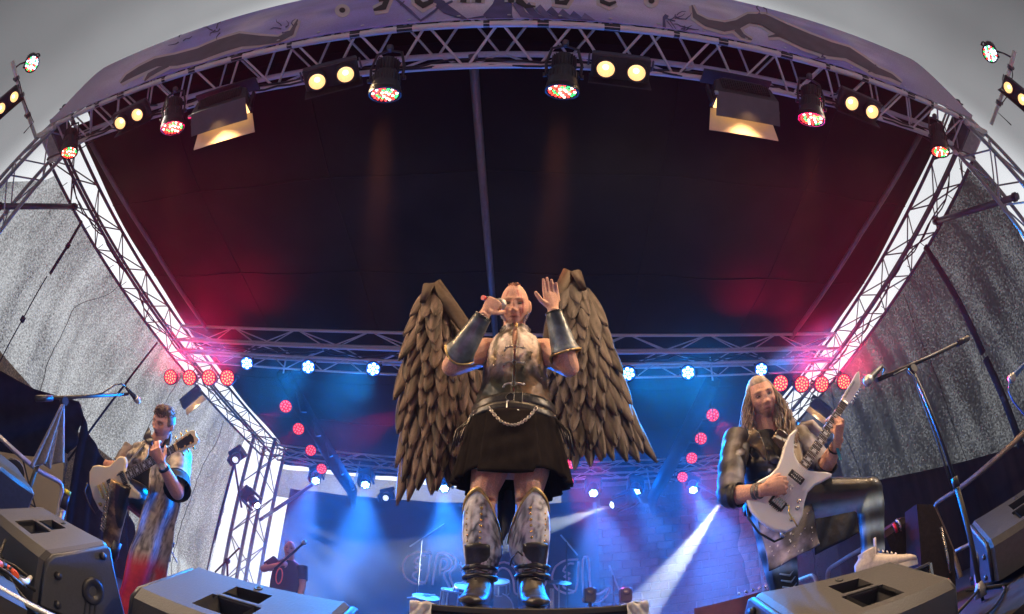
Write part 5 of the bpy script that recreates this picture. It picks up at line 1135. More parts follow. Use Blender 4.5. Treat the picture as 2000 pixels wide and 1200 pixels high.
# belts, chain, kilt
BELT = mat('black_leather_belt', (.022, .019, .018), .38, 0, .25, 70, .25)
def band(z0, z1, a, c, m, nm, tilt=.0, par=sg):
    return MB().grid(lambda u, v: ((a + .004 * math.sin(u * 31)) * math.cos(u * 2 * math.pi), SY + c * math.sin(u * 2 * math.pi), z0 + (z1 - z0) * v + tilt * math.cos(u * 2 * math.pi) + .004 * math.sin(u * 19)), 64, 3, -.007, closeu=True).build(nm, m, par)
band(1.075, 1.125, .196, .152, BELT, 'waist_belt', .004); be = band(1.035, 1.075, .203, .158, BELT, 'studded_belt', -.006)
y = SY - .163
bk_ = MB(); [bk_.tube(p, .004, 6) for p in ([(-.028, y, 1.078), (-.028, y - .004, 1.03), (.026, y - .004, 1.03)], [(-.028, y, 1.078), (-.02, y, 1.08)])]; bk_.build('buckle', STEEL, be)
w = MB(); w.lathe([(.020, -.003), (.023, 0), (.02, .003), (.017, 0), (.02, -.003)], (-.012, SY - .158, 1.10), (0, 1, 0), 14, cap=False); w.box((.022, SY - .158, 1.10), (.04, .012, .052), bev=.003); w.build('belt_loop', BELT, be)
q = MB()
for i in range(30):
    t = math.pi + math.pi * (i + .5) / 30
    for dz in (-.010, .010) if i % 3 else (0,): q.lathe([(.0055, -.001), (.0065, .001), (.003, .002)], (.206 * math.cos(t), SY + .161 * math.sin(t), 1.055 + dz - .006 * math.cos(t)), (math.cos(t), math.sin(t), 0), 8)
q.build('eyelet', SILV, be)
q = MB()                                                          # hanging chain
cp = [V((-.105 + .208 * k / 28, 0, 1.045 - .105 * (1 - ((k - 14) / 14) ** 2))) for k in range(29)]
for k in range(28):
    m_ = (cp[k] + cp[k + 1]) / 2; yy = SY - .166 * math.sqrt(max(.05, 1 - (m_.x / .25) ** 2)) - .012 - .02 * (1 - ((k - 14) / 14) ** 2); d = cp[k + 1] - cp[k]; a, c = V((cp[k].x, yy, cp[k].z)) - d * .28, V((cp[k + 1].x, yy, cp[k + 1].z)) + d * .28
    sx = d.normalized().cross(V((0, 1, 0))) * .0055 if k % 2 else V((0, .0055, 0)); q.tube([a, a.lerp(c, .25) + sx, a.lerp(c, .75) + sx, c, a.lerp(c, .75) - sx, a.lerp(c, .25) - sx, a], .0022, 5)
q.build('belt_chain', SILV, sg)
KILT = mat('black_brown_kilt_cotton', (.0135, .0112, .0112), .95, 0, .22, 26, .35, stretch=(1, 1, .5), spec=.02)
def kilt_pt(u, v):
    t = u * 2 * math.pi - math.pi / 2; z = 1.045 - v * .318
    a, c = .200 + .040 * v ** .9, .158 + .050 * v ** .9; fr = -math.sin(t)                  # fr 1 at the front
    pl = 0 if fr > .62 else (.034 * v * (2 * abs((t * 3.6) % 1 - .5)) - .004 * v)
    if fr > .62: a *= 1.0; pl = -.004 + .006 * v * math.sin(t * 9) * (1 - fr) * 3
    dip = -.005 * v * max(0, -fr) + .012 * v * math.sin(t * 5) + .018 * v * (fr > .62) * abs(math.cos(t)) ** .5
    return V(((a + pl) * math.cos(t), SY + (c + pl) * math.sin(t), z + dip))
MB().grid(kilt_pt, 150, 18, .008, closeu=True).build('kilt', KILT, sg)
def apron(u, v):
    x = -.115 + .215 * u; z = 1.04 - (.310 + .020 * math.sin(math.pi * u) * v + (-.02 * (u > .9))) * v; a, c = .206 + .044 * v ** .9, .164 + .053 * v ** .9
    return V((x * (1 + .22 * v), SY - c * math.sqrt(max(.1, 1 - (x * (1 + .22 * v) / a) ** 2)) - .006 - .002 * math.sin(v * 20 + u * 5), z))
MB().grid(apron, 24, 20, -.006).build('front_apron', KILT, sg)
q = MB()
for s in (-1, 1):
    for k in range(4): x = s * (.215 + .012 * k); q.tube([(s * .196, SY - .05, 1.05), (x, SY - .08 - .01 * k, .98 - .01 * k), (x + s * .02, SY - .09, .90 - .02 * k)], .004, 5)
q.build('strap', BELT, sg); MB().tube([(-.20, SY - .06, 1.045), (-.222, SY - .08, .97), (-.240, SY - .085, .885)], .004, 5).build('pale_cord', mat('pale_cord', (.55, .48, .40), .7), sg)
q = MB(); q.box((.005, SY + .19, .56), (.17, .02, .34)); 
MB().grid(lambda u, v: (-.07 + .15 * u, SY + .22 + .02 * math.sin(u * 14), .78 - (.24 + .03 * math.sin(u * 11)) * v), 12, 6, .008).build('tail_cloth', MAT_TAIL if False else mat('black_tail_cloth', (.015, .014, .018), .9), sg)
for o in sg.children:                                             # he stands a touch left of the stage axis
    if o.name.split('.')[0] in ('vest', 'clasp', 'stud', 'pendant', 'waist_belt', 'studded_belt', 'belt_chain', 'kilt', 'front_apron', 'strap', 'pale_cord', 'tail_cloth'): o.location.x -= .037
# bracers
BRACER = vmat('bracer_leather', .36, 0, .45, 50, .5, .2, .2)
def bracer_tint(P): n = fbm(P, 12, 4, 9); c = lerp3((.022, .032, .040), (.20, .24, .26), sm(.35, .75, n)); return c
for el, wr, s in ((elL, wrL, -1), (elR, wrR, 1)):
    d = (wr - el); L_ = d.length; dn_ = d.normalized(); fx = V((0, -1, 0)); fx = (fx - dn_ * fx.dot(dn_)).normalized(); sx = dn_.cross(fx)
    def bp(u, v, off=0):
        t = u * 2 * math.pi; flare = .064 - .026 * v + .012 * max(0, .12 - v) / .12; pk = .045 * max(0, math.cos(t - math.pi * (.0 if s < 0 else 1.0) - .4)) ** 2 * (1 - v)
        return el + dn_ * (L_ * (.24 + .70 * v) - pk) + (fx * math.cos(t) + sx * math.sin(t)) * (flare + off)
    br_ = MB().grid(lambda u, v: bp(u, v), 32, 12, -.005, closeu=True).build('bracer', BRACER, sg, tint=bracer_tint)
    MB().tube([bp(j / 32, 0, .003) for j in range(33)], .006, 6).build('gold_edge', GOLD, br_); MB().tube([bp(j / 32, 1, .003) for j in range(33)], .005, 6).build('dark_edge', BELT, br_)
    MB().grid(lambda u, v: bp(.60 + .16 * u, .03 + .94 * v, .004), 6, 12, .003).build('pale_strip', vmat('bracer_strip', .5, 0, .4, 60), br_, tint=lambda P: lerp3((.16, .11, .07), (.46, .38, .30), fbm(P, 30, 3, 4)))
# greaves and boots
GREAVE = vmat('painted_greave', .40, 0, .4, 60, .5, .25, .12)
def vein(P, sc, seed):
    n = fbm(P, sc, 4, seed) + .35 * (fbm(P, sc * 2.3, 3, seed + 3) - .5); return np.exp(-(np.abs(n - .5) / .045) ** 2)
def greave_tint(P):
    P2 = P * np.array([1.6, 1, .8]); v_ = np.maximum(vein(P2, 9, 2), .8 * vein(P2, 16, 7)); c = lerp3((.52, .51, .51), (.80, .79, .78), fbm(P, 20, 3, 5)); return c * (1 - v_[:, None]) + np.array([.035, .032, .035]) * v_[:, None]
BOOT = mat('black_boot_leather', (.020, .018, .018), .38, 0, .3, 60, .25); SOLE = mat('boot_sole', (.03, .03, .032), .6, 0, .2, 40)
for kn, an, s in ((kneeL, ankL, -1), (kneeR, ankR, 1)):
    top, bot = kn + V((0, -.005, .035)), an + V((0, 0, -.03)); ax_ = (bot - top)
    def gp_(u, v, off=0):
        t = u * 2 * math.pi - math.pi / 2; r = [.074, .078, .076, .068, .058, .054][min(5, int(v * 5))] * (1 - (v * 5) % 1) + [.078, .076, .068, .058, .054, .054][min(5, int(v * 5))] * ((v * 5) % 1)
        fr = max(0, -math.sin(t)); side = math.cos(t) * s
        drop = (.115 * max(0, -side + .25) ** 1.2 + .10 * (1 - fr)) * (1 - v) * .9          # inner side and back cut lower
        return top + ax_ * v + V((0, 0, -drop)) + V(((r + off) * math.cos(t), (r + off) * 1.05 * math.sin(t), 0))
    g_ = MB().grid(lambda u, v: gp_(u, v), 48, 24, .006, closeu=True).build('greave', GREAVE, sg, tint=greave_tint)
    MB().grid(lambda u, v: gp_(u, .055 * v - .004, .006), 48, 2, .005, closeu=True).build('gold_trim', GOLD, g_)
    q = MB()
    for k in range(9): q.ball(gp_(.25 * 0 + (.0 if s < 0 else .0), .22 + .072 * k, .004), .0065, 8, 5); q.ball(gp_(.13 * s % 1, .25 + .07 * k, .004), .005, 8, 5)
    q.build('stud', mat('brass_stud', (.62, .38, .12), .25, .8, .1, 30), g_)
    MB().grid(lambda u, v: gp_((.23 + .03 * u) * -s % 1, .18 + .8 * v, .003), 3, 16, .004).build('side_lace_strip', mat('brown_lace_leather', (.14, .07, .04), .6, 0, .4, 60, .5), g_)
    # boot
    foot = V((an.x - .005 * s, 1.99, .145)); toe_d = V((s * .10, -1, 0)).normalized(); rt = V((toe_d.y, -toe_d.x, 0)) * -1
    bo = thing  # noqa
    q = MB(); secs = [(.12, .036, .050, .05), (.08, .046, .062, .07), (.0, .048, .050, .16), (-.03, .050, .052, .15), (-.09, .052, .045, .085), (-.15, .052, .038, .052), (-.20, .044, .030, .040), (-.225, .02, .018, .03)]
    q.loft([[foot + toe_d * -k + rt * (a * math.cos(t_)) + V((0, 0, h * .5 + .01 + h * .5 * math.sin(t_))) for t_ in [2 * math.pi * j / 16 for j in range(16)]] for k, a, _, h in secs])
    q.tube([foot + V((0, .02, .06)), foot + V((0, .025, .14)), an + V((0, .0, .01)), an + V((0, .0, .05))], [.055, .056, .060, .066], 14)
    bt_ = body_mesh(q, .006, sg, lambda P: lerp3((.016, .014, .014), (.032, .028, .027), fbm(P, 22, 3, 3)), vmat('boot_hide', .36, 0, .35, 70, .5, .1, .2), 'boot')
    MB().loft([[foot + toe_d * -k + rt * (a * math.cos(t_)) + V((0, 0, z_ + .0)) for k, a in ()] for t_ in ()] if False else [[foot + toe_d * (.03 + .155 * math.sin(t_)) + rt * (.052 * math.cos(t_)) + V((0, 0, z_)) for t_ in [2 * math.pi * j / 24 for j in range(24)]] for z_ in (-.002, .022)], True, False).build('sole', SOLE, bt_)
    tg = MB().grid(lambda u, v: an + toe_d * (.060 + .055 * v ** 2) + rt * ((-.045 + .09 * u) * (1 + .15 * v)) + V((0, 0, -.055 + .135 * v)) - toe_d * (.02 * (2 * u - 1) ** 2), 8, 8, .014).build('tongue', BOOT, bt_)
    q = MB()
    for k in range(5): z = -.07 + .022 * k; q.tube([an + rt * -.04 + toe_d * .06 + V((0, 0, z)), an + toe_d * (.082 - .012 * k * .3) + V((0, 0, z + .01)), an + rt * .04 + toe_d * .06 + V((0, 0, z))], .005, 5)
    q.build('lace', BELT, bt_); q = MB()
    for z in (-.045, -.005): q.tube([an + (rt * math.cos(t_) + toe_d * math.sin(t_)) * .070 + V((0, 0, z)) for t_ in [2 * math.pi * j / 20 for j in range(21)]], .010, 6, flat=.5)
    q.build('ankle_strap', BOOT, bt_)
    if s > 0: MB().tube([an + V((-.03, -.06, .03)), an + V((-.06, -.09, .05)), an + V((-.085, -.08, .02)), an + V((-.09, -.08, -.01))], .004, 5).build('loose_lace', BELT, bt_)
# microphone in his right hand
ma_, mb_ = S_(944, 582, 1.78), S_(984, 596, 1.90); mt = mic('black vocal microphone gripped in the singer\'s fist', ma_, mb_, group='microphones', r=.02)
MB().lathe([(.0135, -.004), (.0135, .008)], ma_, mb_ - ma_, 10).build('red_ring', mat('red_ring', (.6, .02, .02), .4, 0, 0), mt)

# wings of foam feathers
FEATH = vmat('painted_foam_feather', .6, 0, .2, 40, .15, 0, .15)
def feather_mesh(seed, pointed, lo=(.030, .022, .018), hi=(.165, .112, .088)):
    rnd = random.Random(seed); bend = rnd.uniform(-.10, .10); cup = rnd.uniform(.15, .26); curl = rnd.uniform(.02, .10)
    def fp(u, v):
        w = (.26 + .24 * math.sin(min(1, v / .4) * math.pi / 2)) * (1 if v < .4 else max(0.0004, 1 - ((v - .4) / .6) ** (1.9 if not pointed else 1.5)) ** .8); x = (2 * u - 1)
        return V((x * w * .5 + bend * v * v, -v, -cup * w * x * x * .9 + .02 * math.cos(x * 1.5) + curl * v * v - .012 * math.exp(-(x / .12) ** 2)))
    q = MB().grid(fp, 8, 10, .028); me = q.mesh('feather', FEATH)
    def ft(P):
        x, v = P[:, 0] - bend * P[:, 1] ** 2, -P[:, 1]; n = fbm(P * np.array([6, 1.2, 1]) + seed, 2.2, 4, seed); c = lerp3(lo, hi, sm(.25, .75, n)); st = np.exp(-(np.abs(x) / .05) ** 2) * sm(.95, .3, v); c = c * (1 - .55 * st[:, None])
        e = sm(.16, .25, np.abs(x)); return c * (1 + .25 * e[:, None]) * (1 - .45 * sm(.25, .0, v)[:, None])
    paint(me, ft); return me
FM_LIT = [feather_mesh(i, i % 2) for i in range(8)]; FM_DIM = [feather_mesh(i + 20, i % 2, (.026, .021, .019), (.130, .104, .092)) for i in range(8)]  # two palettes: warm light on one wing only, put into the feather colours
def pl(t, P):
    k = t * (len(P) - 1); i = min(int(k), len(P) - 2); f = k - i; return (P[i][0] * (1 - f) + P[i + 1][0] * f, P[i][1] * (1 - f) + P[i + 1][1] * f)
def wing(lab, outer, inner, crest, rows, seed, sgn, y0):
    rnd = random.Random(seed); q = MB(); C_ = [at(px, py, y=y) for px, py, y in crest]
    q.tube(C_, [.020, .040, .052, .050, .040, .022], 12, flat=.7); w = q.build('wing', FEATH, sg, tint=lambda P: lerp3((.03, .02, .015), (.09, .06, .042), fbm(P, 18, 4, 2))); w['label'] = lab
    for r in range(rows):
        v = (r + .1) / (rows - .2); o, i_ = pl(v * (.78 if sgn < 0 else .74), outer), pl(v * (.78 if sgn < 0 else .74), inner); o = (o[0] - sgn * 7, o[1]); wpx = abs(o[0] - i_[0]); n = max(3, int(round(wpx / 14))); Lpx = 62 + 74 * v ** 1.1
        for k in range(n + 1):
            u = (k + (.5 if r % 2 else 0) + rnd.uniform(-.12, .12)) / n; u = min(1.02, max(-.02, u)); bx = o[0] * (1 - u) + i_[0] * u; by = o[1] * (1 - u) + i_[1] * u
            ang = ((.46 * (1 - v) + .10 if sgn < 0 else .42) * max(0, 1 - u) ** 1.5 - .30 * u ** 2 * (1 if v < .8 else .4)) * sgn; L = Lpx * (1 + rnd.uniform(-.08, .1)) * (1.12 if u < .15 else 1 - .12 * abs(u - .4))
            tx, ty = bx + math.sin(ang) * L, by + math.cos(ang) * L; bulge = .10 * (2 * u - .9) ** 2
            yb = y0 + .011 * r + bulge + .003 * (k % 2); B_ = at(bx, by, y=yb); T_ = at(tx, ty, y=yb - .025); d = (T_ - B_); ln = d.length; yv = -d.normalized(); nz_ = V((sgn * .55 * (u - .42) * -1.6, -1, -.35)); nz_ = (nz_ - yv * nz_.dot(yv)).normalized(); xv = yv.cross(nz_)
            f = bpy.data.objects.new('feather', (FM_LIT if sgn < 0 else FM_DIM)[rnd.randrange(8)]); COL.objects.link(f); f.parent = w
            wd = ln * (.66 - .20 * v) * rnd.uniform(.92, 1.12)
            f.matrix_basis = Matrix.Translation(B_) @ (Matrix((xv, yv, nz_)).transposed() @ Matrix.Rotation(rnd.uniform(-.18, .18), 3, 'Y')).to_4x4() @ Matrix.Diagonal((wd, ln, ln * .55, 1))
    return w
wing('left wing of brown foam feathers, warm light in their colour', [(836, 560), (818, 590), (808, 630), (800, 680), (798, 735), (800, 790), (796, 840), (789, 900), (781, 960)], [(860, 560), (876, 600), (900, 645), (925, 690), (938, 740), (932, 790), (912, 835), (880, 870), (840, 905)],
     [(940, 720, 2.2), (925, 660, 2.26), (880, 600, 2.26), (850, 556, 2.22), (836, 560, 2.2), (826, 590, 2.2)], 13, 11, -1, 2.22)
wing('right wing of brown foam feathers, coloured greyer for its dimmer light', [(1128, 532), (1150, 565), (1166, 605), (1180, 650), (1194, 700), (1208, 745), (1224, 790), (1244, 840), (1258, 880)], [(1098, 545), (1094, 590), (1094, 640), (1092, 690), (1090, 735), (1092, 775), (1104, 800), (1130, 815), (1175, 825)],
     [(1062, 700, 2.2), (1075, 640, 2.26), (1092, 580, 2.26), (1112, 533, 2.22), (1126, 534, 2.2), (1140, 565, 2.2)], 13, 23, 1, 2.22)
# ---------------------------------------------------------------- guitars
def guitar(lab, outline, butt, tip, face, col, fret_m, scale, hw, parts_cb, head_poly, nut=.748, bodyl=.45):
    """butt-tip: points of body end and headstock end; face: direction the front looks"""
    butt, tip = V(butt), V(tip); X = (tip - butt).normalized(); Z = V(face); Z = (Z - X * Z.dot(X)).normalized(); Y = Z.cross(X); s = (tip - butt).length / scale
    M4 = (Matrix.Translation(butt) @ Matrix((X, Y, Z)).transposed().to_4x4() @ Matrix.Scale(s, 4))
    t = thing('electric_guitar', lab, 'guitar', butt, 'electric guitars')
    bo = MB().prism(outline, M4, .042, .010).build('body', col, t)
    TR = lambda x, y, z: M4 @ V((x, y, z)); R3 = Matrix((X, Y, Z)).transposed()
    nk = MB(); w0, w1 = .028, .0215
    nk.loft([[TR(x, w * math.cos(a), .017 + d * min(0, math.sin(a)) + .005 * max(0, math.sin(a)) * 0) for a in [2 * math.pi * j / 14 for j in range(14)]] for x, w, d in ((.33, w0, .024), (.45, w0 * .96, .024), (nut, w1, .020), (nut + .02, w1, .015))])
    neck = nk.build('neck', mat('maple_neck', (.45, .30, .16), .35, 0, .15, 10, coat=.4), t)
    MB().add([TR(.34, -w0, .0175), TR(nut, -w1, .0175), TR(nut, w1, .0175), TR(.34, w0, .0175), TR(.34, -w0, .022), TR(nut, -w1, .022), TR(nut, w1, .022), TR(.34, w0, .022)], [(3, 2, 1, 0), (4, 5, 6, 7), (0, 1, 5, 4), (1, 2, 6, 5), (2, 3, 7, 6), (3, 0, 4, 7)]).build('fingerboard', fret_m, neck)
    for f in range(1, 23):
        x = nut - .648 * (1 - 2 ** (-f / 12))
        if x < .345: break
        w = w1 + (w0 - w1) * (nut - x) / (nut - .34); rod('fret', TR(x, -w, .0222), TR(x, w, .0222), .0016 * s, STEEL, t)
    for f in (3, 5, 7, 9, 12, 15, 17):
        x = nut - .648 * (1 - 2 ** (-(f - .5) / 12)); w = .012; MB().box(TR(x, 0, .0222), (.012 * s, .022 * s, .0012), R3).build('inlay', mat('pearl_inlay', (.6, .6, .58), .3, 0, 0), neck)
    hd = MB().prism(head_poly, M4 @ Matrix.Translation((nut, 0, .006)), .016, .003).build('headstock', col, t)
    MB().box(TR(nut, 0, .022), (.006 * s, .046 * s, .010 * s), R3).build('nut', BLACK, neck)
    hp = parts_cb(TR, R3, s, t, bo, hd)
    for k in range(6):
        y0 = (-.0265 + .0106 * k); y1 = (-.0175 + .007 * k); rod('guitar_string', TR(hp, y0, .034), TR(nut, y1, .026), .0007 * s, STEEL, t)
    return t, TR, s
SUPER = [(0, 0), (.008, -.07), (.035, -.130), (.09, -.158), (.15, -.145), (.20, -.115), (.25, -.098), (.30, -.108), (.345, -.135), (.385, -.158), (.402, -.150), (.392, -.120), (.365, -.080), (.345, -.045), (.338, -.028), (.338, .028), (.345, .05), (.365, .082), (.40, .112), (.44, .132), (.468, .136), (.462, .150), (.42, .158), (.36, .146), (.30, .122), (.25, .110), (.20, .118), (.15, .142), (.09, .158), (.035, .135), (.008, .075)]
LPB = [(0, 0), (.012, -.085), (.05, -.145), (.11, -.168), (.17, -.150), (.22, -.118), (.27, -.112), (.31, -.128), (.345, -.150), (.372, -.148), (.372, -.120), (.352, -.085), (.34, -.05), (.338, -.028), (.338, .028), (.355, .06), (.375, .085), (.372, .115), (.34, .132), (.29, .125), (.24, .115), (.20, .125), (.15, .155), (.10, .170), (.05, .150), (.012, .088)]
WHITEG = mat('gloss_white_lacquer', (.80, .78, .76), .18, 0, .03, 4, coat=.6); CREAM = mat('aged_cream_lacquer', (.80, .66, .42), .22, 0, .06, 4, coat=.6)
ROSE = mat('dark_fingerboard', (.05, .03, .022), .5, 0, .3, 40)
def white_parts(TR, R3, s, t, bo, hd):
    MB().box(TR(.27, 0, .024), (.036 * s, .088 * s, .012 * s), R3, bev=.003).build('pickup', BLACK, t)
    q = MB(); [q.ball(TR(.262 + .016 * (k % 2), -.028 + .0112 * (k // 2), .031), .0028 * s, 6, 4) for k in range(12)]; q.build('pole_piece', STEEL, t)
    br = MB().box(TR(.115, 0, .026), (.05 * s, .085 * s, .010 * s), R3, bev=.003).build('bridge', BLACK, t)
    for k in range(6): MB().box(TR(.118, -.0265 + .0106 * k, .034), (.034 * s, .008 * s, .010 * s), R3).build('saddle', STEEL, br); MB().box(TR(.088, -.0265 + .0106 * k, .034), (.014 * s, .006 * s, .008 * s), R3).build('fine_tuner', BLACK, br)
    MB().tube([TR(.13, -.045, .03), TR(.13, -.05, .05), TR(.10, -.075, .056), TR(.085, -.125, .06), TR(.075, -.150, .06)], .0035 * s, 6).build('whammy_bar', mat('brass_bar', (.75, .55, .22), .25, .8, .1, 10), t)
    for x, y in ((.185, -.085), (.155, -.098), (.095, -.108)): MB().lathe([(.011 * s, 0), (.010 * s, .014 * s), (.001, .015 * s)], TR(x, y, .02), R3 @ V((0, 0, 1)), 12).build('knob', mat('knob_chrome', (.6, .55, .5), .25, .9, .1, 30), t)
    MB().tube([TR(.03, -.11, -.0), TR(.012, -.135, .0)], .011 * s, 8).build('jack_plug', STEEL, t)
    q = MB()
    for k in range(6): q.lathe([(.006 * s, -.004), (.007 * s, .008 * s)], TR(.748 + .04 + .020 * k, .012 + .0045 * k * .3 - .002 * k, .018), R3 @ V((0, 0, 1)), 8); q.tube([TR(.748 + .04 + .020 * k, -.022 - .001 * k, .006), TR(.748 + .04 + .020 * k, -.05, .006)], .0045 * s, 6)
    q.build('tuning_peg', STEEL, hd); return .12
def cream_parts(TR, R3, s, t, bo, hd):
    for x in (.31, .19): MB().box(TR(x, 0, .025), (.038 * s, .082 * s, .014 * s), R3, bev=.003).build('pickup', BLACK, t)
    MB().box(TR(.135, 0, .03), (.018 * s, .085 * s, .014 * s), R3, bev=.003).build('bridge', mat('gold_hardware', (.75, .52, .18), .25, .9, .1, 20), t); MB().box(TR(.09, 0, .03), (.018 * s, .09 * s, .014 * s), R3, bev=.003).build('tailpiece', MATS['gold_hardware'], t)
    MB().prism([(.14, -.055), (.32, -.045), (.34, -.075), (.30, -.10), (.20, -.095)], Matrix(((R3 @ V((1, 0, 0)) * s).to_tuple() + (0,), (0, 0, 0, 0), (0, 0, 0, 0), (0, 0, 0, 1))) if False else (Matrix.Translation(TR(0, 0, .026)) @ R3.to_4x4() @ Matrix.Scale(s, 4)), .004).build('pickguard', mat('dark_guard', (.03, .025, .02), .3), t)
    for x, y in ((.07, -.10), (.045, -.065), (.14, -.115), (.115, -.075)): MB().lathe([(.013 * s, 0), (.012 * s, .012 * s), (.001, .013 * s)], TR(x, y, .02), R3 @ V((0, 0, 1)), 12).build('knob', MATS['gold_hardware'], t)
    q = MB()
    for k in range(6): sg_ = 1 if k < 3 else -1; q.lathe([(.006 * s, -.004), (.007 * s, .008 * s)], TR(.748 + .035 + .042 * (k % 3), sg_ * .025, .018), R3 @ V((0, 0, 1)), 8); q.tube([TR(.748 + .035 + .042 * (k % 3), sg_ * .03, .006), TR(.748 + .035 + .042 * (k % 3), sg_ * .062, .006)], .006 * s, 6)
    q.build('tuning_peg', MATS['gold_hardware'], hd); MB().prism([(.02, -.02), (.14, -.028), (.15, 0), (.14, .028), (.02, .02)], Matrix.Translation(TR(.748, 0, .0155)) @ R3.to_4x4() @ Matrix.Scale(s, 4), .002).build('headstock_face', BLACK, hd); return .135
HEADS = [(0, -.022), (.03, -.032), (.155, -.036), (.225, .012), (.21, .022), (.10, .024), (.03, .024), (0, .022)]
HEADL = [(0, -.022), (.025, -.036), (.15, -.044), (.175, -.03), (.168, 0), (.175, .03), (.15, .044), (.025, .036), (0, .022)]

# ---------------------------------------------------------------- long-haired guitarist, right
rg = thing('person', 'long-haired guitarist in a black leather coat, one white shoe raised on a case', 'person', (1.35, 2.15, FLOOR), 'musicians on stage')
rc = at(1488, 779, y=2.10); RR = basis((-.30, -.90, -.36), (-.10, 0, 1)); RS = 1.04
gt, GT, gs = guitar('glossy white electric guitar held by the long-haired guitarist', SUPER, at(1487, 1022, y=1.98), at(1678, 733, y=1.76), (-.22, -.95, -.10), WHITEG, ROSE, .96, .05, white_parts, HEADS)
b = MB(); head(b, rc, RR, RS, 0, 1.15)
rn = at(1497, 845, y=2.16); b.tube([rc + RR @ V((0, -.03, -.05)), rc.lerp(rn, .6) + V((0, .02, 0)), rn + V((0, .02, -.07))], [.060, .066, .085], 14)
rsL, rsR = at(1432, 866, y=2.18), at(1566, 862, y=2.20); rp = V((1.34, 2.22, .62)); rch = (rsL + rsR) / 2 + V((0, 0, -.16))
rax = (rsR - rsL).normalized(); rfw = V((-rax.y, rax.x, 0)).normalized()
b.loft([ringl(c, rax, rfw, a, d_) for c, a, d_ in ((rp, .16, .11), (rp.lerp(rch, .5), .16, .12), (rch, .18, .12), (rch + V((0, 0, .12)), .17, .09), (rn + V((0, .02, -.05)), .09, .06))])
reL, rwL = at(1425, 970, y=2.06), at(1492, 957, y=1.90); reR, rwR = at(1612, 912, y=2.02), at(1634, 868, y=1.86)
for sh, el, wr in ((rsL, reL, rwL), (rsR, reR, rwR)):
    b.ball(el, .0455, 12, 8); b.tube([sh, sh.lerp(el, .4), el], [.066, .055, .046], 12); b.tube([el, el.lerp(wr, .3), wr], [.046, .048, .030], 12)
hand(b, rwL, (.95, -.22, .04), (0, 1, -.1), (.1, -.1, 1), [(.75, .9, .5), (.8, .95, .5), (.85, 1.0, .5), (.9, 1.0, .5)], 1.08, thumb=(.75, .5, .4))
nka = (GT(.7, 0, 0) - GT(.5, 0, 0)).normalized(); gn = GT(.60, 0, .02)
hand(b, rwR, at(1640, 832, y=1.80) - rwR, (-1, .1, .1), nka, [(1.25, .55, .3), (1.25, .6, .3), (1.3, .6, .35), (1.3, .65, .4)], 1.08, axis=nka, thumb=(.4, .5, .9), gap=.023)
def rg_tint(P):
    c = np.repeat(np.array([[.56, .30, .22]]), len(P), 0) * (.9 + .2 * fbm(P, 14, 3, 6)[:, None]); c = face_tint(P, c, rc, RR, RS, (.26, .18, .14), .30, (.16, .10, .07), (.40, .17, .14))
    Q = (P - np.array(rc)) @ np.array(RR) / RS; g_ = np.exp(-((Q[:, 0]) / .020) ** 2 - ((Q[:, 2] + .092) / .022) ** 2) * (Q[:, 1] > .03) * .8; return c * (1 - g_[:, None]) + np.array([.09, .06, .05]) * g_[:, None]
body_mesh(b, .0048, rg, rg_tint); eyes(rg, rc, RR, RS, (0, 1, 0), .55)
HAIRR = mat('curly_brown_hair', (.36, .27, .19), .5, 0, .35, 50)
q = MB(); rnd = random.Random(5)
def cap(c, R, s, keep, off, nz_, seed):
    """skull cap of hair over the part of the head where keep(dx, dy, dz) holds"""
    N1, N2 = 30, 40; q = MB(); idx = {}
    for k in range(N1 + 1):
        for j in range(N2):
            a = -math.pi / 2 + math.pi * min(max(k / N1, .01), .99); t = 2 * math.pi * j / N2; d = (math.cos(a) * math.sin(t), math.cos(a) * math.cos(t), math.sin(a)); w = keep(*d)
            p = head_pt(*d); nn = V((d[0], d[1], d[2])); idx[k, j] = len(q.v); q.v.append(V(c) + R @ ((p + nn * (off * w - .004 * (w < .05) + (nz_ * mnoise.noise(V(d) * 7 + V((seed, 0, 0))) * w))) * s))
    for k in range(N1):
        for j in range(N2):
            f = (idx[k, j], idx[k + 1, j], idx[k + 1, (j + 1) % N2], idx[k, (j + 1) % N2]); q.f.append(f); q.smooth.append(True)
    return q
hk = cap(rc, RR, RS, lambda x, y, z: sm1((z - .62 + .35 * max(0, -y) * 2.4) * 4) if y > -.2 else 1.0, .010, .006, 1).build('hair', HAIRR, rg)
st = MB()
for i in range(420):
    a = rnd.uniform(.5, 2 * math.pi - .5); a0 = a; side = math.sin(a); zz = rnd.uniform(.25, 1); d = (math.sqrt(1 - zz * zz) * math.sin(a), math.sqrt(1 - zz * zz) * math.cos(a), zz)
    if d[1] > .35: continue
    p = rc + RR @ (head_pt(*d) * RS * 1.05); o = RR @ V((d[0], min(d[1], .0) - .2, 0)); o.z = 0; pts = [p]; ph = rnd.uniform(0, 6); L = rnd.uniform(.26, .40)
    for k in range(1, 10):
        w = k / 9; base = p + o.normalized() * (.045 * math.sin(min(1, w * 1.6) * 1.57) + .03 * w) + V((.03 * math.copysign(1, d[0]) * -0, .02, 0)) * w + V((0, 0, -L * w ** 1.1 * (1 + .2 * zz))); pts.append(base + V((math.sin(ph + k * 1.9), math.cos(ph + k * 2.1), 0)) * .013 * min(1, w * 2))
    st.tube(pts, [.003] + [.0036] * 7 + [.0025, .0008], 4)
st.build('hair_strand', HAIRR, rg)
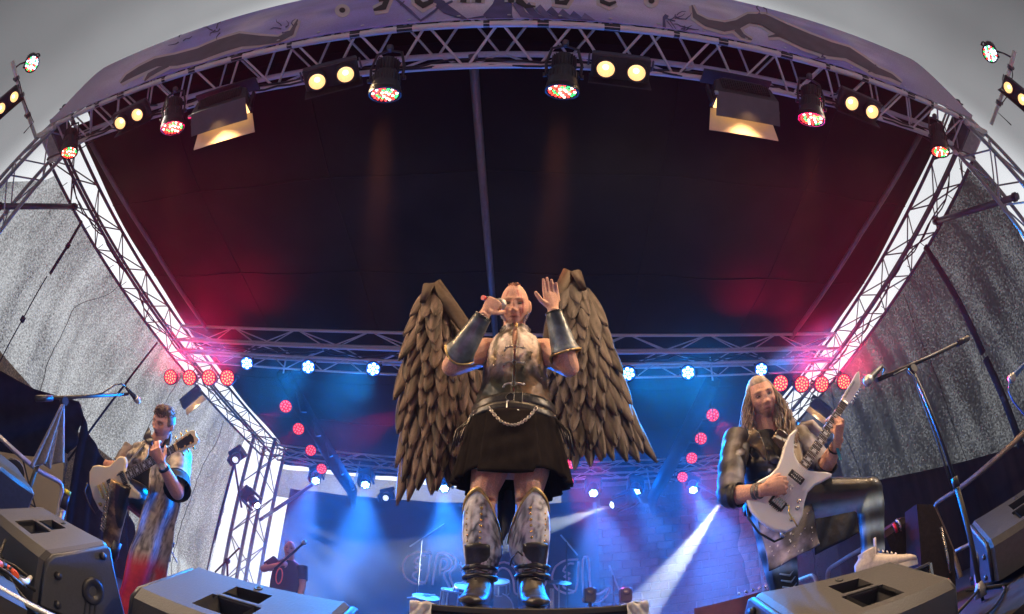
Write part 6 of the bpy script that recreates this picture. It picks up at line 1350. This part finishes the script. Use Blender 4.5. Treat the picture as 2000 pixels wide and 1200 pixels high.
# coat
COATR = vmat('galaxy_leather_coat', .52, 0, .8, 20, .4, .0, .3)
def galaxy(P, lo=(.014, .012, .013), hi=(.16, .15, .19)):
    n = fbm(P, 7, 5, 3); c = lerp3(lo, hi, sm(.46, .74, n)); c += np.array([.10, .055, .02])[None] * (sm(.5, .75, fbm(P, 4, 3, 9)) * sm(.8, 1.0, P[:, 2]))[:, None]
    s_ = (np.random.RandomState(1).rand(len(P)) > .996)[:, None]; return np.where(s_, .7, c)
def coat_ring(c, a, d_, gap, n=40):
    o = []
    for j in range(n + 1):
        t = -math.pi / 2 + gap + (2 * math.pi - 2 * gap) * j / n; o.append(V(c) + rax * (a * math.cos(t)) + rfw * (d_ * math.sin(t)))
    return o
secs = [(rp + V((0, 0, -.05)), .205, .16, .1), (rp + V((0, 0, .10)), .19, .145, .1), (rp.lerp(rch, .5), .185, .14, .12), (rch, .205, .14, .25), (rch + V((0, 0, .10)), .195, .115, .4), (rch + V((0, 0, .17)), .13, .095, .5), (rn + V((0, .025, -.02)), .088, .078, .7)]
CR = [coat_ring(*s_) for s_ in secs]
def rcoat(u, v):
    k = v * (len(CR) - 1); i = min(int(k), len(CR) - 2); f = k - i; j = u * 40; a = min(int(j), 39); g_ = j - a
    p = (CR[i][a] * (1 - g_) + CR[i][a + 1] * g_) * (1 - f) + (CR[i + 1][a] * (1 - g_) + CR[i + 1][a + 1] * g_) * f
    return p + rfw * (.006 * math.sin(u * 37 + v * 21) + .005 * math.sin(v * 55 + u * 9))
MB().grid(rcoat, 80, 40, .006).build('leather_coat', COATR, rg, tint=galaxy)
def sleeve(pts, r, m, par, nm, tint, amp=.0028, cut=1.0):
    q = MB(); P = []; RA = []
    for i in range(len(pts) - 1):
        for k in range(8): w = k / 8; P.append(V(pts[i]).lerp(V(pts[i + 1]), w)); RA.append(r[i] * (1 - w) + r[i + 1] * w)
    P.append(V(pts[-1])); RA.append(r[-1]); P2 = [P[0]] + [(P[i - 1] + P[i] * 2 + P[i + 1]) / 4 for i in range(1, len(P) - 1)] + [P[-1]]
    q.tube(P2, [a + amp * math.sin(i * 1.7) for i, a in enumerate(RA)], 16, cap=False); return q.build(nm, m, par, tint=tint)
sleeve([rsL + rax * .035 + V((0, 0, .03)), rsL.lerp(reL, .5), reL, reL.lerp(rwL, .32)], [.082, .073, .064, .060], COATR, rg, 'coat_sleeve', galaxy)
sleeve([rsR - rax * .035 + V((0, 0, .03)), rsR.lerp(reR, .5), reR, reR.lerp(rwR, .2)], [.082, .073, .064, .060], COATR, rg, 'coat_sleeve', galaxy)
def quad(P, du, dv, amp=.008, f=3):
    A, B, C_, D = [V(p) for p in P]; n = (B - A).cross(D - A).normalized(); return lambda u, v: (A * (1 - u) + B * u) * (1 - v) + (D * (1 - u) + C_ * u) * v + n * amp * math.sin(u * f * 3.1 + v * f * 2)
def tail_tint(P): return galaxy(P, (.020, .020, .034), (.26, .24, .34)) * (1 + 1.2 * sm(.55, .85, fbm(P, 3.2, 4, 21)))[:, None]
tl = MB().grid(quad([at(1474, 985, y=2.15), at(1580, 975, y=2.1), at(1602, 1063, y=2.02), at(1501, 1117, y=2.06)], 1, 1, .012), 40, 40, .006).build('coat_tail', COATR, rg, tint=tail_tint)
q = MB(); rnd = random.Random(12); fq = quad([at(1474, 985, y=2.15), at(1580, 975, y=2.1), at(1602, 1063, y=2.02), at(1501, 1117, y=2.06)], 1, 1, .012)
for i in range(26): p = fq(rnd.uniform(.08, .92), rnd.uniform(.25, .95)); q.ball(p + V((-.004, -.012, 0)), rnd.choice((.003, .003, .0045)), 6, 4)
q.build('silver_speck', mat('speck_silver', (.8, .8, .8), .3, .5, 0), tl)
MB().grid(quad([at(1560, 960, y=2.28), at(1665, 965, y=2.3), at(1680, 1040, y=2.3), at(1590, 1085, y=2.3)], 1, 1, .02), 24, 20, .006).build('coat_tail', COATR, rg, tint=lambda P: galaxy(P, (.008, .007, .008), (.02, .02, .024)))
LAP = mat('brown_black_lapel', (.07, .042, .022), .32, 0, .4, 20, .4)
for s, A, B, C_, D in ((-1, (1470, 836), (1488, 856), (1496, 900), (1458, 862)), (1, (1522, 836), (1507, 856), (1552, 905), (1560, 868))):
    MB().grid(quad([at(px, py, y=2.04) for px, py in (A, B, C_, D)], 1, 1, .006), 10, 10, .010).build('lapel', LAP, rg)
    MB().grid(quad([at(A[0] + s * -4, A[1] + 8, y=2.10), at(A[0] + s * 8, A[1] + 26, y=2.03), at(A[0] + s * 10, A[1] - 2, y=2.08), at(A[0] + s * 2, A[1] - 18, y=2.18)], 1, 1, .004), 8, 8, .010).build('collar', LAP, rg)
MB().grid(quad([at(1478, 840, y=2.10), at(1520, 840, y=2.10), at(1545, 920, y=2.07), at(1500, 905, y=2.07)], 1, 1, .004), 10, 10, .006).build('black_shirt', mat('black_cotton', (.018, .016, .016), .9, 0, .2, 60), rg)
MB().grid(quad([at(1537, 845, y=2.10), at(1553, 842, y=2.10), at(1572, 905, y=1.98), at(1556, 915, y=1.98)], 1, 1, .004), 4, 10, .006).build('guitar_strap', mat('brown_strap', (.06, .035, .02), .5, 0, .3, 40), rg)
sq = MB()
for k in range(4): sq.add([], []); 
MB().tube([rsR + V((-.02, -.03, .075)), rsR + V((.05, -.05, .06)), rsR + V((.10, -.05, -.01)), rsR + V((.11, -.05, -.06))], [.03, .05, .05, .03], 12, flat=.6).build('shoulder_patch', vmat('patch_leather', .4, 0, .4, 50), rg, tint=lambda P: lerp3((.05, .035, .03), (.38, .30, .27), sm(.4, .7, fbm(P, 14, 3, 2))))
# trousers
PANT = vmat('black_leather_trousers', .42, 0, .5, 20, .45, .08, .15)
rk_, ra_ = at(1698, 962, y=1.98), at(1705, 1082, y=2.0); rh = V((1.44, 2.2, .60))
def shin_t(P):
    w = np.zeros(len(P)); d = (ra_ - rk_); L2 = d.length_squared; t = ((P - np.array(rk_)) @ np.array(d)) / L2; n = fbm(P, 12, 3, 4)
    st = (np.exp(-((t - .22) / .10) ** 2) + np.exp(-((t - .60) / .085) ** 2) + np.exp(-((t - .98) / .08) ** 2)) * sm(.25, .6, n + .2); st = st * (t > -.02)
    return lerp3((.013, .012, .013), (.42, .58, .62), st)
q = MB(); q.ball(rk_ + V((0, 0, .005)), .081, 16, 12); q.tube([rh, rh.lerp(rk_, .35), rh.lerp(rk_, .8), rk_ + V((.01, 0, -.0))], [.118, .112, .092, .080], 16); q.tube([rk_ + V((0, 0, .01)), rk_.lerp(ra_, .25), rk_.lerp(ra_, .65), ra_ + V((0, 0, .0))], [.078, .082, .070, .068], 16)
lh = V((1.30, 2.26, .60)); lk = V((1.30, 2.22, .10)); la = V((1.34, 2.22, -.30)); q.tube([lh, lh.lerp(lk, .5), lk, la], [.115, .10, .075, .062], 14)
body_mesh(q, .008, rg, shin_t, PANT, 'trousers')
q = MB()
for k in range(9):
    p = lk.lerp(la, k / 9 * .8) + V((-.02, -.07, .10)); q.tube([p + V((-.04, -.0, .01)), p + V((.01, -.012, -.012)), p + V((.045, .0, .012))], [.004, .006, .003], 6)
q.build('trouser_lacing', mat('pale_grey_lace', (.35, .42, .46), .6, 0, .2, 40), rg)
SHOE = mat('white_canvas_shoe', (.70, .62, .55), .7, 0, .1, 60, .2); SHS = mat('white_rubber_sole', (.74, .69, .62), .5, 0, .08, 30)
h0, toe = at(1694, 1112, y=1.96), at(1776, 1118, y=1.84); h0.z = .05; toe.z = .02; fd = (toe - h0).normalized(); fr_ = fd.cross(V((0, 0, 1))).normalized(); FLn = .30
q = MB(); q.loft([[h0 + fd * (k * FLn) + fr_ * (a * math.cos(t_)) + V((0, 0, hh * .5 + .012 + hh * .5 * math.sin(t_))) for t_ in [2 * math.pi * j / 14 for j in range(14)]] for k, a, hh in ((-.22, .03, .06), (-.1, .040, .10), (.1, .044, .115), (.35, .046, .085), (.6, .049, .06), (.8, .044, .046), (.9, .025, .03))])
q.tube([h0 + fd * .02 + V((0, 0, .07)), h0 + fd * .01 + V((0, 0, .135))], [.048, .052], 12)
sh = body_mesh(q, .006, rg, lambda P: lerp3((.60, .52, .46), (.72, .65, .58), fbm(P, 20, 3, 2)), vmat('shoe_canvas', .7, 0, .2, 80), 'shoe')
MB().loft([[h0 + fd * (FLn * .34 + FLn * .58 * math.sin(t_)) + fr_ * (.052 * math.cos(t_)) + V((0, 0, z_)) for t_ in [2 * math.pi * j / 24 for j in range(24)]] for z_ in (-.008, .022)], True, False).build('sole', SHS, sh)
MB().grid(lambda u, v: h0 + fd * (.05 + .01 * v) + fr_ * (-.03 + .06 * u) + V((0, 0, .10 + .09 * v)), 6, 5, .01).build('shoe_tongue', SHOE, sh)
q = MB(); [q.tube([h0 + fd * (.075 + .022 * k) + fr_ * -.03 + V((0, 0, .115 - .011 * k)), h0 + fd * (.075 + .022 * k) + V((0, 0, .128 - .011 * k)), h0 + fd * (.075 + .022 * k) + fr_ * .03 + V((0, 0, .115 - .011 * k))], .004, 5) for k in range(5)]; q.build('shoelace', SHS, sh)
q = MB()
for w in (.06, .12): p = rwL.lerp(reL, w * 2); dd = (rwL - reL).normalized(); q.lathe([(.036, -.010), (.040, 0), (.036, .010)], p, dd, 16, cap=False)
q.build('wrist_band', mat('studded_wristband', (.10, .09, .09), .35, .4, .7, 160, .3), rg)
p = rwR.lerp(reR, .18); MB().lathe([(.036, -.007), (.038, .007)], p, rwR - reR, 14, cap=False).build('wrist_band', BELT, rg); MB().box(p + V((-.01, -.035, -.045)), (.018, .004, .07), bev=.001).build('teal_ribbon', mat('teal_cloth', (.03, .22, .30), .7), rg)
MB().lathe([(.0115, -.003), (.0125, .003)], rwL + (V((.95, -.22, .04)).normalized()) * .14 + V((0, .01, -.02)), (1, 0, 0), 10, cap=False).build('finger_ring', STEEL, rg)
t = thing('guitar_lead', 'black guitar lead hanging under the white guitar', 'cable', GT(.01, -.13, 0)); MB().tube([GT(.012, -.135, 0), GT(-.03, -.11, .01), GT(-.045, -.02, .01), GT(-.02, .07, .0), GT(.03, .11, -.03)], .006, 6).build('cord', CABLE, t)

# ---------------------------------------------------------------- short-haired guitarist, left
lg = thing('person', 'short-haired guitarist in a long painted coat looking down at his cream guitar', 'person', (-2.6, 2.65, FLOOR), 'musicians on stage')
K = 1.13
def A_(px, py, y): return at(px, py, y=y * K)
lc = A_(319, 826, 2.32); LR = basis((.06, -.85, -.60), (.18, 0, 1)); LS = 1.06
g2, GL, gls = guitar('cream single-cutaway electric guitar of the left guitarist', LPB, A_(184, 972, 2.10), A_(388, 850, 2.12), (.42, -.86, -.10), CREAM, ROSE, .93, .05, cream_parts, HEADL)
b = MB(); head(b, lc, LR, LS, 0, 1.25); ln_ = A_(302, 876, 2.38); b.tube([lc + LR @ V((0, -.03, -.05)), lc.lerp(ln_, .6) + V((0, .02, 0)), ln_ + V((0, .03, -.06))], [.062, .07, .09], 14)
lsL, lsR = A_(258, 888, 2.40), A_(348, 900, 2.46); lp_ = A_(282, 985, 2.42); lch = (lsL + lsR) / 2 + V((0, 0, -.14)); lax = V((lsR.x - lsL.x, lsR.y - lsL.y, (lsR.z - lsL.z) * .5)).normalized(); lfw = V((-lax.y, lax.x, 0)).normalized()
b.loft([ringl(c, lax, lfw, a, d_) for c, a, d_ in ((lp_, .17, .13), (lp_.lerp(lch, .5), .185, .15), (lch, .19, .14), (lch + V((0, 0, .11)), .17, .10), (ln_ + V((0, .02, -.05)), .09, .07))])
leL, lwL = A_(214, 916, 2.32), A_(207, 914, 2.12); lwL = A_(209, 908, 2.10); leL = A_(222, 930, 2.34)
leR, lwR = A_(346, 962, 2.24), A_(316, 906, 2.08)
for sh_, el, wr in ((lsL, leL, lwL), (lsR, leR, lwR)): b.ball(el, .0515, 12, 8); b.tube([sh_, sh_.lerp(el, .45), el], [.072, .062, .052], 12); b.tube([el, el.lerp(wr, .3), wr], [.052, .052, .034], 12)
hand(b, lwL, A_(228, 925, 2.07) - lwL, (0.2, 1, -.3), (.4, -.2, .8), [(.7, .9, .5)] * 4, 1.1, thumb=(.75, .5, .4))
nkl = (GL(.7, 0, 0) - GL(.5, 0, 0)).normalized()
hand(b, lwR, A_(305, 884, 2.03) - lwR, (-.8, .3, -.1), nkl, [(.85, .7, .4), (.9, .75, .4), (.95, .8, .4), (1, .8, .4)], 1.1, axis=nkl, thumb=(.5, .5, .8), gap=.022)
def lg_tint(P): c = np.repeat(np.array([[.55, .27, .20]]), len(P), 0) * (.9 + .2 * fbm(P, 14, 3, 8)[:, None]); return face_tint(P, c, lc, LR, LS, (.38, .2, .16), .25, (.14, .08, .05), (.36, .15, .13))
body_mesh(b, .0052, lg, lg_tint); eyes(lg, lc, LR, LS, (0, 1, -.5), .4)
HAIRL = mat('short_brown_hair', (.11, .065, .045), .5, 0, .35, 60)
cap(lc, LR, LS, lambda x, y, z: sm1((z - .60 + (.9 if y < .35 else 0) * .75) * 4) * (1 if z > -.45 else 0), .012, .006, 4).build('hair', HAIRL, lg)
q = MB(); rnd = random.Random(21)
for i in range(420):
    a = rnd.uniform(0, 6.28); zz = rnd.uniform(.45, 1); d = V((math.sqrt(1 - zz * zz) * math.sin(a), math.sqrt(1 - zz * zz) * math.cos(a), zz))
    p = lc + LR @ (head_pt(*d) * LS * 1.04); e = p + LR @ V((d.x * .012 + rnd.gauss(0, .006), .010 * (1 if d.y > .2 else -1) + rnd.gauss(0, .006), .014 + .022 * max(0, d.y) * zz)); q.tube([p, p.lerp(e, .6) + LR @ V((0, 0, .002)), e], [.0032, .0028, .001], 4)
q.build('hair_tuft', HAIRL, lg)
COATL = vmat('painted_long_coat', .45, 0, .45, 36, .5, .15, .15)
ztop = lsR.z
def lcoat_t(P):
    Q = P * np.array([2.2, 2.2, .55]); v_ = np.maximum(vein(Q, 7, 3), .8 * vein(Q, 13, 8)); c = lerp3((.16, .13, .12), (.46, .41, .38), fbm(Q, 10, 3, 5)); c = c * (1 - .88 * v_[:, None]) + np.array([.02, .015, .018]) * v_[:, None] * .88
    rd = sm(.12, -.02, P[:, 2] + .10 * (fbm(P, 8, 3, 2) - .5)) * sm(.22, .5, fbm(P * np.array([1.5, 1.5, .6]), 5, 3, 14) + .12); return c * (1 - rd[:, None]) + np.array([.42, .012, .025]) * rd[:, None]
def lstrip(A, B, C_, D, nm, ny=50):   # a long hanging panel through rows of (left px, right px, y)
    rows = [A, B, C_, D]
    def f(u, v):
        k = v * 3; i = min(int(k), 2); w = k - i; w = w
        l = (rows[i][0] * (1 - w) + rows[i + 1][0] * w); r_ = (rows[i][1] * (1 - w) + rows[i + 1][1] * w); p = l * (1 - u) + r_ * u; n = (r_ - l).cross(V((0, 0, 1))).normalized(); return p + n * (.022 * math.sin(u * 11 + v * 4) * (.3 + v) + .008 * math.sin(v * 26 + u * 5))
    return MB().grid(f, 40, ny, .008).build(nm, COATL, lg, tint=lcoat_t)
lstrip((A_(300, 880, 2.20), A_(362, 896, 2.42)), (A_(286, 965, 2.16), A_(352, 985, 2.42)), (A_(250, 1080, 2.12), A_(330, 1085, 2.42)), (A_(222, 1230, 2.10), A_(306, 1232, 2.42)), 'coat_front')
lstrip((A_(262, 868, 2.26), A_(296, 858, 2.32)), (A_(252, 890, 2.22), A_(284, 900, 2.20)), (A_(238, 905, 2.22), A_(262, 915, 2.20)), (A_(228, 925, 2.24), A_(250, 935, 2.22)), 'coat_lapel', 24)
def sl_t(P): c = lcoat_t(P); r_ = sm(.55, .75, fbm(P, 11, 3, 4))[:, None]; return c * (1 - r_) + np.array([.40, .03, .03]) * r_
sleeve([lsL + V((0, 0, .04)), lsL.lerp(leL, .55)], [.095, .088], COATL, lg, 'coat_sleeve', sl_t); sleeve([lsR + V((0, 0, .05)), lsR.lerp(leR, .62)], [.10, .096], COATL, lg, 'coat_sleeve', sl_t)
BT = mat('black_tee_cotton', (.016, .014, .016), .9, 0, .25, 40, .2)
sleeve([lsR.lerp(leR, .45), lsR.lerp(leR, .92)], [.088, .098], BT, lg, 'shirt_sleeve', None, .008)
MB().loft([ringl(c, lax, lfw, a, d_, 30) for c, a, d_ in ((lp_ + V((0, 0, -.05)), .19, .15), (lp_.lerp(lch, .5), .20, .165), (lch, .20, .152), (lch + V((0, 0, .11)), .178, .112), (ln_ + V((0, .02, -.07)), .085, .075))], False).build('black_shirt', BT, lg)
for P4 in (((292, 836), (300, 862), (296, 872), (281, 858)), ((334, 846), (322, 866), (308, 876), (330, 868))): MB().grid(quad([A_(px, py, 2.28) for px, py in P4], 1, 1, .004), 8, 8, .012).build('collar', mat('dark_collar', (.03, .028, .035), .4, 0, .3, 30), lg)
lk_, la_ = A_(236, 950, 2.10), A_(218, 1048, 2.18); lh_ = A_(285, 985, 2.40)
def lpant(P):
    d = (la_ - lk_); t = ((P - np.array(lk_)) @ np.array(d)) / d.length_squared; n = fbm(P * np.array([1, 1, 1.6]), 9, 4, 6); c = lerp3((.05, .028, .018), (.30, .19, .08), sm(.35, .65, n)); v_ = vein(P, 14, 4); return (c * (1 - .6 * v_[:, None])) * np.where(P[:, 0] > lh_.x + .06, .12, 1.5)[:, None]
q = MB(); q.tube([lh_, lh_.lerp(lk_, .5), lk_], [.13, .115, .088], 16); q.tube([lk_ + V((0, 0, .02)), lk_.lerp(la_, .4), la_, la_ + V((0, .02, -.12))], [.088, .084, .066, .06], 16); q.tube([lh_ + V((.12, .05, 0)), V((lh_.x + .16, lh_.y + .05, .1)), V((lh_.x + .18, lh_.y + .05, FLOOR))], [.12, .09, .065], 14)
body_mesh(q, .009, lg, lpant, vmat('bronze_trousers', .34, .1, .4, 40, .5, .2, .15), 'trousers')
q = MB()
for k in range(16):
    p = lk_.lerp(la_, .08 + k / 17) + V((-.055, -.07, .0)); q.ball(p, .008, 8, 5); q.ball(p + V((.05, -.012, .004)), .007, 8, 5)
    q.tube([p, p + V((.05, -.014, -.014))], .005, 5)
q.build('trouser_lacing', mat('steel_stud', (.30, .28, .27), .3, .8, .1, 30), lg)
q = MB(); q.loft([[la_ + V((-.02, .02, -.16)) + V((.03, -.95, 0)).normalized() * k + V((a * math.cos(t_), 0, hh * (.5 + .5 * math.sin(t_)))) for t_ in [2 * math.pi * j / 12 for j in range(12)]] for k, a, hh in ((-.08, .04, .1), (.05, .05, .09), (.15, .045, .06), (.2, .02, .03))]); q.tube([la_ + V((0, .02, -.16)), la_ + V((0, .02, -.02))], [.06, .075], 12)
q.build('boot', BOOT, lg)
p = lwR.lerp(leR, .16); MB().lathe([(.042, -.012), (.045, 0), (.042, .012)], p, lwR - leR, 16, cap=False).build('watch_strap', BELT, lg); nn_ = V((.35, -.9, -.1)); MB().lathe([(.024, .0), (.024, .01), (.019, .012), (.001, .012)], p + nn_ * .036, nn_, 16).build('watch', mat('watch_face', (.45, .45, .46), .25, .6, .1, 30), lg)
MB().lathe([(.038, -.006), (.040, .006)], lwL.lerp(leL, .1), lwL - leL, 14, cap=False).build('bracelet', STEEL, lg)
MB().grid(quad([A_(278, 872, 2.24), A_(286, 866, 2.24), A_(236, 925, 2.06), A_(228, 930, 2.06)], 1, 1, .004), 4, 14, .005).build('guitar_strap', mat('dark_strap', (.05, .045, .045), .5, 0, .2, 30), lg)
t = thing('guitar_lead', 'black lead looping from the end of the cream guitar', 'cable', GL(0, 0, 0)); MB().tube([GL(.02, -.08, 0), GL(-.03, -.10, .02), GL(-.055, -.03, .02), GL(-.05, .06, .02), GL(-.01, .10, .0)], .007, 6).build('cord', CABLE, t)

# ---------------------------------------------------------------- stagehand at the rear left
hd = thing('person', 'bald stagehand in a black t-shirt holding a small boom pole at rear left', 'person', (-3.4, 6.8, FLOOR), 'stage crew')
H_ = lambda px, py, y=6.8: at(px, py, y=y)
cc = H_(566, 1073); HRr = basis((.30, -.92, -.05)); HSr = 1.12; b = MB(); head(b, cc, HRr, HSr, 0, 1.2); nk_ = cc + V((0, .03, -.17)); b.tube([cc + V((0, .02, -.05)), nk_], [.07, .085], 12)
s1, s2 = nk_ + V((-.22, .02, -.07)), nk_ + V((.22, .02, -.07)); e1, w1_ = H_(514, 1112, 6.7), H_(545, 1104, 6.45); e2 = s2 + V((.07, -.02, -.30)); w2_ = e2 + V((0, -.08, -.25))
b.loft([ringl((nk_.x, nk_.y + .02, z), RX, FW, a, d_) for z, a, d_ in ((nk_.z - .75, .22, .15), (nk_.z - .4, .24, .17), (nk_.z - .15, .23, .15), (nk_.z - .03, .14, .09), (nk_.z + .02, .08, .07))])
for sh_, el, wr in ((s1, e1, w1_), (s2, e2, w2_)): b.tube([sh_, el], [.075, .055], 12); b.tube([el, wr], [.055, .04], 12)
for s in (-1, 1): b.tube([(nk_.x + s * .11, nk_.y + .02, nk_.z - .70), (nk_.x + s * .13, nk_.y + .02, FLOOR + .06)], [.11, .06], 10)
hand(b, w1_, H_(562, 1096, 6.4) - w1_, (.3, .6, .8), (.2, .3, 1), [(1.2, 1.3, .8)] * 4, 1.15); hand(b, w2_, (0, -.2, -1), (-1, 0, 0), (0, -1, 0), [(.4, .4, .3)] * 4, 1.1)
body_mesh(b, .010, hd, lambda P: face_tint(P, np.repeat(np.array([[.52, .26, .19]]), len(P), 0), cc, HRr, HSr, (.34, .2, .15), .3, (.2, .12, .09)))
TEE = mat('black_tee', (.018, .018, .024), .9, 0, .2, 20)
MB().loft([ringl((nk_.x, nk_.y + .02, z), RX, FW, a, d_) for z, a, d_ in ((nk_.z - .80, .25, .18), (nk_.z - .4, .26, .19), (nk_.z - .15, .25, .165), (nk_.z - .04, .17, .11), (nk_.z + .005, .09, .08))], False).build('t_shirt', TEE, hd)
for sh_, el in ((s1, e1), (s2, e2)): MB().tube([sh_ + V((0, 0, .01)), sh_.lerp(el, .7)], [.095, .088], 12, cap=False).build('sleeve', TEE, hd)
MB().loft([ringl((nk_.x, nk_.y + .02, z), RX, FW, a, .15) for z, a in ((nk_.z - 1.0, .24), (nk_.z - .75, .24))], False).build('trousers', TEE, hd)
t = thing('boom_pole', 'short black boom pole with an orange loop in the stagehand\'s fist', 'pole', w1_); p0, p1 = H_(536, 1112, 6.4), H_(594, 1060, 6.3); MB().tube([p0, p1], .018, 8).build('tube', STAND, t); MB().ball(p1, .04).build('clip', MICG, t)
MB().tube([H_(548, 1108, 6.38) + V((.05 * math.sin(a), 0, -.14 - .12 * math.cos(a))) for a in [j * .42 for j in range(16)]], .010, 5).build('orange_loop', mat('orange_cord', (.8, .15, .08), .5), t)

for o in SC.objects:                                              # clusters of pieces too small to pick apart one by one
    if o.type == 'MESH' and o.parent is not None and o.name.split('.')[0] in ('led_cluster', 'stud', 'eyelet', 'pole_piece', 'tuning_peg', 'vent_slot', 'heat_fin', 'silver_speck', 'trouser_lacing', 'clasp', 'lace', 'shoelace', 'strap', 'hair_strand', 'hair_tuft', 'whiskers', 'ankle_strap', 'wrist_band', 'rib', 'belt_chain', 'cable_loop'): o['kind'] = 'stuff'
